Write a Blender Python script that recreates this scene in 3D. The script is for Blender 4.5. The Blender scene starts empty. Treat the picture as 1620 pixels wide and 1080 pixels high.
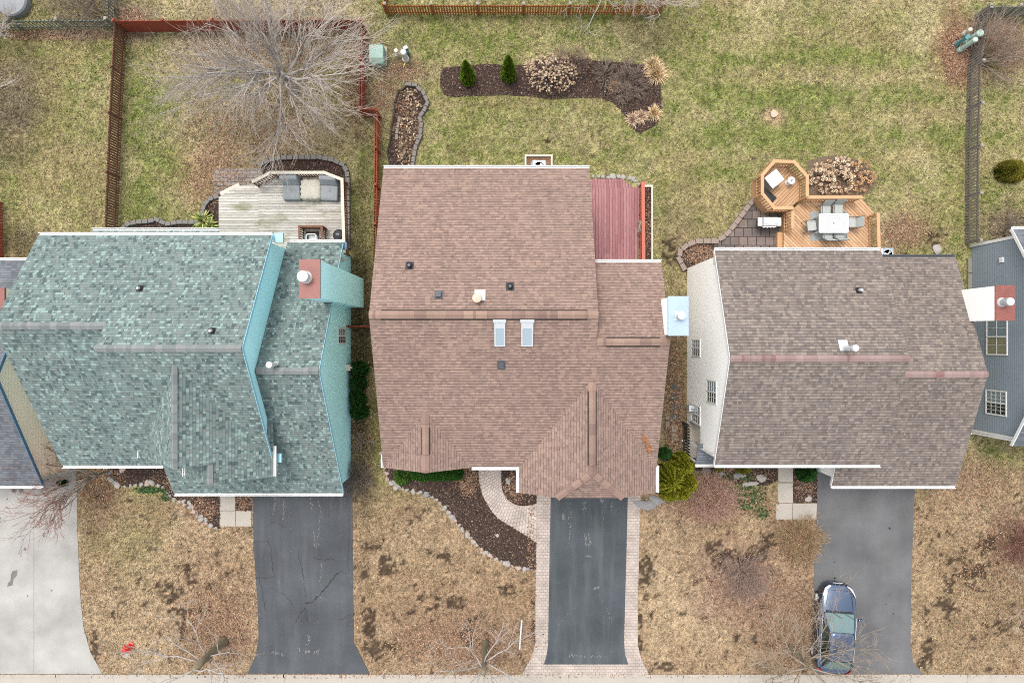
import bpy, math, random
import numpy as np
from mathutils import Vector, Matrix

scene = bpy.context.scene
C = scene.collection
R = math.radians

# ------------------------------------------------------------------ camera
H = 36.0                                   # drone height above the lawn, metres
cam_d = bpy.data.cameras.new('camera')
cam_d.sensor_width = 36.0
cam_d.lens = 24.0
cam_d.clip_start = 0.1
cam_d.clip_end = 2000.0
cam = bpy.data.objects.new('camera', cam_d)
C.objects.link(cam)
cam.location = (0, 0, H)
cam.rotation_euler = (0, 0, 0)             # straight down, image top = +Y
scene.camera = cam

# ------------------------------------------------------------------ light
SUN_EL, SUN_AZ = 70.0, 325.0               # degrees; azimuth clockwise from +Y (north) -> light comes from the upper left
world = bpy.data.worlds.new('World')
scene.world = world
world.use_nodes = True
wn = world.node_tree.nodes; wl = world.node_tree.links
bg = wn['Background']
sky = wn.new('ShaderNodeTexSky')
sky.sky_type = 'NISHITA'
sky.sun_disc = False
sky.sun_elevation = R(SUN_EL)
sky.sun_rotation = R(SUN_AZ)
sky.altitude = 200
sky.air_density = 1.0
sky.dust_density = 4.0
sky.ozone_density = 1.0
hs = wn.new('ShaderNodeHueSaturation')     # an overcast sky is much paler than a clear one
hs.inputs['Saturation'].default_value = 0.25
wl.new(sky.outputs['Color'], hs.inputs['Color'])
wl.new(hs.outputs['Color'], bg.inputs['Color'])
bg.inputs['Strength'].default_value = 0.15

sun_d = bpy.data.lights.new('sun', 'SUN')
sun_d.energy = 0.70
sun_d.angle = R(14)
sun_d.color = (1.0, 0.955, 0.90)
sun = bpy.data.objects.new('sun', sun_d)
C.objects.link(sun)
sun.rotation_euler = (R(90 - SUN_EL), 0, R(180 - SUN_AZ))
sun.location = (-20, 15, 60)

scene.view_settings.view_transform = 'Standard'
scene.view_settings.look = 'None'
scene.view_settings.gamma = 1.0
scene.view_settings.exposure = 1.45
scene.cycles.filter_width = 1.05
scene.cycles.use_denoising = False          # keep the fine grain of turf and shingles
scene.cycles.max_bounces = 5
scene.cycles.diffuse_bounces = 3

# ------------------------------------------------------------------ helpers
rng = np.random.default_rng(7)
random.seed(7)
F = 1080.0                                 # focal length in photo pixels (the photo is 1620 x 1080)


def P(px, py, z=0.0):
    k = (H - z) / F
    return Vector(((px - 810) * k, (540 - py) * k, z))


def lin(r, g, b):
    f = lambda c: (c / 255.0 / 12.92) if c <= 10 else ((c / 255.0 + 0.055) / 1.055) ** 2.4
    return (f(r), f(g), f(b))


ORG = {}
K = 0.60                                   # ground, roof and timber colours were picked from the bright photograph; this brings them to real albedos


def ks(c, k=None):
    return tuple(x * (K if k is None else k) for x in c)



def org_of(o):
    return ORG.get(o.name, Vector((0, 0, 0))) if o is not None else Vector((0, 0, 0))


def thing(name, label, cat, loc=(0, 0, 0), group=None):
    o = bpy.data.objects.new(name, None)
    o.empty_display_size = 0.2
    C.objects.link(o)
    o.location = loc
    ORG[o.name] = Vector(loc)
    o['label'] = label; o['category'] = cat
    if group: o['group'] = group
    return o


def tag(o, label, cat, group=None):
    o['label'] = label; o['category'] = cat
    if group: o['group'] = group
    return o


def kind(o, k):
    o['kind'] = k
    return o


def link_mesh(name, me, parent=None, origin=None):
    """Link mesh data given in world coordinates; children keep the origin of their thing."""
    o = bpy.data.objects.new(name, me)
    C.objects.link(o)
    if parent is not None:
        g = org_of(parent)
        o.parent = parent
        ORG[o.name] = g
        me.transform(Matrix.Translation(-g))
    else:
        g = Vector(origin) if origin is not None else Vector((0, 0, 0))
        ORG[o.name] = g
        me.transform(Matrix.Translation(-g))
        o.location = g
    return o


class MB:
    """collects shapes and links them as ONE mesh object"""
    def __init__(s):
        s.v = []; s.f = []; s.uv = {}; s.mi = []; s.cur = 0

    def add(s, verts, faces):
        b = len(s.v)
        s.v += [tuple(v) for v in verts]
        for f in faces:
            s.f.append([i + b for i in f]); s.mi.append(s.cur)
        return s

    def box(s, x0, x1, y0, y1, z0, z1):
        v = [(x, y, z) for z in (z0, z1) for y in (y0, y1) for x in (x0, x1)]
        return s.add(v, [(0, 2, 3, 1), (4, 5, 7, 6), (0, 1, 5, 4), (2, 6, 7, 3), (0, 4, 6, 2), (1, 3, 7, 5)])

    def obox(s, c, size, rot=0.0, tilt=None):
        """box centred at c, turned by rot about Z (then a full matrix if tilt is given)"""
        m = Matrix.Rotation(rot, 3, 'Z')
        if tilt is not None: m = m @ tilt
        sx, sy, sz = size[0] / 2, size[1] / 2, size[2] / 2
        v = [Vector(c) + m @ Vector((x * sx, y * sy, z * sz)) for z in (-1, 1) for y in (-1, 1) for x in (-1, 1)]
        return s.add(v, [(0, 2, 3, 1), (4, 5, 7, 6), (0, 1, 5, 4), (2, 6, 7, 3), (0, 4, 6, 2), (1, 3, 7, 5)])

    def bar(s, a, b, w, h):
        """rectangular bar from a to b, w across (horizontal), h tall"""
        a = Vector(a); b = Vector(b); d = b - a
        L = d.length
        if L < 1e-6: return s
        d.normalize()
        side = d.cross(Vector((0, 0, 1)))
        if side.length < 1e-4: side = Vector((1, 0, 0))
        side.normalize(); up = side.cross(d)
        v = []
        for p in (a, b):
            for (i, j) in ((-1, -1), (1, -1), (1, 1), (-1, 1)):
                v.append(p + side * (i * w / 2) + up * (j * h / 2))
        return s.add(v, [(0, 1, 2, 3), (7, 6, 5, 4), (0, 4, 5, 1), (1, 5, 6, 2), (2, 6, 7, 3), (3, 7, 4, 0)])

    def prism(s, poly, z0, z1):
        """poly: list of (x, y), extruded from z0 to z1"""
        n = len(poly)
        ar = sum(poly[i][0] * poly[(i + 1) % n][1] - poly[(i + 1) % n][0] * poly[i][1] for i in range(n))
        if ar < 0: poly = poly[::-1]
        v = [(p[0], p[1], z0) for p in poly] + [(p[0], p[1], z1) for p in poly]
        f = [tuple(range(n))[::-1], tuple(range(n, 2 * n))]
        f += [(i, (i + 1) % n, n + (i + 1) % n, n + i) for i in range(n)]
        return s.add(v, f)

    def extr(s, poly3, vec):
        """planar polygon of 3-D points extruded along vec"""
        n = len(poly3); vec = Vector(vec)
        a = [Vector(p) for p in poly3]; b = [p + vec for p in a]
        nrm = Vector((0, 0, 0))
        for i in range(n): nrm += a[i].cross(a[(i + 1) % n])
        if nrm.dot(vec) > 0: a, b = b, a
        f = [tuple(range(n)), tuple(range(n, 2 * n))[::-1]]
        f += [(i, n + i, n + (i + 1) % n, (i + 1) % n) for i in range(n)]
        return s.add(a + b, f)

    def cyl(s, a, b, r0, r1=None, n=12, caps=True):
        a = Vector(a); b = Vector(b)
        if r1 is None: r1 = r0
        d = (b - a)
        if d.length < 1e-7: return s
        d.normalize()
        x = d.orthogonal().normalized(); y = d.cross(x)
        v = []
        for p, r in ((a, r0), (b, r1)):
            for i in range(n):
                t = 2 * math.pi * i / n
                v.append(p + (x * math.cos(t) + y * math.sin(t)) * r)
        f = [(i, (i + 1) % n, n + (i + 1) % n, n + i) for i in range(n)]
        if caps: f += [tuple(range(n))[::-1], tuple(range(n, 2 * n))]
        return s.add(v, f)

    def tube(s, pts, rad, n=5):
        pts = [Vector(p) for p in pts]
        m = len(pts)
        rr = rad if isinstance(rad, (list, tuple)) else [rad] * m
        v = []
        x = None
        for i in range(m):
            d = (pts[min(i + 1, m - 1)] - pts[max(i - 1, 0)])
            if d.length < 1e-9: d = Vector((0, 0, 1))
            d.normalize()
            if x is None: x = d.orthogonal().normalized()
            else:
                x = x - d * x.dot(d)
                x = x.normalized() if x.length > 1e-6 else d.orthogonal().normalized()
            y = d.cross(x)
            for k in range(n):
                t = 2 * math.pi * k / n
                v.append(pts[i] + (x * math.cos(t) + y * math.sin(t)) * rr[i])
        f = []
        for i in range(m - 1):
            for k in range(n):
                f.append((i * n + k, i * n + (k + 1) % n, (i + 1) * n + (k + 1) % n, (i + 1) * n + k))
        f += [tuple(range(n))[::-1], tuple(range((m - 1) * n, m * n))]
        return s.add(v, f)

    def lathe(s, c, prof, n=20):
        """prof: list of (r, z) from bottom to top about the vertical axis through c"""
        v = []; m = len(prof)
        for r, z in prof:
            for k in range(n):
                t = 2 * math.pi * k / n
                v.append((c[0] + r * math.cos(t), c[1] + r * math.sin(t), c[2] + z))
        f = []
        for i in range(m - 1):
            for k in range(n):
                f.append((i * n + k, i * n + (k + 1) % n, (i + 1) * n + (k + 1) % n, (i + 1) * n + k))
        f += [tuple(range(n))[::-1], tuple(range((m - 1) * n, m * n))]
        return s.add(v, f)

    def build(s, name, mats, parent=None, smooth=False, origin=None, bevel=0.0, uvplane=False):
        me = bpy.data.meshes.new(name)
        me.from_pydata(s.v, [], s.f)
        for m in (mats if isinstance(mats, (list, tuple)) else [mats]): me.materials.append(m)
        if len(me.materials) > 1: me.polygons.foreach_set('material_index', s.mi)
        if uvplane:
            uvl = me.uv_layers.new(name='UVMap')
            me.update()
            for p in me.polygons:
                nz = p.normal
                u = Vector((0, 0, 1)).cross(nz)
                u = u.normalized() if u.length > 1e-3 else Vector((1, 0, 0))
                w = nz.cross(u)
                for li in p.loop_indices:
                    co = me.vertices[me.loops[li].vertex_index].co
                    uvl.data[li].uv = (co.dot(u) + 50, co.dot(w) + 50)
        if smooth:
            me.polygons.foreach_set('use_smooth', [True] * len(me.polygons))
        me.update()
        o = link_mesh(name, me, parent, origin)
        if bevel > 0:
            bm = o.modifiers.new('bevel', 'BEVEL'); bm.width = bevel; bm.segments = 2; bm.limit_method = 'ANGLE'
        return o


def tri_mesh(name, V, cols, mat, parent=None, k=3, origin=None):
    """V: (N, k, 3) array of k-gons, cols: (N, 3) linear colours -> one mesh with a colour attribute"""
    N = V.shape[0]
    me = bpy.data.meshes.new(name)
    me.vertices.add(N * k)
    me.vertices.foreach_set('co', V.reshape(-1).astype(np.float32))
    me.loops.add(N * k)
    me.loops.foreach_set('vertex_index', np.arange(N * k, dtype=np.int32))
    me.polygons.add(N)
    me.polygons.foreach_set('loop_start', np.arange(0, N * k, k, dtype=np.int32))
    me.polygons.foreach_set('loop_total', np.full(N, k, dtype=np.int32))
    at = me.attributes.new('Col', 'FLOAT_COLOR', 'POINT')
    c4 = np.ones((N * k, 4), dtype=np.float32)
    c4[:, :3] = np.repeat(cols, k, axis=0)
    at.data.foreach_set('color', c4.reshape(-1))
    me.materials.append(mat)
    me.update(calc_edges=True)
    return link_mesh(name, me, parent, origin)


def copy_tree(o, parent=None):
    c = o.copy(); C.objects.link(c)
    if parent is not None: c.parent = parent
    for ch in list(o.children): copy_tree(ch, c)
    return c

# ------------------------------------------------------------------ noise in numpy


def vnoise(x, y, seed=0):
    xi = np.floor(x).astype(np.int64); yi = np.floor(y).astype(np.int64)
    fx = x - xi; fy = y - yi
    fx = fx * fx * (3 - 2 * fx); fy = fy * fy * (3 - 2 * fy)

    def h(a, b):
        n = (a * 374761393 + b * 668265263 + seed * 144665) & 0xffffffff
        n = ((n ^ (n >> 13)) * 1274126177) & 0xffffffff
        return ((n ^ (n >> 16)) & 0xffff) / 65535.0
    return (h(xi, yi) * (1 - fx) + h(xi + 1, yi) * fx) * (1 - fy) + (h(xi, yi + 1) * (1 - fx) + h(xi + 1, yi + 1) * fx) * fy


def fbm(x, y, scale, octv=4, seed=0):
    s = 0; a = 1; t = 0; f = 1.0 / scale
    for i in range(octv):
        s = s + a * vnoise(x * f + 31.7 * i, y * f - 17.3 * i, seed + i)
        t += a; a *= 0.5; f *= 2.03
    return s / t


def inpoly(x, y, poly):
    r = np.zeros(x.shape, bool)
    n = len(poly)
    for i in range(n):
        x0, y0 = poly[i][0], poly[i][1]; x1, y1 = poly[(i + 1) % n][0], poly[(i + 1) % n][1]
        if y0 == y1: continue
        c = (y0 > y) != (y1 > y)
        r ^= c & (x < (x1 - x0) * (y - y0) / (y1 - y0) + x0)
    return r


def pxpoly(pts, z=0.0):
    return [tuple(P(a, b, z)[:2]) for a, b in pts]

# ------------------------------------------------------------------ materials


class NT:
    def __init__(s, name, rough=0.8, spec=0.3):
        s.m = bpy.data.materials.new(name); s.m.use_nodes = True
        s.n = s.m.node_tree.nodes; s.l = s.m.node_tree.links
        s.b = s.n['Principled BSDF']
        s.b.inputs['Roughness'].default_value = rough
        s.b.inputs['Specular IOR Level'].default_value = spec * (0.2 if rough >= 0.75 else 1.0)

    def new(s, t, **kw):
        n = s.n.new(t)
        for k, v in kw.items(): setattr(n, k, v)
        return n

    def put(s, sock, v):
        if isinstance(v, bpy.types.NodeSocket): s.l.new(v, sock)
        elif isinstance(v, tuple) and len(v) == 3 and sock.type == 'RGBA': sock.default_value = (*v, 1)
        else: sock.default_value = v

    def math(s, op, a, b=0.0, c=None):
        n = s.new('ShaderNodeMath', operation=op)
        s.put(n.inputs[0], a); s.put(n.inputs[1], b)
        if c is not None: s.put(n.inputs[2], c)
        return n.outputs[0]

    def coord(s, which='Object'):
        return s.new('ShaderNodeTexCoord').outputs[which]

    def geo(s):
        return s.new('ShaderNodeNewGeometry').outputs['Position']

    def mapv(s, v, scale=(1, 1, 1), rot=(0, 0, 0), loc=(0, 0, 0)):
        n = s.new('ShaderNodeMapping')
        s.put(n.inputs['Vector'], v)
        n.inputs['Scale'].default_value = scale; n.inputs['Rotation'].default_value = rot; n.inputs['Location'].default_value = loc
        return n.outputs[0]

    def noise(s, v, scale, detail=3.0, rough=0.55, col=False):
        n = s.new('ShaderNodeTexNoise')
        s.put(n.inputs['Vector'], v)
        n.inputs['Scale'].default_value = scale; n.inputs['Detail'].default_value = detail; n.inputs['Roughness'].default_value = rough
        return n.outputs['Color' if col else 'Fac']

    def ramp(s, f, stops, interp='LINEAR'):
        n = s.new('ShaderNodeValToRGB')
        cr = n.color_ramp; cr.interpolation = interp
        while len(cr.elements) < len(stops): cr.elements.new(0.5)
        for e, (p, c) in zip(cr.elements, stops):
            e.position = p
            e.color = (*c, 1) if isinstance(c, tuple) else (c, c, c, 1)
        s.put(n.inputs[0], f)
        return n.outputs[0]

    def mix(s, f, a, b, op='MIX'):
        n = s.new('ShaderNodeMix', data_type='RGBA', blend_type=op)
        s.put(n.inputs[0], f)
        s.put(n.inputs[6], a); s.put(n.inputs[7], b)
        return n.outputs[2]

    def sep(s, v):
        n = s.new('ShaderNodeSeparateXYZ'); s.put(n.inputs[0], v)
        return n.outputs

    def comb(s, x, y, z=0.0):
        n = s.new('ShaderNodeCombineXYZ')
        s.put(n.inputs[0], x); s.put(n.inputs[1], y); s.put(n.inputs[2], z)
        return n.outputs[0]

    def wn(s, v, dim='2D'):
        n = s.new('ShaderNodeTexWhiteNoise', noise_dimensions=dim)
        if dim == '1D': s.put(n.inputs['W'], v)
        else: s.put(n.inputs['Vector'], v)
        return n.outputs['Value']

    def bump(s, h, strength=0.5, dist=0.02):
        n = s.new('ShaderNodeBump')
        n.inputs['Strength'].default_value = strength; n.inputs['Distance'].default_value = dist
        s.put(n.inputs['Height'], h)
        s.l.new(n.outputs[0], s.b.inputs['Normal'])

    def col(s, c):
        s.put(s.b.inputs['Base Color'], c)
        return s


def plain(name, c, rough=0.7, spec=0.3, var=0.12, scale=6.0, metal=0.0, bump=0.0, coat=0.0, k=1.0):
    t = NT(name, rough, spec)
    c = ks(c, k)
    p = t.coord('Object')
    n = t.noise(p, scale, 4)
    n2 = t.noise(p, scale * 9, 2)
    f = t.math('MULTIPLY_ADD', n2, 0.5, t.math('MULTIPLY', n, 0.5))
    t.col(t.ramp(f, [(0.3, tuple(x * (1 - var) for x in c)), (0.7, tuple(min(1, x * (1 + var)) for x in c))]))
    t.b.inputs['Metallic'].default_value = metal
    t.b.inputs['Coat Weight'].default_value = coat
    if bump: t.bump(f, bump, 0.02)
    return t.m


def vcol_mat(name, rough=0.9, var=0.25, scale=40.0):
    t = NT(name, rough, 0.15)
    a = t.new('ShaderNodeAttribute', attribute_name='Col').outputs['Color']
    n = t.noise(t.coord('Object'), scale, 2)
    t.col(t.mix(1.0, a, t.ramp(n, [(0.3, 1 - var), (0.7, 1 + var)]), 'MULTIPLY'))
    return t.m


def shingle(name, stops, h=0.145, w=0.24, band=0.62, var=0.12, tone=None, rag=0.0, groove=0.75):
    """courses of asphalt shingle tabs on planar UVs in metres; a shadow line below each overlap is painted into the granule colour"""
    t = NT(name, 0.92, 0.12)
    stops = [(a, ks(c)) for a, c in stops]
    uv = t.sep(t.coord('UV'))
    row = t.math('FLOOR', t.math('DIVIDE', uv[1], h))
    fv = t.math('FRACT', t.math('DIVIDE', uv[1], h))
    r1 = t.wn(row, '1D')
    uo = t.math('MULTIPLY_ADD', r1, 7.3, t.math('DIVIDE', uv[0], w))
    # tabs of uneven width: shift every other joint
    col = t.math('FLOOR', uo)
    fu = t.math('FRACT', uo)
    cut = t.math('MULTIPLY_ADD', t.wn(t.comb(col, t.math('ADD', row, 37.0))), 0.5, 0.5)
    half = t.math('GREATER_THAN', fu, cut)
    colx = t.math('MULTIPLY_ADD', half, 0.37, col)
    v1 = t.wn(t.comb(colx, row))
    clus = t.noise(t.mapv(t.comb(colx, t.math('MULTIPLY', row, 1.0)), (0.22, 0.22, 1)), 1.0, 2)
    v = t.math('ADD', t.math('MULTIPLY', v1, 0.86), t.math('MULTIPLY', t.math('SUBTRACT', clus, 0.36), 0.5))
    c = t.ramp(v, stops, 'CONSTANT')
    gran = t.noise(t.coord('Object'), 55, 3, 0.7)
    big = t.noise(t.mapv(t.coord('Object'), (1, 0.5, 1)), 0.55, 4)
    c = t.mix(1.0, c, t.ramp(big, [(0.3, 1 - var), (0.7, 1 + var)]), 'MULTIPLY')
    c = t.mix(1.0, c, t.ramp(gran, [(0.3, 0.76), (0.7, 1.24)]), 'MULTIPLY')
    # painted shadow line of the overlapping tabs in darker granules, stronger below some tabs
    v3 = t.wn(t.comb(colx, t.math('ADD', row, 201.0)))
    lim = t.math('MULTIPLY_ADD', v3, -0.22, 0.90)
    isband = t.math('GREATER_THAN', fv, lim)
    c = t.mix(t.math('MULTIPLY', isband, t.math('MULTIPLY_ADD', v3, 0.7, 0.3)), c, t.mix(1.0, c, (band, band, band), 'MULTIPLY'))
    gap = t.math('LESS_THAN', fv, 0.10)
    c = t.mix(gap, c, t.mix(1.0, c, (groove, groove, groove), 'MULTIPLY'))
    t.col(c)
    hgt = t.math('SUBTRACT', t.math('MULTIPLY', v3, 0.4), fv)
    t.bump(hgt, 0.8, 0.012)
    return t.m


def siding(name, c, step=0.115, var=0.06, dark=0.72, bmp=0.7):
    t = NT(name, 0.55, 0.35)
    z = t.sep(t.geo())[2]
    f = t.math('FRACT', t.math('DIVIDE', z, step))
    n = t.noise(t.geo(), 0.7, 4)
    k = t.ramp(n, [(0.3, 1 - var), (0.7, 1 + var * 0.5)])
    base = t.mix(1.0, c, k, 'MULTIPLY')
    t.col(t.mix(t.math('LESS_THAN', f, 0.14), base, t.mix(1.0, base, (dark, dark, dark), 'MULTIPLY')))
    t.bump(f, bmp, -0.02)
    return t.m


def boards(name, cols, width=0.14, angle=0.0, gap=0.07, grain=1.0, gapcol=(0.03, 0.025, 0.02), moss=None, streak=None):
    """deck boards running along the local X axis turned by angle"""
    t = NT(name, 0.8, 0.2)
    cols = [ks(q) for q in cols]; gapcol = ks(gapcol)
    moss = ks(moss) if moss else None; streak = ks(streak) if streak else None
    v = t.mapv(t.geo(), (1, 1, 1), (0, 0, -angle))
    s = t.sep(v)
    row = t.math('FLOOR', t.math('DIVIDE', s[1], width)); f = t.math('FRACT', t.math('DIVIDE', s[1], width))
    seg = t.math('FLOOR', t.math('MULTIPLY_ADD', t.wn(row, '1D'), 5.0, t.math('DIVIDE', s[0], 3.6)))
    v1 = t.wn(t.comb(row, seg))
    c = t.ramp(v1, [(0.0, cols[0]), (0.5, cols[1]), (1.0, cols[2])])
    g = t.noise(t.mapv(v, (1.2, 22, 1)), 2.2 * grain, 5)
    c = t.mix(1.0, c, t.ramp(g, [(0.3, 0.72), (0.7, 1.2)]), 'MULTIPLY')
    if streak:
        g2 = t.noise(t.mapv(v, (0.35, 3.5, 1), (0, 0, 0), (3, 1, 0)), 1.6, 3)
        c = t.mix(t.ramp(g2, [(0.60, 0.0), (0.66, 0.8)]), c, streak)
    if moss:
        g3 = t.noise(t.mapv(t.geo(), (0.5, 1, 1)), 1.4, 5)
        c = t.mix(t.ramp(g3, [(0.50, 0.0), (0.68, 0.75)]), c, moss)
    t.col(t.mix(t.math('LESS_THAN', f, gap), c, gapcol))
    t.bump(t.math('GREATER_THAN', f, gap), 0.5, 0.01)
    return t.m


def pavers(name, cols, bw, bh, mortar=0.012, mcol=(0.08, 0.07, 0.06), uv=False, rot=0.0, freq=2):
    t = NT(name, 0.9, 0.15)
    cols = [ks(q) for q in cols]; mcol = ks(mcol)
    v = t.coord('UV') if uv else t.mapv(t.geo(), (1, 1, 1), (0, 0, rot))
    b = t.new('ShaderNodeTexBrick')
    b.offset = 0.5; b.offset_frequency = freq
    t.put(b.inputs['Vector'], v)
    b.inputs['Scale'].default_value = 1.0
    b.inputs['Brick Width'].default_value = bw; b.inputs['Row Height'].default_value = bh
    b.inputs['Mortar Size'].default_value = mortar; b.inputs['Mortar Smooth'].default_value = 0.2
    b.inputs['Color1'].default_value = (*cols[0], 1); b.inputs['Color2'].default_value = (*cols[1], 1)
    b.inputs['Mortar'].default_value = (*mcol, 1)
    n = t.noise(t.geo(), 1.3, 5)
    c = t.mix(1.0, b.outputs['Color'], t.ramp(n, [(0.3, 0.8), (0.7, 1.18)]), 'MULTIPLY')
    n2 = t.noise(t.geo(), 35, 2)
    c = t.mix(1.0, c, t.ramp(n2, [(0.3, 0.85), (0.7, 1.12)]), 'MULTIPLY')
    t.col(c)
    t.bump(t.math('SUBTRACT', 1.0, b.outputs['Fac']), 0.4, 0.01)
    return t.m


def asphalt(name, c, streak=0.25, light=(0.30, 0.30, 0.30), speck=0.3):
    t = NT(name, 0.88, 0.25)
    c = ks(c); light = ks(light)
    g = t.geo()
    n = t.noise(g, 0.5, 5)
    col = t.ramp(n, [(0.3, tuple(x * 0.80 for x in c)), (0.7, tuple(x * 1.25 for x in c))])
    s = t.noise(t.mapv(g, (2.4, 0.22, 1)), 1.0, 4)
    col = t.mix(t.math('MULTIPLY', t.ramp(s, [(0.48, 0.0), (0.75, 1.0)]), streak), col, light)
    s2 = t.noise(t.mapv(g, (3.2, 1.0, 1), (0, 0, 0), (7, 3, 0)), 1.0, 7, 0.75)
    col = t.mix(t.math('MULTIPLY', t.ramp(s2, [(0.63, 0.0), (0.69, 1.0)]), min(1.0, streak * 2.2)), col, light)
    f = t.noise(g, 45, 3, 0.7)
    col = t.mix(1.0, col, t.ramp(f, [(0.3, 1 - speck), (0.7, 1 + speck)]), 'MULTIPLY')
    wnz = t.noise(g, 14, 1)
    col = t.mix(t.ramp(wnz, [(0.74, 0.0), (0.78, 0.6)]), col, light)
    t.col(col); t.bump(f, 0.35, 0.01)
    return t.m


def glassy(name, c=(0.02, 0.03, 0.035), rough=0.06):
    t = NT(name, rough, 0.8)
    t.col(c)
    return t.m
# ------------------------------------------------------------------ palette
M = {}
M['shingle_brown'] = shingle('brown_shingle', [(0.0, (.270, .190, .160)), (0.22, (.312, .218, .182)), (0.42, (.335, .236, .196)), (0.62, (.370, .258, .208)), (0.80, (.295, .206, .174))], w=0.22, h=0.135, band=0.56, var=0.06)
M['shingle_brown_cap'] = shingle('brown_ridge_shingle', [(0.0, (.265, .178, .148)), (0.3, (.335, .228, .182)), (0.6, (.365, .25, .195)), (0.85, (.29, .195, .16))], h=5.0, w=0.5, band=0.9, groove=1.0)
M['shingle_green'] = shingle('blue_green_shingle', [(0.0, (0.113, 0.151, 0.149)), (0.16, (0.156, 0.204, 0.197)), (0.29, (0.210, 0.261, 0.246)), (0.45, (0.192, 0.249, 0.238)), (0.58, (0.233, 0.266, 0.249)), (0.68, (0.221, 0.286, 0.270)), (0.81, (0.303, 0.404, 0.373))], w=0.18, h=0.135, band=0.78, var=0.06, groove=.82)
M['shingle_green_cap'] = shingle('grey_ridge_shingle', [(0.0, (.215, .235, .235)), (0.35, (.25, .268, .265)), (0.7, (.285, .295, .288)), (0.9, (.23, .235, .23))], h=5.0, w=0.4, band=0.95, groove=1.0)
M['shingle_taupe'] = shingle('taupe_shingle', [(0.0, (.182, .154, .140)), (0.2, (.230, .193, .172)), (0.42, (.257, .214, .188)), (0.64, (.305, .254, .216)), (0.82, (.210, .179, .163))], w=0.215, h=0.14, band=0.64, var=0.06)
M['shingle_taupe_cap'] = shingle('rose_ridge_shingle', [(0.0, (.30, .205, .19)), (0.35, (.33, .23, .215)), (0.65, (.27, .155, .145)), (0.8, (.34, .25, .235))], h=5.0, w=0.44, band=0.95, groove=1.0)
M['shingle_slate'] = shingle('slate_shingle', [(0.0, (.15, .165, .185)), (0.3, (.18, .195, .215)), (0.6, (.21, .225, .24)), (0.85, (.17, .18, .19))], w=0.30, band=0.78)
M['white'] = plain('white_trim', (.56, .555, .535), 0.45, 0.4, 0.04)
M['siding_white'] = siding('white_siding', (.90, .89, .85), 0.2, .02, .955, .06)
M['siding_aqua'] = siding('aqua_siding', (.43, .77, .81), 0.2, 0.05, .93, .1)
M['siding_cream'] = siding('cream_siding', (.90, .63, .47), 0.2, .05, .85, .4)
M['siding_slate'] = siding('slate_siding', (.185, .218, .245), 0.125, dark=0.62)
M['siding_tan'] = siding('tan_siding', (.62, .57, .49))
M['aqua_trim'] = plain('aqua_trim', (.22, .42, .50), 0.5, 0.4, 0.06)
M['navy_trim'] = plain('navy_trim', (.05, .10, .16), 0.5, 0.4)
M['glass'] = glassy('window_glass')
M['glass_pale'] = glassy('curtained_glass', (.16, .20, .22))
M['glass_tan'] = glassy('tan_curtain_glass', (.20, .19, .12))
M['skylight_glass'] = glassy('skylight_glass', (.21, .26, .29), 0.1)
M['door'] = plain('door_paint', (.45, .40, .34), 0.5)
M['metal_red'] = plain('rust_red_metal', (.26, .085, .065), 0.5, 0.4, 0.25, 2.0, k=.62)
M['metal_light'] = plain('galvanised_metal', (.40, .42, .43), 0.35, 0.5, 0.08, metal=0.3)
M['metal_sky'] = plain('bare_sheet_metal', (.26, .335, .40), 0.30, 0.5, 0.12, 1.5, metal=0.5)
M['black'] = plain('black_rubber', (.025, .025, .027), 0.6, 0.3)
M['dark_metal'] = plain('dark_metal', (.05, .055, .06), 0.45, 0.5)
M['copper'] = plain('faded_copper', (.46, .29, .22), 0.5, 0.4)
M['concrete'] = plain('pale_concrete', (.55, .50, .43), 0.9, 0.15, 0.10, 1.2, bump=0.2, k=.52)
M['concrete_grey'] = asphalt('weathered_grey_drive', (.415, .40, .37), 0.12, (.50, .49, .46), 0.18)
M['asphalt_a'] = asphalt('cracked_asphalt', (.092, .098, .106), 0.16, (.26, .265, .27), 0.40)
M['asphalt_b'] = asphalt('sealed_asphalt', (.082, .094, .102), 0.22, (.24, .25, .25), 0.30)
M['asphalt_c'] = asphalt('smooth_asphalt', (.155, .155, .157), 0.16, (.24, .235, .23), 0.28)
M['street'] = asphalt('street_asphalt', (.13, .13, .13), 0.1)
M['paver_pink'] = pavers('pale_pink_paver', ((.56, .475, .415), (.48, .405, .355)), 0.22, 0.15, 0.010, (.29, .245, .215))
M['paver_path'] = pavers('pale_path_paver', ((.62, .53, .47), (.53, .45, .395)), 0.22, 0.15, 0.011, (.25, .21, .185), uv=True)
M['paver_grey'] = pavers('grey_herringbone_paver', ((.36, .315, .28), (.26, .225, .20)), 0.4, 0.2, 0.016, (.10, .085, .075))
M['paver_patio'] = pavers('weathered_patio_paver', ((.17, .148, .137), (.27, .205, .18)), 0.46, 0.46, 0.02, (.045, .04, .037))
M['stone'] = plain('pale_field_stone', (.55, .51, .46), 0.85, 0.2, 0.3, 5.0, bump=0.3, k=.48)
M['stone_pink'] = plain('pink_granite', (.50, .38, .33), 0.85, 0.2, 0.25, 5.0, bump=0.3, k=.62)
M['stone_grey'] = plain('grey_field_stone', (.30, .295, .285), 0.85, 0.2, 0.3, 5.0, bump=0.3, k=.62)
M['block'] = plain('grey_retaining_block', (.235, .215, .195), 0.92, 0.15, 0.25, 5.0, bump=0.3, k=.62)
M['block_tan'] = plain('tan_retaining_block', (.32, .255, .215), 0.92, 0.15, 0.25, 5.0, bump=0.3, k=.62)
M['flag'] = plain('dark_flagstone', (.10, .10, .095), 0.9, 0.15, 0.3, 3.0, bump=0.3, k=.62)
M['flag_pale'] = plain('pale_flagstone', (.27, .25, .20), 0.9, 0.15, 0.3, 3.0, bump=0.3, k=.62)
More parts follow.
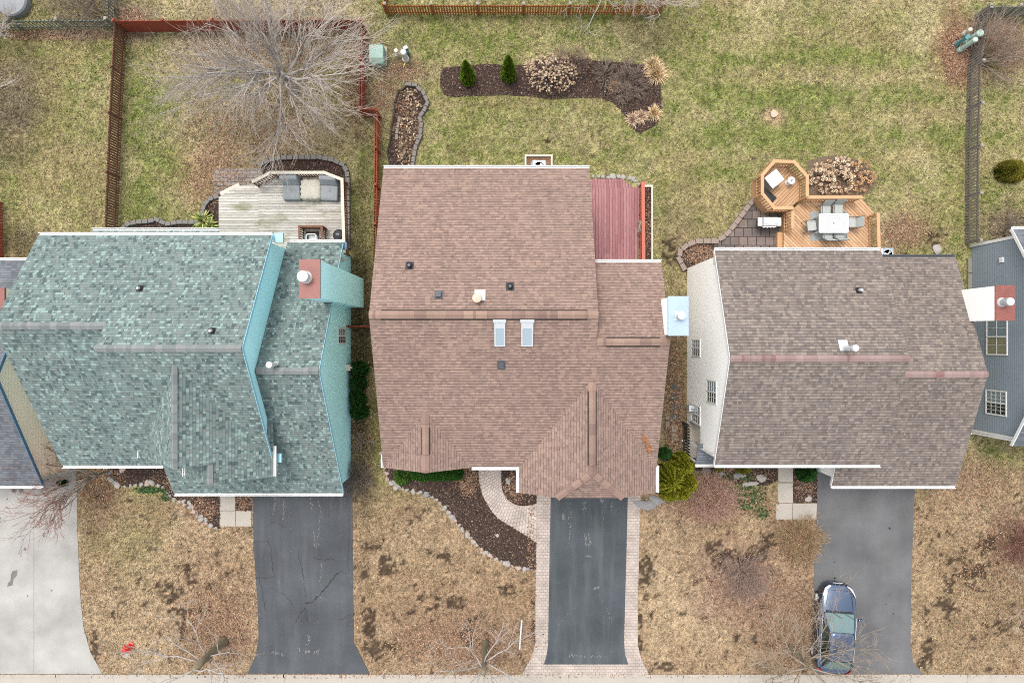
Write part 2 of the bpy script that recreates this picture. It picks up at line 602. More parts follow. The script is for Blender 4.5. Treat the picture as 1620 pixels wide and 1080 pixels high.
M['mulch'] = plain('dark_mulch', (.042, .029, .024), 0.95, 0.1, 0.45, 9.0, bump=0.8)
M['mulch_red'] = plain('leafy_mulch', (.16, .085, .05), 0.95, 0.1, 0.45, 9.0, bump=0.8)
M['crack'] = plain('crack_tar', (.030, .030, .032), 0.9, 0.1)
M['bark_pale'] = plain('pale_grey_bark', (.40, .365, .335), 0.9, 0.1, 0.3, 8.0, bump=0.3, k=.75)
M['bark_twig'] = plain('pale_grey_twig', (.42, .36, .305), 0.9, 0.1, 0.2, 4.0, k=.75)
M['bark_brown'] = plain('olive_brown_bark', (.16, .135, .09), 0.9, 0.1, 0.5, 9.0, bump=0.5)
M['twig_mauve'] = plain('mauve_twig', (.215, .158, .135), 0.9, 0.1, 0.25, 4.0)
M['twig_red'] = plain('red_brown_twig', (.19, .095, .075), 0.9, 0.1, 0.25, 4.0)
M['twig_brown'] = plain('grey_brown_twig', (.155, .125, .105), 0.9, 0.1, 0.25, 4.0)
M['twig_tan'] = plain('tan_twig', (.235, .19, .145), 0.9, 0.1, 0.25, 4.0)
M['wood_red'] = plain('red_stained_wood', (.27, .068, .042), 0.75, 0.2, 0.28, 3.0, k=.85)
M['wood_brown'] = plain('brown_stained_wood', (.175, .088, .058), 0.8, 0.2, 0.3, 3.0, k=.85)
M['wood_orange'] = plain('orange_cedar', (.31, .125, .048), 0.8, 0.2, 0.28, 3.0, k=.85)
M['wood_grey'] = plain('weathered_grey_wood', (.17, .15, .13), 0.85, 0.15, 0.35, 3.0, k=.85)
M['wood_greygreen'] = plain('mossy_grey_wood', (.17, .19, .155), 0.85, 0.15, 0.35, 3.0, k=.85)
M['wood_white'] = plain('cream_painted_wood', (.42, .385, .315), 0.7, 0.25, 0.15, 4.0)
M['wood_coral'] = plain('coral_painted_wood', (.52, .145, .095), 0.6, 0.3, 0.12, 3.0, k=.62)
M['wood_cedar'] = plain('new_cedar', (.62, .36, .19), 0.7, 0.25, 0.16, 3.0, k=.62)
M['wood_dark'] = plain('dark_brown_wood', (.05, .04, .035), 0.8, 0.2, 0.3, 3.0)
M['cap_pale'] = plain('pale_post_cap', (.22, .20, .165), 0.7, 0.25, 0.1)
M['deck_grey'] = boards('weathered_grey_boards', ((.46, .42, .37), (.58, .54, .48), (.70, .66, .60)), 0.14, 0.0, 0.09, 1.0, (.10, .085, .07), moss=(.24, .235, .12))
M['deck_wine'] = boards('wine_stained_boards', ((.36, .165, .17), (.415, .20, .205), (.47, .25, .25)), 0.145, R(90), 0.14, 1.0, (.20, .085, .088))
M['deck_cedar'] = boards('cedar_boards', ((.53, .31, .168), (.63, .39, .225), (.72, .475, .295)), 0.14, R(-45), 0.10, 1.0, (.10, .045, .02), streak=(.70, .52, .36))
M['deck_cedar_b'] = boards('cedar_boards_crossed', ((.53, .31, .168), (.63, .39, .225), (.72, .475, .295)), 0.14, R(45), 0.10, 1.0, (.10, .045, .02))
M['leaf'] = vcol_mat('leaf_colours', 0.75, 0.25, 30)
M['grass'] = vcol_mat('grass_colours', 0.9, 0.2, 20)
M['cover_grey'] = plain('grey_vinyl_cover', (.225, .235, .245), 0.7, 0.3, 0.15, 4.0, bump=0.2, k=.85)
M['cloth_white'] = plain('off_white_cover', (.36, .34, .285), 0.85, 0.2, 0.15, 5.0, bump=0.2)
M['plastic_white'] = plain('white_plastic', (.44, .445, .44), 0.4, 0.4, 0.03)
M['green_box'] = plain('pale_green_enamel', (.30, .47, .40), 0.5, 0.4, 0.10, 4.0, k=.62)
M['green_pale'] = plain('faded_green_plastic', (.50, .66, .56), 0.5, 0.4, 0.08, k=.62)
M['teal'] = plain('teal_plastic', (.09, .29, .30), 0.5, 0.4, 0.08, k=.62)
M['cream_plastic'] = plain('cream_plastic', (.46, .43, .35), 0.5, 0.4, 0.06)
M['yellow'] = plain('yellow_paint', (.60, .42, .06), 0.5)
M['red_paint'] = plain('bright_red_paint', (.62, .012, .015), 0.35, 0.5, 0.08)
M['blue_paint'] = plain('blue_paint', (.06, .12, .40), 0.4)
M['aluminium'] = plain('brushed_aluminium', (.62, .63, .63), 0.35, 0.5, 0.05, metal=0.5)
M['sling'] = plain('grey_sling_fabric', (.50, .52, .49), 0.85, 0.2, 0.1, k=.62)
M['rug'] = plain('grey_outdoor_rug', (.36, .39, .38), 0.95, 0.1, 0.14, 8.0, k=.62)
M['stump'] = plain('fresh_cut_wood', (.62, .47, .34), 0.9, 0.1, 0.2, 8.0, k=.62)


def paint(name, c, rough=0.3, metal=0.75):
    t = NT(name, rough, 0.5)
    t.col(c); t.b.inputs['Metallic'].default_value = metal
    t.b.inputs['Coat Weight'].default_value = 1.0; t.b.inputs['Coat Roughness'].default_value = 0.05
    return t.m


M['car_paint'] = paint('blue_metallic_paint', (.075, .108, .168), .22, .9)
M['car_glass'] = glassy('car_glass', (.085, .145, .145), 0.05)
M['car_glass_dark'] = glassy('dark_car_glass', (.012, .022, .018), 0.05)
M['tail_red'] = plain('red_lens', (.5, .04, .04), 0.2, 0.6, 0.02)
M['lamp_lens'] = plain('clear_lens', (.75, .77, .78), 0.1, 0.7, 0.02)
t_ = NT('lawn_soil', 0.95, 0.1)
a_ = t_.new('ShaderNodeAttribute', attribute_name='Col').outputs['Color']
n_ = t_.noise(t_.geo(), 9, 5, 0.75)
c_ = t_.mix(1.0, a_, t_.ramp(n_, [(0.28, 0.62), (0.5, 1.0), (0.72, 1.32)]), 'MULTIPLY')
t_.col(c_); t_.bump(n_, 0.8, 0.06)
M['lawn'] = t_.m

# ------------------------------------------------------------------ flat areas (photo outlines put on the ground plane)
DRIVE_W = [(-60, 700), (118, 700), (122, 770), (123, 845), (127, 937), (132, 990), (143, 1030), (162, 1065), (-60, 1065)]
DRIVE_A = [(398, 740), (399, 782), (401, 857), (404, 905), (408, 960), (409, 1005), (405, 1035), (391, 1065), (585, 1065), (572, 1040), (560, 1015), (559, 960), (558, 860), (557, 740)]
DRIVE_B = [(872, 740), (871, 790), (868, 950), (867, 1020), (864, 1038), (860, 1050), (994, 1050), (989, 1035), (987, 1015), (989, 950), (993, 790), (993, 740)]
BORD_L = [(849, 740), (849, 790), (847, 950), (847, 1015), (842, 1035), (826, 1066), (860, 1066), (860, 1050), (864, 1038), (867, 1020), (868, 950), (871, 790), (872, 740)]
BORD_R = [(993, 740), (993, 790), (989, 950), (987, 1015), (989, 1035), (994, 1050), (994, 1066), (1027, 1066), (1014, 1040), (1009, 1020), (1009, 950), (1013, 790), (1013, 740)]
BORD_B = [(860, 1050), (994, 1050), (994, 1066), (860, 1066)]
DRIVE_C = [(1293, 700), (1292, 770), (1288, 880), (1287, 1065), (1459, 1065), (1445, 1046), (1440, 1025), (1442, 900), (1447, 770), (1447, 700)]
WALK_L = [(756, 715), (757, 745), (758, 765), (764, 785), (775, 805), (788, 820), (810, 833), (831, 846), (849, 858)]
WALK_R = [(794, 715), (793, 745), (793, 765), (795, 778), (802, 789), (811, 796), (822, 800), (834, 800), (849, 796)]
BED_FRONT = [(606, 700), (604, 727), (613, 755), (622, 767), (650, 776), (671, 781), (692, 790), (704, 804), (718, 822), (733, 838), (754, 861), (775, 878), (801, 892), (828, 900), (849, 900), (849, 858)] + WALK_L[::-1][1:] + [(756, 690), (606, 690)]
BED_DOOR = WALK_R + [(849, 745), (849, 715)]
BED_BACK = [(697, 115), (703, 108), (730, 105), (770, 102), (800, 103), (830, 104), (850, 96), (885, 92), (927, 94), (947, 97), (987, 100), (1020, 103), (1033, 117), (1045, 133), (1046, 160), (1045, 180), (1040, 197), (1013, 211), (1003, 207), (992, 187), (983, 177), (970, 163), (950, 156), (910, 155), (873, 158), (840, 153), (800, 151), (760, 152), (713, 154), (702, 150), (696, 135)]
KID_R = [(647, 135), (657, 136), (670, 148), (677, 163), (671, 177), (664, 186), (667, 197), (665, 217), (658, 233), (655, 250), (652, 268)]
KID_L = [(647, 135), (630, 147), (625, 163), (624, 180), (620, 200), (618, 220), (613, 240), (618, 268)]
BED_KIDNEY = KID_R + KID_L[::-1]
ARC_DECK = [(415, 261), (426, 255), (444, 251), (476, 250), (506, 250), (527, 254), (543, 261), (550, 272), (551, 285), (551, 320), (551, 390)]
BED_DECK = [(412, 268)] + ARC_DECK + [(541, 390), (541, 300), (420, 300)]
ARC_SIDE = [(344, 312), (333, 316), (325, 325), (322, 336), (323, 346)]
BED_SIDE = ARC_SIDE + [(323, 360), (350, 360), (350, 312)]
ARC_WEST = [(197, 361), (205, 355), (218, 352), (234, 351), (250, 348), (265, 355), (283, 352), (307, 352), (320, 350)]
BED_WEST = ARC_WEST + [(322, 400), (190, 400)]
PATIO_L = [(338, 267), (416, 267), (416, 300), (350, 318), (338, 320)]
ARC_PATIO = [(1188, 320), (1179, 331), (1166, 349), (1152, 367), (1142, 376), (1130, 382), (1103, 382), (1087, 387), (1075, 397), (1073, 410), (1080, 423)]
PATIO_R = [(1188, 322), (1210, 338), (1240, 338), (1240, 400), (1128, 400), (1130, 385), (1142, 378), (1152, 369), (1166, 351)]
BED_CORNER = [(1130, 384), (1103, 384), (1087, 389), (1077, 398), (1075, 410), (1082, 425), (1090, 440), (1130, 420)]
BED_FENCED = [(1017, 296), (1031, 296), (1031, 415), (1017, 415)]
WALK_A1 = [(348, 740), (372, 740), (372, 807), (348, 807)]
WALK_A2 = [(348, 807.7), (372.5, 807.7), (372.5, 832), (348, 832)]
WALK_A3 = [(373.2, 807.7), (398, 807.7), (398, 832), (373.2, 832)]
WALK_C1 = [(1231, 715), (1254, 715), (1254, 762), (1231, 762)]
WALK_C2 = [(1230, 763.5), (1254, 763.5), (1254, 795), (1230, 795)]
WALK_C3 = [(1228, 795.7), (1253, 795.7), (1253, 821), (1227, 821)]
WALK_C4 = [(1253.8, 795.7), (1292, 795.7), (1291, 821), (1253.8, 821)]
ARC_LEFT = [(172, 738), (173, 753), (182, 767), (200, 769), (217, 767), (237, 763), (250, 767), (263, 777), (275, 788), (290, 797), (303, 803), (313, 817), (328, 829), (345, 836)]
BED_LEFT = ARC_LEFT + [(348, 836), (348, 700), (160, 700)]
BED_LEFT2 = [(373, 700), (398, 700), (398, 807), (373, 807)]
BED_C = [(1255, 715), (1293, 715), (1292, 795), (1255, 795)]
BED_HYD = [(1276, 255), (1300, 248), (1330, 245), (1358, 254), (1378, 272), (1385, 292), (1375, 305), (1360, 312), (1276, 312)]
BED_RC = [(1090, 705), (1230, 705), (1230, 760), (1212, 768), (1185, 768), (1160, 764), (1130, 750), (1100, 742), (1085, 735)]
GARDEN = [BED_FRONT, BED_DOOR, BED_BACK, BED_KIDNEY, BED_DECK, BED_SIDE, BED_WEST, BED_CORNER, BED_FENCED, BED_LEFT, BED_LEFT2, BED_C, BED_HYD, BED_RC]
HARD = [DRIVE_W, DRIVE_A, DRIVE_B, BORD_L, BORD_R, BORD_B, DRIVE_C, WALK_L + WALK_R[::-1], PATIO_L, PATIO_R, WALK_A1, WALK_A2, WALK_A3, WALK_C1, WALK_C2, WALK_C3, WALK_C4]
# house and deck outlines in metres, where no lawn is needed
FOOT = [[(-21.0, -5.2), (-8.5, -6.8), (-8.5, 4.6), (-21.0, 4.6)], [(-5.6, -5.4), (6.3, -6.5), (6.3, 3.3), (3.3, 7.6), (-5.6, 7.6)], [(9.3, -5.2), (21.4, -6.6), (21.4, 3.9), (9.3, 3.9)], [(24.2, -4.7), (34, -4.7), (34, 5.1), (24.2, 5.1)], [(-34, -6.8), (-23.1, -6.8), (-23.1, 3.7), (-34, 3.7)],
        [(-14.0, 4.5), (-8.8, 4.5), (-8.8, 8.8), (-14.0, 8.2)], [(3.3, 3.3), (6.7, 3.3), (6.7, 8.5), (3.3, 8.5)], [(12.6, 4.0), (18.7, 4.0), (18.7, 7.0), (15, 9), (12.6, 8)]]
HARD_M = [pxpoly(p) for p in HARD]
GARDEN_M = [pxpoly(p) for p in GARDEN]


def blob(x, y, px, py, rx, ry, seed, soft=0.35, wob=0.5, ns=0.9):
    """0..1 mask of a ragged ellipse given in photo pixels"""
    c = P(px, py); k = H / F
    d = np.sqrt(((x - c.x) / (rx * k)) ** 2 + ((y - c.y) / (ry * k)) ** 2)
    d = d + (fbm(x, y, ns, 4, seed) - 0.5) * 2 * wob
    return np.clip((1.0 + soft - d) / (2 * soft), 0, 1)


def lerp(a, b, f):
    return a + (np.asarray(b) - a) * f[..., None]


SOIL = [(582, 985, 7, 22, 1), (590, 1025, 22, 10, 2), (574, 947, 5, 5, 3), (585, 865, 22, 7, 4), (578, 912, 7, 9, 45), (612, 890, 9, 22, 40), (300, 915, 9, 26, 5), (277, 940, 18, 14, 6), (305, 965, 22, 6, 7), (288, 990, 6, 14, 8), (265, 925, 14, 5, 41), (327, 930, 10, 5, 42), (230, 932, 7, 5, 43),
        (1020, 910, 13, 20, 9), (1012, 1010, 7, 26, 10), (1035, 1056, 22, 9, 11), (1013, 975, 5, 10, 12), (1133, 888, 16, 22, 13), (1190, 884, 22, 12, 14), (1215, 860, 14, 9, 15), (1155, 875, 12, 8, 46), (845, 992, 6, 30, 16), (745, 995, 14, 22, 17), (720, 950, 12, 10, 44), (800, 932, 12, 6, 18), (1195, 1008, 6, 8, 47),
        (1465, 1040, 10, 26, 19), (1530, 905, 30, 22, 20), (1500, 960, 16, 14, 21), (1585, 990, 22, 10, 22), (1480, 375, 14, 12, 23), (1560, 860, 16, 12, 24), (1055, 385, 12, 18, 25), (1065, 405, 10, 12, 26), (867, 222, 3, 4, 27), (150, 1020, 5, 22, 28), (700, 880, 14, 8, 48), (672, 945, 14, 12, 49), (625, 905, 10, 6, 50)]
GREEN = [(222, 200, 26, 150, .55), (260, 215, 30, 60, .5), (225, 330, 40, 40, .45), (120, 120, 70, 60, .25), (210, 860, 60, 60, .35), (240, 772, 40, 8, .6), (560, 340, 22, 70, .25), (680, 60, 60, 20, .30), (1210, 60, 120, 22, .4), (1150, 170, 120, 60, .25), (1400, 160, 130, 60, .2), (1290, 95, 160, 12, .30), (1080, 300, 50, 50, .15), (1500, 200, 26, 80, .25), (820, 60, 200, 14, .2), (1250, 180, 60, 40, .2), (1110, 60, 40, 10, .3), (1590, 200, 30, 60, .3), (800, 20, 260, 12, .3)]
BROWN = [(350, 980, 70, 90, (.35, .225, .145), .85), (330, 900, 70, 60, (.37, .255, .16), .6), (720, 1010, 110, 50, (.30, .195, .13), .85), (1180, 930, 70, 60, (.30, .19, .15), .8), (1240, 1000, 70, 60, (.32, .215, .135), .7), (1530, 760, 80, 40, (.33, .22, .15), .7), (1540, 930, 80, 120, (.31, .225, .13), .7), (1600, 850, 30, 50, (.22, .13, .09), .8),
         (400, 200, 110, 60, (.36, .27, .19), .65), (350, 275, 60, 50, (.47, .31, .19), .75), (470, 215, 70, 45, (.40, .30, .19), .7), (420, 60, 150, 55, (.32, .245, .20), .6), (1510, 90, 30, 55, (.28, .14, .09), .9), (1580, 70, 60, 40, (.30, .175, .115), .75), (560, 150, 20, 60, (.25, .17, .12), .6), (605, 150, 22, 30, (.30, .21, .15), .6), (640, 115, 40, 16, (.30, .20, .16), .6),
         (600, 800, 30, 30, (.33, .25, .14), .5), (575, 560, 22, 240, (.10, .075, .04), .95), (590, 660, 12, 80, (.20, .17, .07), .7), (1068, 560, 20, 130, (.19, .125, .08), .9), (1068, 680, 20, 60, (.14, .085, .06), .9), (1070, 350, 35, 60, (.29, .22, .13), .6), (1430, 370, 45, 30, (.33, .215, .14), .8), (1590, 355, 40, 30, (.25, .18, .13), .8), (215, 45, 25, 25, (.31, .20, .16), .85), (90, 55, 90, 8, (.25, .16, .12), .8), (20, 170, 40, 60, (.17, .13, .10), .7), (150, 770, 40, 45, (.30, .18, .11), .6), (1130, 820, 60, 20, (.36, .26, .165), .4),
         (1060, 850, 50, 60, (.39, .29, .185), .5), (1225, 185, 16, 14, (.46, .31, .20), .8), (205, 20, 30, 14, (.33, .23, .18), .8), (1100, 800, 60, 20, (.27, .17, .12), .7), (40, 385, 30, 24, (.10, .08, .05), .7), (120, 10, 80, 30, (.20, .14, .10), .5), (1030, 60, 40, 30, (.26, .22, .12), .6), (1260, 850, 40, 30, (.30, .20, .12), .7), (900, 225, 60, 20, (.34, .27, .155), .4)]


def ground_color(x, y):
    """real colours of the dormant lawn: straw, green, bare soil and fallen-leaf areas"""
    tan = np.array([.345, .282, .140]); straw = np.array([.44, .37, .20]); green = np.array([.215, .235, .070]); dkgreen = np.array([.135, .180, .040])
    brown = np.array([.33, .222, .138]); ftan = np.array([.43, .315, .198])
    front = np.clip((-y - 6.0) / 3.0, 0, 1)
    big = fbm(x, y, 5.0, 4, 3); mid = fbm(x, y, 1.1, 4, 11); fine = fbm(x, y, 0.32, 4, 23)
    g = 0.40 + (big - 0.5) * 1.5 + (mid - 0.5) * 0.9 + (fine - .5) * 1.1
    g = g * (1 - 0.88 * front) - 0.05 * front
    for i, (px, py, rx, ry, s) in enumerate(GREEN):
        g = g + s * blob(x, y, px, py, rx, ry, 200 + i, 0.7, 0.6)
    # faint mowing stripes on the open back lawn
    back = np.clip((y - 5) / 4, 0, 1) * np.clip((x - 6) / 4, 0, 1)
    g = g + back * 0.22 * np.sin(y * 2 * math.pi / 2.1 + 0.6)
    g = np.clip(g, 0, 1)
    base = lerp(tan[None] * np.ones(x.shape + (1,)), straw, np.clip((fbm(x, y, 2.2, 4, 51) - 0.42) * 3, 0, 1))
    base = lerp(base, ftan, front * 0.9)
    base = lerp(base, brown, front * np.clip(0.42 + (big - 0.5) * 2.4 + (mid - .5) * 1.6, 0, 1))
    c = lerp(base, green, g * 0.9)
    c = lerp(c, dkgreen, np.clip((g - 0.6) * 1.4, 0, 1) * np.clip((fine - 0.45) * 4, 0, 1))
    for i, (px, py, rx, ry, col, s) in enumerate(BROWN):
        c = lerp(c, col, s * blob(x, y, px, py, rx, ry, 300 + i, 0.6, 0.6))
    soil = np.zeros(x.shape)
    for i, (px, py, rx, ry, sd) in enumerate(SOIL):
        soil = np.maximum(soil, blob(x, y, px, py, rx * 1.1, ry * 1.1, 400 + sd, 0.10, 1.55, 0.55))
    # small thin places in the turf of the front yards
    thin = np.clip((fbm(x, y, 0.42, 4, 77) - 0.61) * 10, 0, 1) * (0.30 + 0.45 * front)
    soil = np.maximum(soil, thin * 0.7)
    sn = fbm(x, y, 0.16, 3, 79)
    soil = np.clip((soil + (sn - 0.5) * 3.0 - 0.42) * 2.2, 0, 1) * np.clip(soil * 4, 0, 1)
    c = lerp(c, (.050, .035, .024), soil * 0.9)
    spec = (0.66 + 0.68 * np.clip((fbm(x, y, 0.10, 3, 91) - .25) * 2.0, 0, 1)) * (0.88 + 0.24 * np.clip((fbm(x, y, .5, 4, 93) - .2) * 1.7, 0, 1))
    return c * spec[..., None] * (K * 1.14), soil


# the lawn: a fine sheet under the picture, coarse sheets out to the horizon
gx = np.arange(-31.0, 31.01, 0.11); gy = np.arange(-19.0, 21.01, 0.11)
X, Y = np.meshgrid(gx, gy)
colr, soil_ = ground_color(X, Y)
Z = (fbm(X, Y, 0.35, 3, 5) - 0.5) * 0.022 - 0.012
ny, nx = X.shape
V = np.stack([X, Y, Z], -1).reshape(-1, 3)
idx = np.arange(nx * ny).reshape(ny, nx)
Fq = np.stack([idx[:-1, :-1], idx[:-1, 1:], idx[1:, 1:], idx[1:, :-1]], -1).reshape(-1, 4)
x0, x1, y0, y1 = gx[0], gx[-1], gy[0], gy[-1]
B = 900.0
ext = np.array([[-B, -B, -.03], [B, -B, -.03], [B, y0, -.03], [-B, y0, -.03], [-B, y1, -.03], [B, y1, -.03], [B, B, -.03], [-B, B, -.03], [x0, y0, -.03], [x0, y1, -.03], [x1, y0, -.03], [x1, y1, -.03]])
nb = len(V)
V = np.concatenate([V, ext])
Fe = np.array([[0, 1, 2, 3], [4, 5, 6, 7], [3, 8, 9, 4], [10, 2, 5, 11]]) + nb
Fq = np.concatenate([Fq, Fe])
me = bpy.data.meshes.new('lawn')
me.vertices.add(len(V)); me.vertices.foreach_set('co', V.reshape(-1).astype(np.float32))
me.loops.add(Fq.size); me.loops.foreach_set('vertex_index', Fq.reshape(-1).astype(np.int32))
me.polygons.add(len(Fq)); me.polygons.foreach_set('loop_start', np.arange(0, Fq.size, 4, dtype=np.int32)); me.polygons.foreach_set('loop_total', np.full(len(Fq), 4, dtype=np.int32))
at = me.attributes.new('Col', 'FLOAT_COLOR', 'POINT')
cc = np.ones((len(V), 4), np.float32); cc[:nb, :3] = colr.reshape(-1, 3); cc[nb:, :3] = (.18, .15, .085)
at.data.foreach_set('color', cc.reshape(-1))
me.materials.append(M['lawn']); me.update(calc_edges=True); me.validate()
kind(link_mesh('ground', me), 'structure')

# mask of everything that is not lawn, on a 5 cm grid
MS = 0.05
mx = np.arange(-29, 29, MS); my = np.arange(-18, 20, MS)
MX, MY = np.meshgrid(mx, my)
NOGRASS = np.zeros(MX.shape, bool)
for p in HARD_M + GARDEN_M + FOOT: NOGRASS |= inpoly(MX, MY, p)
NOGRASS |= MY < -17.55
GARD = np.zeros(MX.shape, bool)
for p in GARDEN_M[:-2] + GARDEN_M[-1:]: GARD |= inpoly(MX, MY, p)
HARDM = np.zeros(MX.shape, bool)
for p in HARD_M: HARDM |= inpoly(MX, MY, p)


def look(mask, x, y):
    i = np.clip(((y + 18) / MS).astype(int), 0, mask.shape[0] - 1); j = np.clip(((x + 29) / MS).astype(int), 0, mask.shape[1] - 1)
    return mask[i, j]


def blades(name, n, length, width, colfun, keep, tilt=0.9, z=0.0, seed=1):
    r = np.random.default_rng(seed)
    x = r.uniform(-28, 28, n); y = r.uniform(-17.6, 19, n)
    k = keep(x, y); x = x[k]; y = y[k]; n = len(x)
    col = colfun(x, y, r)
    a = r.uniform(0, 2 * np.pi, n); L = length * r.uniform(0.5, 1.4, n); W = width * r.uniform(0.6, 1.5, n)
    th = r.uniform(0.25, tilt, n) * np.pi / 2
    dx, dy = np.cos(a), np.sin(a)
    p0 = np.stack([x - dy * W, y + dx * W, np.full(n, z)], -1)
    p1 = np.stack([x + dy * W, y - dx * W, np.full(n, z)], -1)
    p2 = np.stack([x + dx * L * np.sin(th), y + dy * L * np.sin(th), z + 0.01 + L * np.cos(th)], -1)
    return tri_mesh(name, np.stack([p0, p1, p2], 1), col, M['grass'])


def grass_col(x, y, r):
    c, s = ground_color(x, y)
    n = len(x)
    j = (r.uniform(0.55, 1.15, n) + 0.75 * (r.uniform(0, 1, n) ** 3))[:, None]
    j[r.uniform(0, 1, n) < 0.11] *= 0.42
    c = c * j
    pale = r.uniform(0, 1, n) < 0.14
    c[pale] = c[pale] * 0.5 + np.array([.36, .31, .21]) * 0.5
    return np.clip(c, 0.01, 0.8)


def grass_keep(x, y):
    k = ~look(NOGRASS, x, y)
    c, s = ground_color(x[k], y[k])
    kk = np.random.default_rng(5).uniform(0, 1, len(s)) > s * 0.93
    k[np.where(k)[0][~kk]] = False
    return k


kind(blades('grass', 700000, 0.12, 0.016, grass_col, grass_keep, 1.0), 'stuff')


def flat_bits(name, pts, size, cols, seed=3, z=0.02, curl=0.35, zr=0.02, elong=0.6, k=None):
    """small curled leaf or chip shapes lying on the ground"""
    r = np.random.default_rng(seed)
    x, y = pts; n = len(x)
    s = size * r.uniform(0.5, 1.4, n); a = r.uniform(0, 2 * np.pi, n)
    ux, uy = np.cos(a) * s, np.sin(a) * s
    vx, vy = -np.sin(a) * s * elong, np.cos(a) * s * elong
    zz = z + r.uniform(0, zr, n)
    h = [s * r.uniform(-curl, curl, n) + curl * 0.4 * s for _ in range(4)]
    q = np.stack([np.stack([x - ux, y - uy, zz + np.abs(h[0])], -1), np.stack([x + vx, y + vy, zz + np.abs(h[1])], -1), np.stack([x + ux, y + uy, zz + np.abs(h[2])], -1), np.stack([x - vx, y - vy, zz + np.abs(h[3])], -1)], 1)
    ci = r.integers(0, len(cols), n)
    c = np.array(cols)[ci] * (K if k is None else k) * r.uniform(0.65, 1.35, n)[:, None]
    return kind(tri_mesh(name, q, np.clip(c, .005, .85), M['leaf'], k=4), 'stuff')


def scatter(zones, seed):
    """zones: (px, py, rx, ry, count)"""
    r = np.random.default_rng(seed)
    xs, ys = [], []
    for px, py, rx, ry, n in zones:
        t = r.uniform(0, 2 * np.pi, n); q = np.sqrt(r.uniform(0, 1, n)) * r.uniform(0.6, 1.15, n)
        c = P(px, py); k = H / F
        xs.append(c.x + np.cos(t) * q * rx * k); ys.append(c.y + np.sin(t) * q * ry * k)
    return np.concatenate(xs), np.concatenate(ys)


LITTER = [(205, 35, 30, 24, 900), (90, 56, 95, 9, 900), (420, 70, 140, 50, 2600), (400, 200, 120, 60, 2200), (340, 285, 60, 45, 1500), (560, 130, 22, 70, 700), (610, 150, 28, 30, 500), (640, 112, 40, 18, 500), (1512, 85, 24, 50, 1200), (1580, 70, 60, 45, 1500), (1430, 365, 45, 28, 900), (345, 985, 60, 70, 2200), (730, 1015, 120, 45, 2400), (840, 900, 8, 150, 500), (1180, 930, 90, 70, 1600), (1250, 1000, 60, 60, 1600), (1530, 760, 85, 40, 1300), (1560, 900, 70, 130, 1800), (160, 770, 40, 40, 1100), (300, 760, 60, 30, 900), (320, 805, 28, 20, 600), (386, 790, 13, 18, 300), (740, 760, 20, 30, 700), (815, 770, 20, 25, 600), (1068, 640, 18, 100, 900), (1160, 750, 60, 14, 700), (1195, 795, 35, 26, 700), (1120, 800, 60, 30, 1300), (1105, 402, 26, 18, 700), (1330, 285, 52, 30, 1500), (645, 200, 25, 60, 1000), (960, 1068, 620, 3, 900), (500, 1068, 480, 4, 800), (1260, 860, 35, 35, 900), (1273, 770, 18, 24, 260), (575, 700, 20, 120, 500), (1025, 355, 6, 60, 250)]
lx, ly = scatter(LITTER, 12)
flat_bits('fallen_leaves', (lx, ly), 0.045, [(.33, .19, .115), (.39, .25, .155), (.27, .14, .085), (.43, .31, .21), (.36, .21, .145), (.19, .11, .075)], 13)
# scattered leaves and pale bits over every lawn
r_ = np.random.default_rng(14)
fx, fy = r_.uniform(-28, 28, 18000), r_.uniform(-17.5, 19, 18000)
k_ = ~look(HARDM, fx, fy) & ((fy < -5) | (r_.uniform(0, 1, 18000) < 0.35))
flat_bits('lawn_debris', (fx[k_], fy[k_]), 0.032, [(.52, .43, .30), (.45, .33, .21), (.30, .19, .11), (.56, .50, .40), (.14, .10, .07)], 15)

# mulch chips fill the beds
mxs, mys = r_.uniform(-28, 28, 620000), r_.uniform(-17, 19, 620000)
k_ = look(GARD, mxs, mys)
flat_bits('wood_chips', (mxs[k_], mys[k_]), 0.042, [(.065, .042, .033), (.035, .025, .021), (.105, .072, .058), (.17, .125, .10), (.022, .016, .014), (.10, .055, .036)], 16, z=0.03, elong=0.35, k=1.0)


def sheet(name, poly, z, mat, depth=0.06, k='structure'):
    m = MB().prism(poly, z - depth, z)
    return kind(m.build(name, mat), k)


M['bed_soil'] = plain('bed_soil', (.115, .085, .058), 0.95, 0.1, 0.4, 7.0, bump=0.8)
for i, p in enumerate(GARDEN_M): sheet('mulch_bed', p, 0.022, M['bed_soil' if i == len(GARDEN_M) - 2 else 'mulch'], 0.08)
sheet('driveway', HARD_M[0], 0.020, M['concrete_grey'])
da = sheet('driveway', HARD_M[1], 0.022, M['asphalt_a'])
db = sheet('driveway', HARD_M[2], 0.022, M['asphalt_b'])
for p in HARD_M[3:6]: sheet('paver_border', p, 0.030, M['paver_pink'])
dc = sheet('driveway', HARD_M[6], 0.022, M['asphalt_c'])
sheet('patio', HARD_M[8], 0.032, M['paver_grey'])
sheet('patio', HARD_M[9], 0.034, M['paver_patio'])
for p in HARD_M[10:]: sheet('walkway', p, 0.036, M['concrete'], 0.08)

# the curved walk: a strip whose paver rows follow the curve
L_ = pxpoly(WALK_L); R_ = pxpoly(WALK_R)


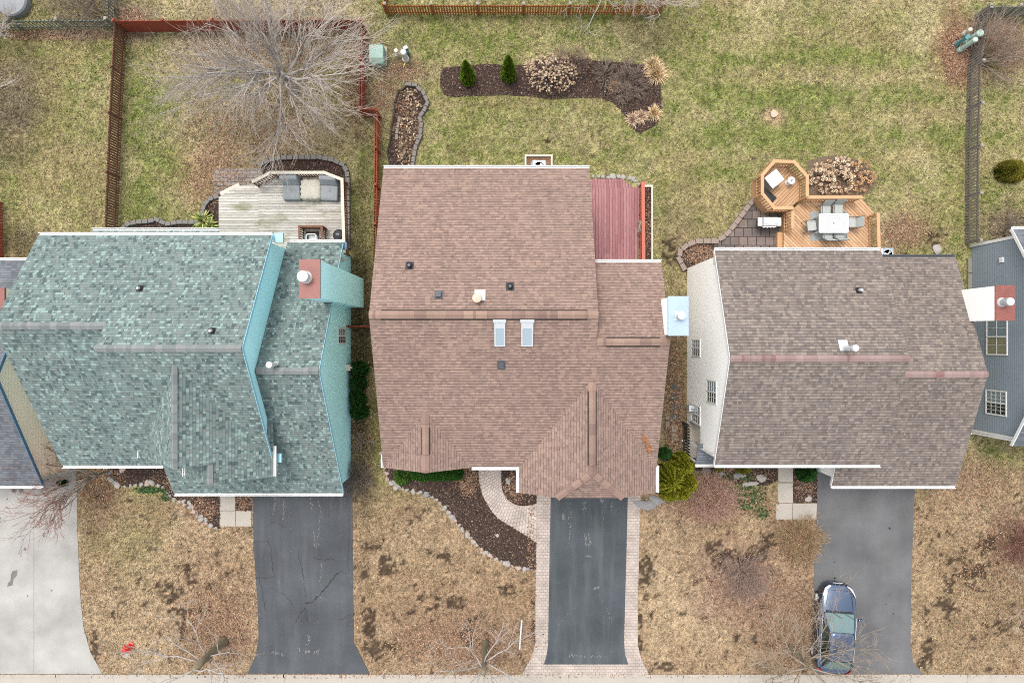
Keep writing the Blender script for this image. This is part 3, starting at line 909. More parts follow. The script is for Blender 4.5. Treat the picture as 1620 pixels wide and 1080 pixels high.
def resample(pts, n):
    pts = [Vector((a[0], a[1], 0)) for a in pts]
    for _ in range(2):   # Chaikin smoothing
        q = [pts[0]]
        for i in range(len(pts) - 1):
            q += [pts[i] * 0.75 + pts[i + 1] * 0.25, pts[i] * 0.25 + pts[i + 1] * 0.75]
        pts = q + [pts[-1]]
    d = [0]
    for i in range(len(pts) - 1): d.append(d[-1] + (pts[i + 1] - pts[i]).length)
    out = []
    for i in range(n):
        t = d[-1] * i / (n - 1)
        j = max(0, min(len(pts) - 2, int(np.searchsorted(d, t)) - 1))
        f = (t - d[j]) / max(1e-9, d[j + 1] - d[j])
        out.append(pts[j].lerp(pts[j + 1], f))
    return out


N_ = 40
A_ = resample(L_, N_); B_ = resample(R_, N_)
me = bpy.data.meshes.new('walkway')
vs = []; fs = []; uvs = []
s_ = 0
K_ = 6
for i in range(N_):
    if i: s_ += ((A_[i] + B_[i]) / 2 - (A_[i - 1] + B_[i - 1]) / 2).length
    for k in range(K_ + 1):
        p = A_[i].lerp(B_[i], k / K_); vs.append((p.x, p.y, 0.034)); uvs.append((k / K_ * 1.3, s_))
for i in range(N_ - 1):
    for k in range(K_):
        a = i * (K_ + 1) + k
        fs.append((a, a + 1, a + K_ + 2, a + K_ + 1))
me.from_pydata(vs, [], fs)
ul = me.uv_layers.new(name='UVMap')
for l in me.loops: ul.data[l.index].uv = uvs[l.vertex_index]
me.materials.append(M['paver_path']); me.update()
kind(link_mesh('walkway', me), 'structure')

# cracks in the old drive, as narrow sunken-tar strips
def crack(parent, pts, w=0.02, z=0.0265):
    P_ = resample([P(a, b)[:2] for a, b in pts], max(6, 5 * len(pts)))
    m = MB(); v = []
    n = len(P_)
    for i in range(n):
        d = (P_[min(i + 1, n - 1)] - P_[max(0, i - 1)]).normalized(); sd = Vector((-d.y, d.x, 0))
        ww = 0.75 * w * (0.35 + random.random()) * (0.4 if i in (0, n - 1) else 1)
        o = sd * random.uniform(-0.05, 0.05)
        v += [P_[i] + o + sd * ww + Vector((0, 0, z)), P_[i] + o - sd * ww + Vector((0, 0, z))]
    m.add(v, [(2 * i + 1, 2 * i + 3, 2 * i + 2, 2 * i) for i in range(n - 1)])
    m.build('crack', M['crack'], parent)


for pts, w in [([(401, 856), (415, 855), (428, 856), (430, 880), (432, 900), (434, 912)], .016), ([(404, 914), (418, 914), (434, 912)], .025), ([(470, 868), (476, 890), (480, 910), (482, 925), (485, 945)], .018), ([(495, 882), (512, 884), (530, 885)], .022), ([(483, 955), (497, 950), (507, 938), (518, 928), (528, 912), (540, 902)], .04), ([(540, 902), (548, 908)], .02), ([(482, 958), (484, 972), (487, 983)], .02), ([(483, 960), (473, 972), (466, 985)], .025), ([(537, 980), (548, 975), (557, 970)], .018), ([(410, 915), (415, 935), (419, 950), (420, 965)], .02), ([(428, 826), (440, 827), (448, 832), (454, 835)], .015), ([(425, 928), (445, 935), (460, 950), (466, 965)], .012), ([(553, 850), (550, 880), (553, 905)], .012), ([(552, 800), (554, 830), (552, 860)], .012)]:
    crack(da, pts, w)

M['scuff'] = plain('pale_mineral_streak', (.135, .137, .135), 0.95, 0.1, 0.35, 12.0)
def scuff(parent, pts, w, z=0.0275):
    P_ = resample([P(a, b)[:2] for a, b in pts], 10 * len(pts)); m = MB()
    for i in range(len(P_) - 1):
        for _ in range(2):
            if random.random() < .5: continue
            c = P_[i].lerp(P_[i + 1], random.random()) + Vector((random.gauss(0, w * 1.3), random.gauss(0, w), 0)); n = random.randint(4, 6); r = w * random.uniform(.3, 1.1); st = random.uniform(1.0, 2.6)
            m.add([(c.x + math.cos(k * 6.283 / n) * r * random.uniform(.5, 1.2), c.y + math.sin(k * 6.283 / n) * r * st * random.uniform(.5, 1.2), z + random.uniform(0, .0015)) for k in range(n)], [tuple(range(n))])
    m.build('mineral_streak', M['scuff'], parent)


for pts, w in [([(436, 786), (434, 800), (432, 815)], .035), ([(450, 786), (449, 805), (448, 822)], .03), ([(491, 786), (493, 800), (495, 808)], .03), ([(503, 790), (508, 805), (507, 820), (504, 845), (502, 865)], .03), ([(497, 840), (499, 865)], .025), ([(508, 885), (509, 905), (506, 925)], .025), ([(487, 1000), (489, 1020)], .04), ([(474, 1025), (490, 1032), (510, 1030)], .05), ([(430, 1030), (450, 1035)], .04), ([(500, 940), (520, 950)], .02)]: scuff(da, pts, w)
for pts, w in [([(904, 790), (903, 810), (901, 835), (900, 860)], .035), ([(925, 790), (924, 808)], .04), ([(949, 788), (955, 795)], .04), ([(966, 795), (969, 812)], .03), ([(926, 842), (926, 862)], .035), ([(933, 842), (934, 862)], .035), ([(890, 812), (893, 822)], .035), ([(953, 800), (955, 840), (953, 880)], .022), ([(960, 960), (970, 985)], .03), ([(900, 1035), (930, 1038), (960, 1036)], .04), ([(880, 990), (910, 960)], .02), ([(926, 878), (934, 880)], .03), ([(940, 930), (948, 928)], .03)]: scuff(db, pts, w)

# oil spots
def spot(parent, px, py, r, mat='crack', z=0.027):
    c = P(px, py); n = 16
    pts = [(c.x + math.cos(t * 2 * math.pi / n) * r * random.uniform(.7, 1.2), c.y + math.sin(t * 2 * math.pi / n) * r * random.uniform(.7, 1.2)) for t in range(n)]
    m = MB().prism(pts, z - .003, z)
    return m.build('oil_stain', M[mat], parent)


M['stain'] = plain('oil_stain', (.12, .115, .105), 0.8, 0.2, 0.25, 4)
dw = [o for o in C.objects if o.name == 'driveway'][0]
for px, py, r in [(23, 775, .14), (34, 776, .13), (12, 789, .05), (0, 819, .06), (49, 818, .06), (40, 868, .09), (70, 847, .05), (82, 933, .05), (44, 942, .04)]: spot(dw, px, py, r, 'stain', .025)
m = MB().prism(pxpoly([(20, 903), (28, 901), (27, 910), (22, 915), (20, 925), (12, 927), (13, 921), (17, 918), (18, 908)]), .02, .025); m.build('oil_stain', M['stain'], dw)
for px, py, r in [(1407, 835, .06), (1320, 914, .06), (1320, 888, .04), (1413, 970, .04), (1401, 955, .03)]: spot(dc, px, py, r)
m = MB(); m.box(P(54, 0).x - .006, P(54, 0).x + .006, P(0, 1064).y, P(0, 770).y, .015, .0245); m.build('joint', M['stain'], dw)

# kerb, gutter and street
yk = P(0, 1066).y
nb_ = MB()
for i in range(-22, 22):
    x = i * 3.0 + random.uniform(-.1, .1)
    nb_.box(x + .008, x + 3.0 - .0, yk - 0.16, yk, -0.12, 0.045)
kind(nb_.build('kerb', M['concrete'], bevel=0.012), 'structure')
nb_ = MB()
for i in range(-22, 22):
    x = i * 3.0
    nb_.box(x + .008, x + 3.0, yk - 0.62, yk - 0.163, -0.12, 0.012)
kind(nb_.build('gutter', M['concrete']), 'structure')
kind(MB().box(-300, 300, yk - 9.0, yk - 0.625, -0.2, 0.0).build('street', M['street']), 'structure')
# ------------------------------------------------------------------ houses
def roof_slab(mb, pts, t=0.10):
    """a roof plane given by its top outline (planar), made t thick downwards"""
    n = len(pts); a = [Vector(p) for p in pts]
    nr = Vector((0, 0, 0))
    for i in range(n): nr += a[i].cross(a[(i + 1) % n])
    if nr.z < 0: a = a[::-1]
    b = [p - Vector((0, 0, t)) for p in a]
    f = [tuple(range(n)), tuple(range(n, 2 * n))[::-1]] + [(i, n + i, n + (i + 1) % n, (i + 1) % n) for i in range(n)]
    mb.add(a + b, f)


def gable_body(mb, x0, x1, yb, zb, yr, zr, yf, zf, inset=0.30, drop=0.16):
    """solid house volume under a gable roof whose ridge runs along X; eaves given at the roof edge"""
    sb = (zr - zb) / (yb - yr); sf = (zr - zf) / (yr - yf)
    prof = [(yb - inset, 0), (yb - inset, zb + sb * inset - drop), (yr, zr - drop), (yf + inset, zf + sf * inset - drop), (yf + inset, 0)]
    mb.extr([(x0, y, z) for y, z in prof], (x1 - x0, 0, 0))


def gable_body_y(mb, y0, y1, xl, zl, xr, zr, xe, ze, inset=0.2, drop=0.16):
    """the same with the ridge along Y"""
    sl = (zr - zl) / (xr - xl); se = (zr - ze) / (xe - xr)
    prof = [(xl + inset, 0), (xl + inset, zl + sl * inset - drop), (xr, zr - drop), (xe - inset, ze + se * inset - drop), (xe - inset, 0)]
    mb.extr([(x, y0, z) for x, z in prof], (0, y1 - y0, 0))


def ridge_cap(name, a, b, w, sl, mat, parent, lift=0.025):
    """folded cap shingles along a ridge from a to b; sl = slope of the two roof planes"""
    a = Vector(a); b = Vector(b); d = (b - a).normalized(); s = d.cross(Vector((0, 0, 1))).normalized()
    dn = Vector((0, 0, -sl * w)); up = Vector((0, 0, lift))
    m = MB()
    v = []
    for p in (a, b):
        v += [p + up, p + s * w + dn + up, p - s * w + dn + up]
    me = bpy.data.meshes.new(name)
    me.from_pydata([tuple(q) for q in v], [], [(0, 1, 4, 3), (0, 3, 5, 2)])
    u = me.uv_layers.new(name='UVMap')
    L = (b - a).length
    for p in me.polygons:
        for li in p.loop_indices:
            vi = me.loops[li].vertex_index
            u.data[li].uv = ((L if vi >= 3 else 0) + 3.0 * a.x % 7, 2.5)
    me.materials.append(mat); me.update()
    o = link_mesh(name, me, parent)
    so = o.modifiers.new('thick', 'SOLIDIFY'); so.thickness = 0.03; so.offset = 1
    return o


def gutter(a, b, parent, mat='white', w=0.13, inner=True):
    """open gutter trough along an eave from a to b (outer side given by the roof edge)"""
    m = MB(); a = Vector(a); b = Vector(b)
    d = (b - a).normalized(); s = d.cross(Vector((0, 0, 1))).normalized()
    z = Vector((0, 0, -0.06))
    m.bar(a + s * (w / 2) + z + Vector((0, 0, -.05)), b + s * (w / 2) + z + Vector((0, 0, -.05)), w, 0.02)
    m.bar(a + s * (w - .012) + z + Vector((0, 0, .012)), b + s * (w - .012) + z + Vector((0, 0, .012)), 0.03, 0.10)
    m.bar(a + s * .006 + z, b + s * .006 + z, 0.012, 0.10)
    return m.build('gutter', M[mat], parent)


def wall_window(x, sgn, y0, y1, z0, z1, parent, cols=2, rows=2, mull=1, frame='white', blind=None):
    """window on a wall facing sgn*X at plane x"""
    m = MB(); d = 0.035 * sgn; fw = 0.07
    xa, xb = sorted((x, x + d))
    for (a, b, c, e) in ((y0 - fw, y1 + fw, z0 - fw, z0), (y0 - fw, y1 + fw, z1, z1 + fw), (y0 - fw, y0, z0, z1), (y1, y1 + fw, z0, z1)):
        m.box(xa, xb, a, b, c, e)
    for i in range(1, mull + 1):
        yy = y0 + (y1 - y0) * i / (mull + 1); m.box(xa, xb - .004 if sgn > 0 else xb, yy - .035, yy + .035, z0, z1)
    xm0, xm1 = sorted((x + d * .35, x + d * .72))
    for i in range(1, cols * (mull + 1)):
        if i % cols == 0: continue
        yy = y0 + (y1 - y0) * i / (cols * (mull + 1)); m.box(xm0, xm1, yy - .009, yy + .009, z0, z1)
    for i in range(1, rows):
        zz = z0 + (z1 - z0) * i / rows; m.box(xm0, xm1 - .002, y0, y1, zz - .009, zz + .009)
    w = m.build('window', M[frame], parent)
    xp0, xp1 = sorted((x + d * .08, x + d * .3))
    ym = (y0 + y1) / 2
    MB().box(xp0, xp1, ym, y1, z0, z1).build('pane', M['glass_pale'], w)
    MB().box(xp0, xp1, y0, ym - .002, z0, z1).build('pane', M[blind or 'glass'], w)
    return w


def front_window(y, x0, x1, z0, z1, parent, frame='white'):
    m = MB(); fw = .07
    for (a, b, c, e) in ((x0 - fw, x1 + fw, z0 - fw, z0), (x0 - fw, x1 + fw, z1, z1 + fw), (x0 - fw, x0, z0, z1), (x1, x1 + fw, z0, z1), ((x0 + x1) / 2 - .03, (x0 + x1) / 2 + .03, z0, z1)):
        m.box(a, b, y - .04, y, c, e)
    w = m.build('window', M[frame], parent)
    MB().box(x0, x1, y - .015, y - .004, z0, z1).build('pane', M['glass'], w)


def garage_door(y, x0, x1, parent, mat='white', h=2.1):
    m = MB()
    for i in range(4):
        z0 = .05 + i * h / 4; m.box(x0, x1, y - .03, y, z0, z0 + h / 4 - .012)
        n = 6 if x1 - x0 > 3 else 4
        for k in range(n):
            a = x0 + (x1 - x0) * (k + .12) / n; b = x0 + (x1 - x0) * (k + .88) / n
            m.box(a, b, y - .042, y - .031, z0 + .1, z0 + h / 4 - .1)
    m.build('garage_door', M[mat], parent)


def front_door(y, x0, x1, parent):
    m = MB(); m.box(x0, x1, y - .04, y, .15, 2.2)
    for (a, b) in ((.1, .45), (.55, .9)):
        for (c, e) in ((.3, 1.0), (1.15, 2.0)): m.box(x0 + (x1 - x0) * a, x0 + (x1 - x0) * b, y - .055, y - .041, c, e)
    d = m.build('door', M['door'], parent)
    MB().cyl((x1 - .08, y - .11, 1.1), (x1 - .08, y - .04, 1.1), .03).build('handle', M['dark_metal'], d)


def vent_pipe(x, y, z, parent, r=0.05, h=0.32, pipe='plastic_white', boot='black', slope=0.0, plate=0.26):
    m = MB(); m.cyl((x, y, z - .1), (x, y, z + h), r, n=14, caps=False)
    m.cyl((x, y, z + h - .004), (x, y, z + h), r * 1.08, n=14, caps=False)
    m.cyl((x, y, z - .1), (x, y, z + h - .06), r * .8, n=14)
    o = m.build('vent_pipe', M[pipe], parent, smooth=False)
    b = MB(); dz = slope * plate / 2
    b.add([(x - plate / 2, y - plate / 2, z + dz * -1 + .02), (x + plate / 2, y - plate / 2, z - dz + .02), (x + plate / 2, y + plate / 2, z + dz + .02), (x - plate / 2, y + plate / 2, z + dz + .02)], [(0, 1, 2, 3)])
    b.cyl((x, y, z - .05), (x, y, z + h * .45), r * 1.9, r * 1.25, n=14)
    b.build('boot', M[boot], o)
    return o


def flue(x, y, z, h, r, parent, mat='metal_light', name='flue', cap=1.5):
    m = MB(); m.cyl((x, y, z - .05), (x, y, z + h), r, n=20)
    m.cyl((x, y, z - .05), (x, y, z + .06), r * 1.5, r * 1.2, n=20)
    m.lathe((x, y, z + h), [(r * 1.15, -.12), (r * cap, -.10), (r * cap, .05), (r * cap * .94, .075), (0.001, .10)], 24)
    return m.build(name, M[mat], parent, smooth=False)


def ridge_vent(a, b, w, sl, mat, parent, h=0.075):
    a = Vector(a); b = Vector(b); d = (b - a).normalized(); s = d.cross(Vector((0, 0, 1))).normalized()
    m = MB(); v = []
    for p in (a, b):
        wb = w + .055
        v += [p + s * wb + Vector((0, 0, -sl * wb + .01)), p + s * w + Vector((0, 0, -sl * w + h)), p + Vector((0, 0, h + .01)), p - s * w + Vector((0, 0, -sl * w + h)), p - s * wb + Vector((0, 0, -sl * wb + .01))]
    me = bpy.data.meshes.new('ridge_vent')
    me.from_pydata([tuple(q) for q in v], [], [(0, 5, 6, 1), (1, 6, 7, 2), (2, 7, 8, 3), (3, 8, 9, 4), (0, 1, 2, 3, 4), (9, 8, 7, 6, 5)])
    u = me.uv_layers.new(name='UVMap'); L = (b - a).length
    for p in me.polygons:
        for li in p.loop_indices: u.data[li].uv = ((L if me.loops[li].vertex_index >= 5 else 0), 2.5)
    me.materials.append(mat)
    me.materials.append(M['wood_dark'])
    for i in (0, 3): me.polygons[i].material_index = 1
    me.update()
    return link_mesh('ridge_vent', me, parent)


# ================= brown-roofed house in the middle =================
hb = thing('house', 'house with the plain brown shingle roof, two skylights and front driveway with pale paver borders', 'house', (0, 0, 0))
m = MB()
gable_body(m, -5.6, 3.3, 7.81, 5.2, 1.08, 8.34, -5.65, 5.24)
gable_body(m, 3.3, 6.3, 3.44, 6.26, -.02, 7.84, -5.5, 5.3)
gable_body_y(m, -5.5, -1.5, .32, 5.2, 3.40, 7.1, 6.5, 5.2)
m.extr([(.52, -6.5, 0), (.52, -6.5, 5.17), (1.75, -6.5, 5.9), (5.05, -6.5, 5.9), (6.30, -6.5, 5.17), (6.30, -6.5, 0)], (0, .99, 0))
gable_body_y(m, -5.42, -2.6, -5.78, 5.2, -3.75, 6.42, -1.82, 5.2)
m.build('wall', M['siding_tan'], hb)
m = MB()
S = M['shingle_brown']
roof_slab(m, [(-5.8, 1.08, 8.34), (3.5, 1.08, 8.34), (3.5, 7.81, 5.2), (-5.8, 7.81, 5.2)])
sl = (8.34 - 5.24) / 6.73
zf = lambda y: 8.34 - sl * (1.08 - y)
roof_slab(m, [(-5.8, 1.08, 8.34), (-5.8, -5.65, zf(-5.65)), (6.52, -5.65, zf(-5.65)), (6.52, -.02, zf(-.02)), (3.5, -.02, zf(-.02)), (3.5, 1.08, 8.34)])
roof_slab(m, [(3.46, -.02, zf(-.02)), (6.52, -.02, zf(-.02)), (6.52, 3.44, 6.26), (3.46, 3.44, 6.26)])
roof_slab(m, [(3.40, -1.25, 7.1), (3.40, -5.57, 7.1), (1.96, -6.82, 6.215), (.32, -6.82, 5.2), (.32, -1.25, 5.2)])
roof_slab(m, [(3.40, -1.25, 7.1), (6.50, -1.25, 5.2), (6.50, -6.82, 5.2), (4.84, -6.82, 6.215), (3.40, -5.57, 7.1)])
roof_slab(m, [(3.40, -5.57, 7.1), (4.84, -6.82, 6.215), (1.96, -6.82, 6.215)])
roof_slab(m, [(-3.75, -2.75, 6.42), (-3.75, -5.69, 6.42), (-5.78, -5.69, 5.2), (-5.78, -2.75, 5.2)])
roof_slab(m, [(-3.75, -2.75, 6.42), (-1.82, -2.75, 5.2), (-1.82, -5.69, 5.2), (-3.75, -5.69, 6.42)])
rb = m.build('roof', S, hb, uvplane=True)
cp = M['shingle_brown_cap']
ridge_cap('ridge_cap', (-5.8, 1.08, 8.34), (3.5, 1.08, 8.34), .15, sl, cp, rb)
ridge_cap('ridge_cap', (3.5, -.02, zf(-.02)), (6.52, -.02, zf(-.02)), .15, sl, cp, rb)
ridge_cap('ridge_cap', (3.40, -1.55, 7.1), (3.40, -5.57, 7.1), .15, .6, cp, rb)
ridge_cap('ridge_cap', (-3.75, -3.0, 6.42), (-3.75, -5.69, 6.42), .15, .6, cp, rb)
for sx in (1.44, -1.44): ridge_cap('ridge_cap', (3.40, -5.57, 7.1), (3.40 + sx, -6.82, 6.215), .14, .35, cp, rb)
ridge_vent((-5.33, 1.08, 8.36), (3.05, 1.08, 8.36), .16, sl, cp, rb)
ridge_vent((3.88, -.02, zf(-.02) + .02), (6.1, -.02, zf(-.02) + .02), .15, sl, cp, rb)
ridge_vent((3.40, -2.1, 7.12), (3.40, -5.25, 7.12), .14, .6, cp, rb)
ridge_vent((-3.75, -3.72, 6.44), (-3.75, -4.9, 6.44), .14, .6, cp, rb)
gutter((3.5, 7.81, 5.2), (-5.8, 7.81, 5.2), hb)
gutter((6.52, 3.44, 6.26), (3.5, 3.44, 6.26), hb)
gutter((-1.82, -5.65, 5.24), (.30, -5.65, 5.24), hb)
gutter((.32, -5.50, 5.2), (.32, -6.82, 5.2), hb)
gutter((6.5, -6.82, 5.2), (6.5, -5.6, 5.2), hb)
gutter((-5.78, -5.1, 5.2), (-5.78, -5.69, 5.2), hb)
for (px, py, pl) in ((648, 420, .34), (807, 453, .34)):
    y = (540 - py) / F * 29; z = 5.2 + (7.81 - y) * (8.34 - 5.2) / 6.73; p = P(px, py, z); z = 5.2 + (7.81 - p.y) * .4666; p = P(px, py, z)
    vent_pipe(p.x, p.y, z, rb, .075, .34, 'dark_metal', 'black', -.46, pl)
for (px, py) in ((694, 466), (793, 577)):
    y = (540 - py) / F * 28; z = zf(y) if py > 500 else 5.2 + (7.81 - y) * .4666; p = P(px, py, z)
    s_ = .46 if py > 500 else -.46
    bx = MB(); bx.obox((p.x, p.y, z + .09), (.22, .26, .16), 0, Matrix.Rotation(math.atan(s_), 3, 'X')); bx.obox((p.x, p.y, z + .02), (.34, .40, .02), 0, Matrix.Rotation(math.atan(s_), 3, 'X'))
    bx.build('vent_hood', M['dark_metal'], rb, bevel=.015)
p = P(756, 473, 7.7); z = 5.2 + (7.81 - p.y) * .4666
flue(p.x, p.y, z, .40, .11, rb, 'copper', 'flue', 1.75)
bx = MB(); bx.obox((p.x + .1, p.y + .14, z + .02 - .06), (.45, .5, .02), 0, Matrix.Rotation(math.atan(-.46), 3, 'X')); bx.build('flashing', M['metal_light'], rb)
for (xa, xb) in ((782, 799.5), (824.5, 843)):
    a = P(xa, 511, 8.05); b = P(xb, 548, 7.6)
    y0_, y1_ = a.y, b.y; fr = MB(); n_ = Vector((0, -sl, 1)).normalized()
    def q(x, y, h): return Vector((x, y, zf(y) + h))
    fw = .06
    for (x0_, x1_, ya, yb) in ((a.x, a.x + fw, y0_, y1_), (b.x - fw, b.x, y0_, y1_), (a.x + fw, b.x - fw, y0_ - .22, y0_), (a.x + fw, b.x - fw, y1_, y1_ + fw)):
        ylo, yhi = min(ya, yb), max(ya, yb)
        fr.add([q(x0_, ylo, -.05), q(x1_, ylo, -.05), q(x1_, yhi, -.05), q(x0_, yhi, -.05), q(x0_, ylo, .10), q(x1_, ylo, .10), q(x1_, yhi, .10), q(x0_, yhi, .10)], [(0, 3, 2, 1), (4, 5, 6, 7), (0, 1, 5, 4), (1, 2, 6, 5), (2, 3, 7, 6), (3, 0, 4, 7)])
    x0_, x1_ = a.x - .04, b.x + .04
    fr.add([q(x0_, y0_, .0), q(x1_, y0_, .0), q(x1_, y0_ + .14, .0), q(x0_, y0_ + .14, .0), q(x0_, y0_, .13), q(x1_, y0_, .13), q(x1_, y0_ + .14, .13), q(x0_, y0_ + .14, .13)], [(0, 3, 2, 1), (4, 5, 6, 7), (0, 1, 5, 4), (1, 2, 6, 5), (2, 3, 7, 6), (3, 0, 4, 7)])
    sk = fr.build('skylight', M['metal_light'], rb)
    g = MB(); x0_, x1_ = a.x + fw, b.x - fw
    g.add([q(x0_, y1_ + fw, .085), q(x1_, y1_ + fw, .085), q(x1_, y0_ - .0, .085), q(x0_, y0_ - .0, .085)], [(0, 1, 2, 3)])
    g.build('pane', M['skylight_glass'], sk)
# white side chimney with a bare metal top
m = MB(); m.box(6.32, 7.06, .27, 1.78, 0, 8.45)
ch = m.build('chimney', M['siding_white'], hb)
m = MB(); m.box(6.28, 7.10, .23, 1.82, 8.452, 8.56); m.build('cap', M['metal_sky'], ch)
flue(6.72, 1.03, 8.56, .38, .15, ch, 'metal_light', 'flue', 1.15)
m = MB(); m.box(6.53, 6.91, .84, 1.22, 8.562, 8.60); m.build('flashing', M['metal_light'], ch)
garage_door(-6.505, 1.2, 5.9, hb); front_door(-5.33, -.9, .1, hb)
front_window(-5.425, -4.7, -3.0, 1.0, 2.4, hb); front_window(-5.425, -4.6, -3.1, 3.3, 4.6, hb); front_window(-6.505, 2.5, 4.3, 3.2, 4.6, hb)

# ================= aqua house with the blue-green roof =================
ha = thing('house', 'aqua-sided house with mottled blue-green shingle roof left of the brown-roofed house', 'house', (-14, 0, 0))
G = M['shingle_green']
m = MB()
gable_body(m, -21.15, -16.7, 4.79, 5.2, .64, 7.94, -5.88, 3.57)
gable_body(m, -16.7, -10.98, 4.79, 5.2, -.28, 8.65, -5.35, 5.2)
gable_body(m, -10.98, -8.5, 4.84, 2.72, -1.26, 6.9, -7.40, 2.70)
gable_body_y(m, -4.95, -1.2, -16.75, 5.2, -13.77, 8.18, -10.85, 5.2)
gable_body_y(m, -5.85, -3, -14.72, 5.2, -12.76, 7.17, -10.85, 5.2)
m.extr([(-16.4, -7.06, 0), (-16.4, -7.06, 2.72), (-16.4, -4.9, 4.15), (-16.4, -4.9, 0)], (5.6, 0, 0))
m.box(-20.0, -14.0, 4.4, 5.1, 0, 2.7)
m.build('wall', M['siding_aqua'], ha)
m = MB()
sbk = (8.65 - 5.2) / (4.79 + .28)
roof_slab(m, [(-21.37, .64, 7.94), (-16.7, .64, 7.94), (-16.7, 4.79, 5.2), (-21.37, 4.79, 5.2)])
roof_slab(m, [(-21.37, .64, 7.94), (-21.37, -5.88, 3.60), (-16.6, -5.88, 3.60), (-16.6, .64, 7.94)])
roof_slab(m, [(-16.72, -.28, 8.65), (-10.84, -.28, 8.65), (-10.84, 4.79, 5.2), (-16.72, 4.79, 5.2)])
roof_slab(m, [(-16.72, -.28, 8.65), (-16.72, -5.35, 5.2), (-10.84, -5.35, 5.2), (-10.84, -.28, 8.65)])
roof_slab(m, [(-13.77, -.5, 8.2), (-13.77, -5.2, 8.2), (-16.77, -5.2, 5.2), (-16.77, -.5, 5.2)])
roof_slab(m, [(-13.77, -.5, 8.2), (-10.78, -.5, 5.21), (-10.78, -6.08, 5.21), (-12.76, -6.08, 7.19), (-12.76, -5.2, 7.19), (-13.77, -5.2, 8.2)])
roof_slab(m, [(-12.76, -4.8, 7.19), (-12.76, -6.08, 7.19), (-14.75, -6.08, 5.2), (-14.75, -4.8, 5.2)])
sw = (6.9 - 2.7) / 6.14
zw = lambda y: 6.9 + sw * (y + 1.26)
roof_slab(m, [(-16.5, -7.4, zw(-7.4)), (-8.25, -7.4, zw(-7.4)), (-8.25, -1.26, 6.9), (-10.95, -1.26, 6.9), (-10.95, -4.9, zw(-4.9)), (-16.5, -4.9, zw(-4.9))])
roof_slab(m, [(-10.95, -1.26, 6.9), (-8.25, -1.26, 6.9), (-8.25, 4.84, 2.72), (-10.95, 4.84, 2.72)])
roof_slab(m, [(-20.2, 4.55, 3.75), (-14.1, 4.55, 3.75), (-14.1, 5.32, 3.2), (-20.2, 5.32, 3.2)])
ra = m.build('roof', G, ha, uvplane=True)
cg = M['shingle_green_cap']
ridge_cap('ridge_cap', (-21.37, .64, 7.94), (-16.6, .64, 7.94), .13, .66, cg, ra)
ridge_cap('ridge_cap', (-16.72, -.28, 8.65), (-10.84, -.28, 8.65), .13, .68, cg, ra)
ridge_cap('ridge_cap', (-13.77, -.95, 8.2), (-13.77, -5.2, 8.2), .10, 1.0, cg, ra)
ridge_cap('ridge_cap', (-12.76, -5.2, 7.19), (-12.76, -6.08, 7.19), .10, 1.0, cg, ra)
ridge_cap('ridge_cap', (-10.9, -1.26, 6.9), (-8.25, -1.26, 6.9), .13, .69, cg, ra)
gutter((-10.84, 4.79, 5.2), (-21.37, 4.79, 5.2), ha)
gutter((-8.25, 4.84, 2.72), (-10.84, 4.84, 2.72), ha)
gutter((-14.1, 5.32, 3.2), (-20.2, 5.32, 3.2), ha)
gutter((-21.37, -5.88, 3.6), (-16.58, -5.88, 3.6), ha)
gutter((-16.5, -7.4, 2.7), (-8.25, -7.4, 2.7), ha)
gutter((-10.78, -6.08, 5.21), (-10.78, -4.72, 5.21), ha)
gutter((-14.75, -5.55, 5.2), (-14.75, -6.08, 5.2), ha)
gutter((-16.77, -4.95, 5.2), (-16.77, -5.25, 5.2), ha)
# aqua rake boards along the visible gable edges
m = MB()
for x, yb, zb, yr, zr, yf, zf2 in ((-10.84, 4.79, 5.2, -.28, 8.65, -5.35, 5.2), (-8.25, 4.84, 2.72, -1.26, 6.9, -7.4, 2.7)):
    for (a, c, d, e) in ((yb, zb, yr, zr), (yf, zf2, yr, zr)):
        m = MB(); m.extr([(x + .003, a, c - .01), (x + .003, d, e - .01), (x + .003, d, e - .19), (x + .003, a, c - .19)], (.022, 0, 0)); m.build('rake_board', M['aqua_trim'], ha)
m = MB(); m.extr([(-8.5, 4.5, 2.6), (-8.5, 4.86, 2.55), (-8.5, 4.86, 2.40), (-8.5, 4.5, 2.40)], (.4, 0, 0)); m.build('soffit_return', M['navy_trim'], ha)
m = MB(); m.box(-10.83, -10.42, 4.50, 4.93, 4.80, 4.96); m.build('soffit_return', M['aqua_trim'], ha)
m = MB(); m.box(-10.80, -10.50, -5.5, -5.1, 4.80, 4.92); m.build('soffit_return', M['aqua_trim'], ha)
# chimney chase with a rusty metal top
m = MB(); m.box(-8.60, -7.82, 1.78, 3.30, 0, 8.2)
ch = m.build('chimney', M['siding_aqua'], ha)
m = MB(); m.box(-8.64, -7.79, 1.745, 3.335, 8.202, 8.30); m.build('cap', M['metal_red'], ch)
flue(-8.36, 2.6, 8.30, .42, .19, ch, 'plastic_white', 'flue', 1.2)
def z_of(pln, px, py):
    z = 6.0
    for _ in range(12): p = P(px, py, z); z = pln(p.y)
    return P(px, py, z), z
bk = lambda y: 5.2 + sbk * (4.79 - y)
for (px, py, r, h) in ((222, 456, .07, .30), (336, 523, .07, .32)):
    p, z = z_of(bk, px, py); vent_pipe(p.x, p.y, z, ra, r, h, 'plastic_white', 'black', -.66)
p, z = z_of(lambda y: 6.9 - .685 * (y + 1.26), 436, 576)
flue(p.x, p.y, z, .75, .09, ra, 'plastic_white', 'flue', 1.5)
wall_window(-8.5, 1, -.06, .62, 1.15, 2.6, ha, cols=2, rows=4, mull=1)
bx = MB(); bx.cyl((-8.5, -1.35, .9), (-8.12, -1.35, .9), .05); bx.box(-8.5, -8.3, -1.5, -1.2, .7, 1.05); bx.build('meter', M['cream_plastic'], ha)
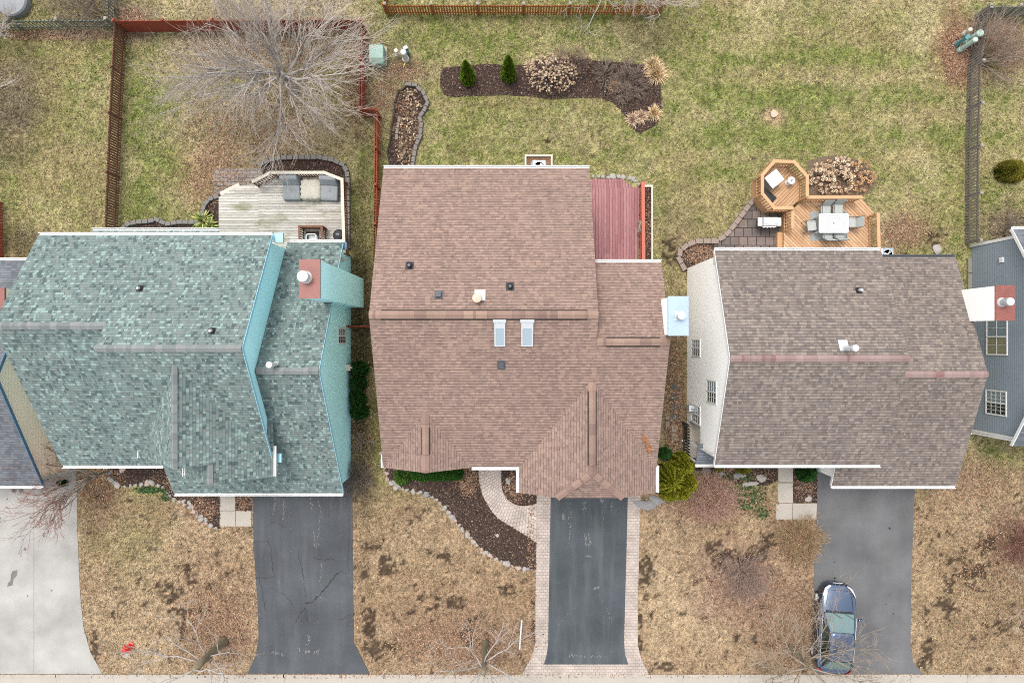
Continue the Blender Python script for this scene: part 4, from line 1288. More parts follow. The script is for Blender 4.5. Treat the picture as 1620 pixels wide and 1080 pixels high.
garage_door(-7.105, -13.4, -9.0, ha); front_door(-7.105, -15.3, -14.4, ha)
front_window(-4.955, -15.9, -15.0, 3.6, 4.8, ha); front_window(-5.855, -13.8, -12.0, 3.7, 5.0, ha); front_window(-5.59, -20.2, -18.4, .9, 2.2, ha)
bx = MB(); bx.box(-8.46, -8.36, 4.0, 4.16, 1.9, 2.35); bx.build('wall_lamp', M['wood_white'], ha)

# ================= white-sided house with the taupe roof =================
hc = thing('house', 'white-sided house with taupe shingle roof and reddish ridge caps, cedar deck behind', 'house', (15, 0, 0))
T = M['shingle_taupe']
m = MB()
# upper storey keeps the full length, lower storey stops at the front porch
sb_ = (7.5 - 5.3) / 4.8
m.extr([(9.23, 3.85, 0), (9.23, 3.85, 5.25), (9.23, -.71, 7.34), (9.23, -5.28, 5.25), (9.23, -5.28, 2.55), (9.23, -4.15, 2.55), (9.23, -4.15, 0)], (7.2, 0, 0))
gable_body(m, 16.43, 21.5, 4.10, 2.76, -1.49, 5.0, -7.03, 2.78)
m.extr([(15.95, -6.75, 0), (15.95, -6.75, 2.72), (15.95, -4.6, 3.55), (15.95, -4.6, 0)], (1.0, 0, 0))
m.build('wall', M['siding_white'], hc)
m = MB(); m.box(9.55, 15.9, -5.2, -4.16, .1, 2.54); m.build('porch_wall', M['siding_tan'], hc)
m = MB(); m.box(9.2, 15.9, -6.1, -5.22, -.05, .17); m.build('porch_floor', M['concrete'], hc)
m = MB(); m.box(9.18, 9.54, -5.2, -4.17, -.05, .16); m.build('porch_step', M['concrete'], hc)
m = MB()
roof_slab(m, [(9.12, -.71, 7.5), (16.6, -.71, 7.5), (16.6, 4.09, 5.3), (9.12, 4.09, 5.3)])
roof_slab(m, [(9.12, -.71, 7.5), (9.12, -5.54, 5.3), (16.6, -5.54, 5.3), (16.6, -.71, 7.5)])
swc = (5.0 - 2.76) / 5.54
roof_slab(m, [(15.57, -7.03, 2.76), (21.62, -7.03, 2.76), (21.62, -1.49, 5.0), (16.45, -1.49, 5.0), (16.45, -4.8, 5.0 - swc * 3.31), (15.57, -4.8, 5.0 - swc * 3.31)])
roof_slab(m, [(16.45, -1.49, 5.0), (21.62, -1.49, 5.0), (21.62, 4.10, 2.74), (16.45, 4.10, 2.74)])
rc = m.build('roof', T, hc, uvplane=True)
m = MB(); roof_slab(m, [(8.98, -6.0, 2.62), (15.5, -6.0, 2.62), (15.5, -4.95, 3.05), (9.0, -4.95, 3.05)], .08)
m.build('porch_roof', M['shingle_slate'], hc, uvplane=True)
ct = M['shingle_taupe_cap']
ridge_cap('ridge_cap', (9.12, -.71, 7.5), (16.6, -.71, 7.5), .13, .46, ct, rc)
ridge_cap('ridge_cap', (16.6, -1.49, 5.0), (21.62, -1.49, 5.0), .13, .40, ct, rc)
gutter((16.6, 4.09, 5.3), (9.12, 4.09, 5.3), hc)
gutter((21.62, 4.10, 2.74), (16.62, 4.10, 2.74), hc, 'dark_metal')
gutter((9.12, -5.54, 5.3), (16.6, -5.54, 5.3), hc)
gutter((15.57, -7.03, 2.76), (21.62, -7.03, 2.76), hc)
gutter((8.98, -6.0, 2.62), (15.5, -6.0, 2.62), hc)
m = MB()   # white rake boards on the left gable and the garage corner
for (a, c, d, e) in ((4.09, 5.3, -.71, 7.5), (-5.54, 5.3, -.71, 7.5)):
    m = MB(); m.extr([(9.095, a, c - .01), (9.095, d, e - .01), (9.095, d, e - .19), (9.095, a, c - .19)], (.022, 0, 0)); m.build('rake_board', M['white'], hc)
m = MB(); m.extr([(15.545, -7.03, 2.75), (15.545, -5.0, 3.55), (15.545, -5.0, 3.38), (15.545, -7.03, 2.58)], (.022, 0, 0))
m.build('rake_board', M['white'], hc)
m = MB(); m.box(9.0, 9.08, -5.95, -5.87, .15, 2.5); m.build('porch_post', M['white'], hc)
m = MB(); m.bar((9.1, -5.86, .95), (9.1, -5.2, .95), .06, .08); m.bar((9.1, -5.86, .28), (9.1, -5.2, .28), .05, .06)
for i in range(5): m.bar((9.1, -5.76 + i * .13, .28), (9.1, -5.76 + i * .13, .95), .03, .03)
m.build('porch_railing', M['white'], hc)
m = MB(); m.tube([(9.16, -5.15, 5.0), (9.16, -5.2, 2.6), (9.12, -5.22, .2), (8.95, -5.22, .08)], .045, 8); m.build('downspout', M['white'], hc)
wall_window(9.23, -1, -.70, .05, 1.05, 2.5, hc, cols=2, rows=4, mull=1)
wall_window(9.23, -1, -2.80, -1.85, 3.75, 5.15, hc, cols=2, rows=4, mull=1)
wall_window(9.23, -1, -4.05, -3.25, 1.05, 2.5, hc, cols=2, rows=4, mull=1)
m = MB(); m.box(9.0, 9.22, -3.55, -3.25, .8, 1.3); m.tube([(9.1, -3.4, .8), (9.1, -3.4, .0)], .03, 6); m.tube([(9.1, -3.4, 1.3), (9.18, -3.4, 1.9)], .025, 6); m.build('meter', M['metal_light'], hc)
m = MB(); m.box(9.22 - .03, 9.232, 3.5, 3.86, 4.85, 5.15); m.build('fascia_return', M['white'], hc)
# chimney with rusty top on the right-hand wall
m = MB(); m.box(21.45, 22.32, .95, 2.46, 0, 5.55)
ch = m.build('chimney', M['siding_white'], hc)
m = MB(); m.box(21.51, 22.36, .92, 2.50, 5.552, 5.64); m.build('cap', M['metal_red'], ch)
flue(21.78, 1.74, 5.64, .48, .16, ch, 'metal_light', 'flue', 1.15)
bkc = lambda y: 5.3 + sb_ * (4.09 - y)
p, z = z_of(bkc, 1358, 459); vent_pipe(p.x, p.y, z, rc, .075, .34, 'plastic_white', 'black', -.46)
p, z = z_of(bkc, 1335, 550); flue(p.x, p.y, z, .95, .085, rc, 'plastic_white', 'flue', 1.6)
m = MB(); m.obox((p.x, p.y + .1, z - .02), (.4, .5, .02), 0, Matrix.Rotation(math.atan(-.46), 3, 'X')); m.build('flashing', M['metal_light'], rc)
garage_door(-6.735, 16.6, 21.1, hc); front_door(-5.205, 13.2, 14.1, hc); front_window(-5.285, 10.2, 12.0, 3.5, 4.8, hc); front_window(-5.285, 13.5, 15.3, 3.5, 4.8, hc)

# ================= slate-blue house at the right edge =================
hd = thing('house', 'slate-blue sided house at the right edge, only its side wall and roof corner in view', 'house', (28, 0, 0))
m = MB(); gable_body(m, 24.2, 34, 5.37, 3.35, .2, 6.6, -5.0, 3.35)
m.build('wall', M['siding_slate'], hd)
m = MB()
roof_slab(m, [(23.95, .2, 6.6), (34.2, .2, 6.6), (34.2, 5.37, 3.35), (23.95, 5.37, 3.35)]); roof_slab(m, [(23.95, .2, 6.6), (23.95, -5.0, 3.35), (34.2, -5.0, 3.35), (34.2, .2, 6.6)])
rd = m.build('roof', M['shingle_slate'], hd, uvplane=True)
m = MB()
for (a, c, d, e) in ((5.37, 3.35, .2, 6.6), (-5.0, 3.35, .2, 6.6)): m.extr([(23.91, a, c + .01), (23.91, d, e + .01), (23.91, d, e - .17), (23.91, a, c - .17)], (.035, 0, 0)); m.build('rake_board', M['white'], hd); m = MB()
gutter((34.2, 5.37, 3.35), (23.95, 5.37, 3.35), hd)
m = MB(); m.box(24.16, 24.30, -4.74, -4.60, 0, 3.3); m.build('corner_board', M['white'], hd); m = MB(); m.box(24.16, 24.30, 4.96, 5.10, 0, 3.3); m.build('corner_board', M['white'], hd)
m = MB(); m.tube([(24.14, -4.78, 3.2), (24.14, -4.8, .2), (23.9, -4.95, .08)], .045, 8); m.build('downspout', M['white'], hd)
wall_window(24.2, -1, -.62, 1.1, 1.25, 2.6, hd, cols=2, rows=2, mull=1, blind='glass_tan')
wall_window(24.2, -1, -3.62, -2.5, 1.2, 2.55, hd, cols=3, rows=4, mull=1)
m = MB(); m.box(24.12, 24.2, 3.9, 4.15, 2.2, 2.42); m.build('dryer_vent', M['white'], hd)
m = MB()
for i in range(8): m.box(23.98, 24.19, -2.0 + i * .8, -2.0 + i * .8 + .77, 0, .12)
m.build('edging', M['flag_pale'], hd)

# ================= grey-roofed house at the left edge =================
he = thing('house', 'cream-sided house with slate grey roof at the left edge beside the pale driveway', 'house', (-28, 0, 0))
m = MB(); gable_body(m, -34, -23.15, 3.95, 2.72, -1.6, 5.75, -7.03, 2.72); m.build('wall', M['siding_cream'], he)
m = MB()
roof_slab(m, [(-34.2, -1.6, 5.75), (-22.92, -1.6, 5.75), (-22.92, 3.95, 2.72), (-34.2, 3.95, 2.72)]); roof_slab(m, [(-34.2, -1.6, 5.75), (-34.2, -7.03, 2.72), (-22.92, -7.03, 2.72), (-22.92, -1.6, 5.75)])
m.build('roof', M['shingle_slate'], he, uvplane=True)
m = MB()
for (a, c, d, e) in ((3.95, 2.72, -1.6, 5.75), (-7.03, 2.72, -1.6, 5.75)): m.extr([(-22.915, a, c + .01), (-22.915, d, e + .01), (-22.915, d, e - .17), (-22.915, a, c - .17)], (.03, 0, 0)); m.build('rake_board', M['navy_trim'], he); m = MB()
gutter((-34.2, -7.03, 2.72), (-22.92, -7.03, 2.72), he); gutter((-22.92, 3.95, 2.72), (-34.2, 3.95, 2.72), he)
m = MB(); m.box(-23.2, -23.1, -6.8, -6.7, 0, 2.6); m.build('corner_board', M['white'], he)
m = MB(); m.box(-23.2, -22.12, 1.05, 2.30, 0, 6.2); ch = m.build('chimney', M['siding_cream'], he)
m = MB(); m.box(-23.2, -22.08, 1.01, 2.34, 6.202, 6.3); m.build('cap', M['metal_red'], ch)
garage_door(-6.735, -29.5, -24.6, he)

# orange leaves caught in the roof valley above the garage
r_ = np.random.default_rng(5); n_ = 90; t_ = r_.uniform(0, 1, n_)
xs = np.array([P(1016 + 13 * t, 0, 5.7).x for t in t_]) + r_.normal(0, .05, n_); ys = np.array([P(0, 690 + 26 * t, 5.7).y for t in t_]) + r_.normal(0, .06, n_)
q_ = np.stack([np.stack([xs + .04 * np.cos(a), ys + .04 * np.sin(a), zf(ys) + .04 + .0 * a], -1) for a in (r_.uniform(0, 6.28, n_),) for _ in (0,)] + [np.stack([xs + dx, ys + dy, zf(ys + dy) + .035], -1) for dx, dy in ((.05, .0), (.0, .05), (-.05, -.0))], 1)
kind(tri_mesh('leaves_on_roof', q_, np.array([(.24, .10, .045)]) * r_.uniform(.6, 1.2, n_)[:, None], M['leaf'], k=4), 'stuff')
# ------------------------------------------------------------------ fences
def fence(label, pts, h, mat, post_mat=None, bay=2.44, picket=0.09, gap=0.05, style='picket', cap=None, group=None, inner=1, label_cat='fence', jitter=.02):
    """a picket fence along ground points pts (metres); each bay is one panel part, each post one part"""
    post_mat = post_mat or mat
    f = thing('fence', label, label_cat, (pts[0][0], pts[0][1], 0), group)
    for i in range(len(pts) - 1):
        a = Vector((*pts[i], 0)); b = Vector((*pts[i + 1], 0)); L = (b - a).length
        n = max(1, round(L / bay)); d = (b - a).normalized(); s = Vector((-d.y, d.x, 0)) * inner
        ang = math.atan2(d.y, d.x)
        for k in range(n):
            p = a + d * L * k / n; q = a + d * L * (k + 1) / n
            m = MB()
            for z in ((.22, h - .2) if h < 1.3 else (.22, h * .5, h - .2)): m.bar(p + s * .05 + Vector((0, 0, z)), q + s * .05 + Vector((0, 0, z)), .045, .09)
            l = (q - p).length; np_ = int(l / (picket + gap))
            st = l / np_
            for j in range(np_):
                c = p + d * (st * (j + .5))
                hh = h + random.uniform(-jitter, jitter)
                off = -.012 if style == 'picket' else (-.012 if j % 2 == 0 else .112)
                m.obox(c + s * off + Vector((0, 0, .04 + hh / 2)), (picket * random.uniform(.93, 1.0), .02, hh), ang + random.uniform(-.02, .02))
            m.build('picket_panel', mat, f)
            po = MB(); po.obox(p + s * .05 + Vector((0, 0, (h + .1) / 2)), (.1, .1, h + .1), ang)
            o = po.build('post', post_mat, f)
            if cap:
                cpm = MB(); cpm.obox(p + s * .05 + Vector((0, 0, h + .115)), (.15, .15, .03), ang); cpm.obox(p + s * .05 + Vector((0, 0, h + .145)), (.10, .10, .03), ang); cpm.build('post_cap', cap, o)
        if i == len(pts) - 2:
            po = MB(); po.obox(b + s * .05 + Vector((0, 0, (h + .1) / 2)), (.1, .1, h + .1), ang); o = po.build('post', post_mat, f)
            if cap:
                cpm = MB(); cpm.obox(b + s * .05 + Vector((0, 0, h + .115)), (.15, .15, .03), ang); cpm.build('post_cap', cap, o)
    return f


def G2(px, py): return tuple(P(px, py)[:2])


fence('brown stained picket fence running down between the two left back yards', [G2(201, 50), G2(193, 190), G2(186, 372)], 1.15, M['wood_brown'], gap=.028, picket=.10, inner=-1)
fence('mossy grey-green picket fence along the top left back yard', [G2(-40, 48), G2(186, 46)], 1.0, M['wood_greygreen'], gap=.11, picket=.07, cap=M['cap_pale'])
fence('mossy grey picket fence leaving the frame above the top left fence corner', [G2(186, 46), G2(186, -60)], 1.0, M['wood_greygreen'], gap=.10, picket=.07)
fence('red stained board fence behind the big bare tree and down to its jog', [G2(202, 51), G2(577, 50), G2(578, 110), G2(577, 185), G2(601, 186)], 1.25, M['wood_red'], gap=.012, picket=.135)
fence('red picket fence running from the jog down to the brown-roofed house', [G2(601, 187), G2(600, 300), G2(598, 420)], 1.2, M['wood_red'], gap=.035, picket=.10)
fence('orange cedar picket fence with pale post caps along the top centre', [G2(615, 24), G2(1041, 24)], 1.03, M['wood_orange'], gap=.05, picket=.085, cap=M['cap_pale'], bay=2.40)
fence('orange cedar fence stub going up from the left end of the top centre fence', [G2(613, 22), G2(613, -70)], 1.03, M['wood_orange'], gap=.05, picket=.085)
fence('dark orange cedar fence stub going up from the right end of the top centre fence', [G2(1043, 22), G2(1043, -70)], 1.03, M['wood_orange'], gap=.05, picket=.085)
fence('weathered grey picket fence between the right lawn and the slate-blue house yard', [G2(1526, 385), G2(1527, 240), G2(1530, 110), G2(1542, 28)], 1.1, M['wood_grey'], gap=.06, picket=.09, cap=M['cap_pale'], inner=-1)
fence('mossy grey picket fence along the top right corner', [G2(1543, 27), G2(1680, 27)], 1.1, M['wood_greygreen'], gap=.03, picket=.1, cap=M['cap_pale'], bay=1.7)
fence('dark red board fence stub at the left edge beside the grey roof', [G2(4, 322), G2(6, 411)], 1.3, M['wood_red'], gap=.012, picket=.135, inner=-1)
fence('low dark red slatted gate between the aqua house and the brown-roofed house', [G2(556, 518), G2(600, 517)], .95, M['wood_red'], gap=.05, picket=.08, bay=3, label_cat='gate')
fence('dark brown slatted gate panel beside the white-sided house porch', [G2(1081, 668), G2(1082, 725)], 1.15, M['wood_dark'], gap=.05, picket=.09, bay=3, inner=-1, label_cat='gate')

# ------------------------------------------------------------------ railings and decks
def railing(parent, pts, z0, h, cap_mat, pk_mat, capw=.14, name='railing', step=.13, posts=True, bw=.04):
    """pts metres; rail cap on balusters"""
    r = MB()
    n = len(pts)
    for i in range(n - 1):
        a = Vector((*pts[i], z0 + h)); b = Vector((*pts[i + 1], z0 + h)); d = (b - a).normalized()
        e = d * (capw * .5)
        r.bar(a - (e if i else e * 0), b + (e if i < n - 2 else e * 0) * .6, capw, .04 + .0035 * (i % 2))
    o = r.build(name, cap_mat, parent)
    bl = MB()
    for i in range(n - 1):
        a = Vector((*pts[i], z0)); b = Vector((*pts[i + 1], z0)); L = (b - a).length; d = (b - a) / L
        bl.bar(a + Vector((0, 0, h - .07)), b + Vector((0, 0, h - .07)), .04, .09)
        bl.bar(a + Vector((0, 0, .12)), b + Vector((0, 0, .12)), .04, .09)
        k = max(2, int(L / step))
        s = Vector((-d.y, d.x, 0))
        for j in range(1, k):
            p = a + d * L * j / k
            bl.bar(p + Vector((0, 0, .05)), p + Vector((0, 0, h - .03)), bw, bw)
    bl.build('balusters', pk_mat, o)
    if posts:
        for p in pts:
            q = MB(); q.obox((p[0], p[1], z0 + (h - .03) / 2 - .1), (.09, .09, h - .02 + .2), 0); q.build('post', pk_mat, o)
    return o


def deck_platform(parent, poly, z, mat, skirt, name='platform', t=.05, skirt_z=0.0):
    m = MB().prism(poly, z - t, z)
    o = m.build(name, mat, parent)
    c = Vector((sum(p[0] for p in poly) / len(poly), sum(p[1] for p in poly) / len(poly), 0))
    ins = []
    for p in poly:
        v = Vector((*p, 0)) - c; ins.append(tuple((c + v * (1 - .03 / max(.3, v.length)))[:2]))
    MB().prism(ins, skirt_z, z - t - .003).build('skirt', skirt, o)
    return o


def PZ(pts, z): return [tuple(P(a, b, z)[:2]) for a, b in pts]


# weathered deck behind the aqua house
dk = thing('deck', 'weathered grey wooden deck with cream rail caps behind the aqua house', 'deck', (-11.5, 6.5, 0))
deck_platform(dk, PZ([(409, 289), (428, 276), (513, 276), (540, 287), (543, 400), (409, 400)], .52), .52, M['deck_grey'], M['wood_brown'])
deck_platform(dk, PZ([(346, 312), (376, 294), (409.5, 291), (409.5, 400), (346, 400)], .36), .36, M['deck_grey'], M['wood_brown'], 'lower_platform')
m = MB(); a = P(348, 307, .3); b = P(378, 292, .3); m.bar((a.x, a.y, .20), (b.x, b.y, .20), .26, .04); m.bar((a.x + .05, a.y - .12, .1), (b.x + .05, b.y - .12, .1), .04, .2); m.build('step', M['wood_white'], dk)
railing(dk, PZ([(399, 288), (428, 273), (513, 273), (541, 284), (544.5, 400)], 1.47), .52, .95, M['wood_white'], M['wood_brown'], .15)
o = railing(dk, PZ([(474, 384), (473, 358), (509, 358), (509, 384)], 1.35), .52, .83, M['wood_brown'], M['wood_brown'], .10, 'stair_railing', .11)
m = MB(); q = PZ([(484, 366), (505, 366), (505, 383), (484, 383)], .52)
m.prism(q, .515, .528); m.build('stair_opening', M['wood_dark'], dk)


def lounge_chair(x, y, z, rot):
    """reclining patio chair under a fitted vinyl cover"""
    t = thing('covered_lounge_chair', 'x', 'chair', (x, y, z))
    def T(pts): return [Vector((x, y, z)) + Matrix.Rotation(rot, 3, 'Z') @ Vector(p) for p in pts]
    prof = [(-.62, .02), (-.60, .34), (-.42, .42), (.12, .44), (.32, .90), (.46, .96), (.58, .86), (.62, .02)]
    m = MB(); v = []
    xs = (-.44, -.40, -.2, .2, .40, .44)
    for i, xx in enumerate(xs):
        k = .90 if i in (0, 5) else 1
        for (yy, zz) in prof: v.append((xx + (.0 if zz > .1 else .02 * (1 if xx > 0 else -1)), yy * (1 if k == 1 else .98), zz * k + random.uniform(-.012, .012)))
    n = len(prof)
    f = []
    for i in range(len(xs) - 1):
        for j in range(n - 1): f.append((i * n + j, (i + 1) * n + j, (i + 1) * n + j + 1, i * n + j + 1))
    f += [tuple(range(n)), tuple(range((len(xs) - 1) * n, len(xs) * n))[::-1]]
    m.add(T(v), f)
    o = m.build('cover', M['cover_grey'], t, smooth=True, bevel=.03)
    w = MB(); c = T([(0, -.08, .445)])[0]; w.cyl(c, c + Vector((0, 0, .012)), .10, n=18); w.build('vent_patch', M['stone_grey'], t)
    h = MB(); h.tube(T([(-.40, .14, .47), (-.2, .16, .50), (.2, .16, .50), (.40, .14, .47)]), .018, 6); h.build('piping', M['dark_metal'], t)
    return t


p1 = P(461, 297, .9); c1 = lounge_chair(p1.x, p1.y, .52, 0)
c1['label'] = 'covered grey lounge chair on the weathered deck, left of the white covered table'
p2 = P(521, 298, .9); c2 = lounge_chair(p2.x, p2.y, .52, R(-3))
c2['label'] = 'covered grey lounge chair in the corner of the weathered deck railing'
for c in (c1, c2): c['group'] = 'covered lounge chairs on the weathered deck'
# square table under an off-white cloth with radiating folds
p = P(491, 299, .95); t = thing('covered_table', 'square table draped in stained off-white cover between two grey lounge chairs', 'table', (p.x, p.y, .52))
m = MB(); n = 28; v = [(p.x, p.y, 1.02)]
for r_i, (rr, zz) in enumerate(((.25, 1.0), (.46, .985), (.52, .90), (.55, .56))):
    for k in range(n):
        a = 2 * math.pi * k / n; sq = 1 / max(abs(math.cos(a)), abs(math.sin(a))); sq = min(sq, 1.32)
        w = 1 + (.05 if k % 2 else -.04) * (1 if r_i > 1 else .3)
        v.append((p.x + math.cos(a) * rr * sq * w, p.y + math.sin(a) * rr * sq * w, zz + (.018 if k % 2 else -.018) * (1 if r_i < 3 else 0)))
f = [(0, 1 + k, 1 + (k + 1) % n) for k in range(n)]
for r_i in range(3):
    for k in range(n): f.append((1 + r_i * n + k, 1 + (r_i + 1) * n + k, 1 + (r_i + 1) * n + (k + 1) % n, 1 + r_i * n + (k + 1) % n))
m.add(v, f); m.build('cloth', M['cloth_white'], t, smooth=True)
m = MB()
for sx in (-1, 1):
    for sy in (-1, 1): m = MB(); m.bar((p.x + sx * .4, p.y + sy * .4, .52), (p.x + sx * .4, p.y + sy * .4, .95), .05, .05); m.build('leg', M['dark_metal'], t)
# white chair seen inside the stair opening
p = P(495, 378, 1.0); t = thing('plastic_chair', 'white plastic chair tucked into the stair railing box behind the aqua house', 'chair', (p.x, p.y, .53))
m = MB(); m.obox((p.x, p.y - .05, .95), (.46, .44, .04), 0); m.build('seat', M['plastic_white'], t, bevel=.015)
m = MB(); m.tube([(p.x - .24, p.y - .25, 1.35), (p.x - .25, p.y + .12, 1.3), (p.x - .2, p.y + .2, 1.3), (p.x + .2, p.y + .2, 1.3), (p.x + .25, p.y + .12, 1.3), (p.x + .24, p.y - .25, 1.35)], .035, 8); m.build('armrest', M['plastic_white'], t)
for sx in (-1, 1):
    for sy in (-1, 1):
        m = MB(); m.bar((p.x + sx * .22, p.y - .05 + sy * .2, .53), (p.x + sx * .22, p.y - .05 + sy * .2, 1.3 if sy > 0 else 1.0), .045, .045); m.build('leg', M['plastic_white'], t)
# round dark grill
p = P(536, 372, 1.2); t = thing('kettle_grill', 'round black kettle grill in the corner of the weathered deck by the eave', 'grill', (p.x, p.y, .52))
m = MB(); m.lathe((p.x, p.y, 1.0), [(.05, -.12), (.22, -.02), (.29, .12), (.30, .2)], 20); m.build('bowl', M['dark_metal'], t, smooth=True)
m = MB(); m.lathe((p.x, p.y, 1.2), [(.305, 0), (.27, .10), (.14, .18), (.02, .2)], 20); m.build('lid', M['black'], t, smooth=True)
m = MB(); m.tube([(p.x - .07, p.y, 1.40), (p.x - .07, p.y, 1.45), (p.x + .07, p.y, 1.45), (p.x + .07, p.y, 1.40)], .014, 6); m.build('handle', M['aluminium'], t)
for k in range(3):
    a = k * 2.1 + .3; m = MB(); m.bar((p.x + math.cos(a) * .32, p.y + math.sin(a) * .32, .52), (p.x + math.cos(a) * .12, p.y + math.sin(a) * .12, .98), .03, .03); m.build('leg', M['dark_metal'], t)
p = P(528, 382, .7); t = thing('planter_box', 'dark long planter box on weathered deck by the house eave', 'planter', (p.x, p.y, .52))
m = MB(); m.box(p.x - .4, p.x + .25, p.y - .2, p.y + .12, .52, .72); m.build('box', M['dark_metal'], t, bevel=.02)
m = MB(); m.box(p.x - .36, p.x + .21, p.y - .16, p.y + .08, .722, .735); m.build('soil', M['mulch'], t)

# wine-stained deck behind the brown-roofed house
dk = thing('deck', 'wine-red stained deck with coral railing behind the brown-roofed house', 'deck', (5, 6, 0))
deck_platform(dk, [(3.32, 3.3), (6.55, 3.3), (6.60, 7.98), (3.32, 7.98)], .55, M['deck_wine'], M['wood_brown'])
for i, (z, y) in enumerate(((.37, 8.24), (.19, 8.52))):
    m = MB(); m.prism([(3.32, 7.985), (6.4 - .2 * i, 7.985), (6.05 - .2 * i, y), (3.32, y)], z - .05, z); m.build('step', M['deck_wine'], dk)
railing(dk, [(6.62, 8.05), (6.66, 3.3)], .55, .95, M['wood_coral'], M['wood_coral'], .17, step=.12)
p = P(1010, 359, 1.1); t = thing('wreath', 'small pale twig wreath hanging on the coral deck railing', 'wreath', (p.x, p.y, 1.1))
m = MB(); pts = [(6.53 - .01 + .05 * math.sin(k * .9), p.y + .26 * math.cos(k * 2 * math.pi / 20), 1.12 + .22 * math.sin(k * 2 * math.pi / 20)) for k in range(21)]
m.tube(pts, .05, 6); m.build('ring', M['twig_tan'], t)
m = MB()
for k in range(60):
    a = random.uniform(0, 6.28); c = Vector((6.50, p.y + .26 * math.cos(a), 1.12 + .22 * math.sin(a))); m.bar(c, c + Vector((random.uniform(-.09, .05), random.uniform(-.1, .1), random.uniform(-.08, .1))), .012, .012)
m.build('twigs', M['twig_tan'], t)
# timber edging of the fenced bed
m = MB(); a = P(1031.5, 295); m.box(6.78, 7.40, a.y - .05, a.y + .05, 0, .14); m.box(7.32, 7.41, 3.0, a.y - .052, 0, .137)
tag(m.build('timber_edging', M['wood_white'], None), 'pale timber edging round the narrow bed beside the wine-red deck', 'edging')
m = MB(); a = P(1010, 287)

# cedar deck behind the white-sided house
dk = thing('deck', 'bright cedar deck with octagonal corner behind the white-sided house', 'deck', (15.5, 6, 0))
OCT = [(1225, 255), (1256, 256), (1277, 279), (1277, 311), (1255, 329), (1225, 329), (1206, 306), (1206, 277)]
oz = .70
OM = PZ(OCT, oz + .95)
oc = Vector((sum(p[0] for p in OM) / 8, sum(p[1] for p in OM) / 8, 0))
deck_platform(dk, OM, oz, M['deck_cedar_b'], M['wood_cedar'], 'octagon_platform')
DM = PZ([(1240, 337), (1254, 331), (1272, 315), (1363, 315), (1382, 336), (1378, 345), (1377, 405), (1240, 405)], .54)
deck_platform(dk, DM, .54, M['deck_cedar'], M['wood_cedar'], 'main_platform')
deck_platform(dk, PZ([(1230, 367), (1240, 367), (1240, 405), (1230, 405)], .3), .30, M['wood_cedar'], M['wood_cedar'], 'step')
railing(dk, [OM[4], OM[5], OM[6], OM[7], OM[0], OM[1], OM[2], OM[3]], oz, .95, M['wood_cedar'], M['wood_cedar'], .16, step=.14, bw=.045)
railing(dk, PZ([(1276, 312), (1364, 312)], 1.54), .54, 1.0, M['wood_cedar'], M['wood_cedar'], .16, step=.14)
railing(dk, PZ([(1254, 331), (1254, 361)], 1.5), .54, .96, M['wood_cedar'], M['wood_cedar'], .15, step=.14)
railing(dk, PZ([(1389, 338), (1391, 405)], 1.54), .54, 1.0, M['wood_cedar'], M['wood_cedar'], .16, step=.14)

# things in the octagon
p = P(1225, 283, 1.5); t = thing('covered_box', 'square box under a taut white cover standing in the deck octagon', 'box', (p.x, p.y, oz))
m = MB(); m.obox((p.x, p.y, oz + .40), (.70, .62, .78), R(38)); m.build('box', M['cover_grey'], t, bevel=.03)
m = MB(); m.obox((p.x, p.y, oz + .805), (.76, .68, .05), R(38)); m.obox((p.x, p.y, oz + .836), (.60, .52, .012), R(38)); m.build('lid', M['plastic_white'], t, bevel=.02)
p = P(1252, 285.5, 1.2); t = thing('side_table', 'small round white side table with a drooping leaf mark in the octagon', 'table', (p.x, p.y, oz))
m = MB(); m.lathe((p.x, p.y, oz + .48), [(.17, 0), (.19, .015), (.19, .03), (.0015, .035)], 24); m.build('tabletop', M['plastic_white'], t)
m = MB(); m.cyl((p.x, p.y, oz), (p.x, p.y, oz + .48), .04); m.cyl((p.x, p.y, oz), (p.x, p.y, oz + .02), .14); m.build('leg', M['plastic_white'], t)
m = MB(); m.bar((p.x - .03, p.y + .05, oz + .518), (p.x, p.y - .05, oz + .518), .03, .006); m.bar((p.x - .01, p.y - .02, oz + .519), (p.x + .07, p.y + .03, oz + .519), .03, .006); m.build('ashes', M['dark_metal'], t)
p = P(1213, 305, .9); t = thing('folded_tarp', 'crumpled black tarp by the octagon railing', 'tarp', (p.x, p.y, oz))
m = MB(); v = []; NN = 7
for i in range(NN):
    for j in range(NN):
        u, w = i / (NN - 1) - .5, j / (NN - 1) - .5
        q = Matrix.Rotation(R(-40), 3, 'Z') @ Vector((u * .85, w * .42, 0))
        v.append((p.x + .12 + q.x, p.y - .1 + q.y, oz + .03 + .16 * random.random() * (1 if 0 < i < NN - 1 and 0 < j < NN - 1 else .1)))
f = [(i * NN + j, (i + 1) * NN + j, (i + 1) * NN + j + 1, i * NN + j + 1) for i in range(NN - 1) for j in range(NN - 1)]
m.add(v, f); m.build('sheet', M['black'], t, smooth=True)

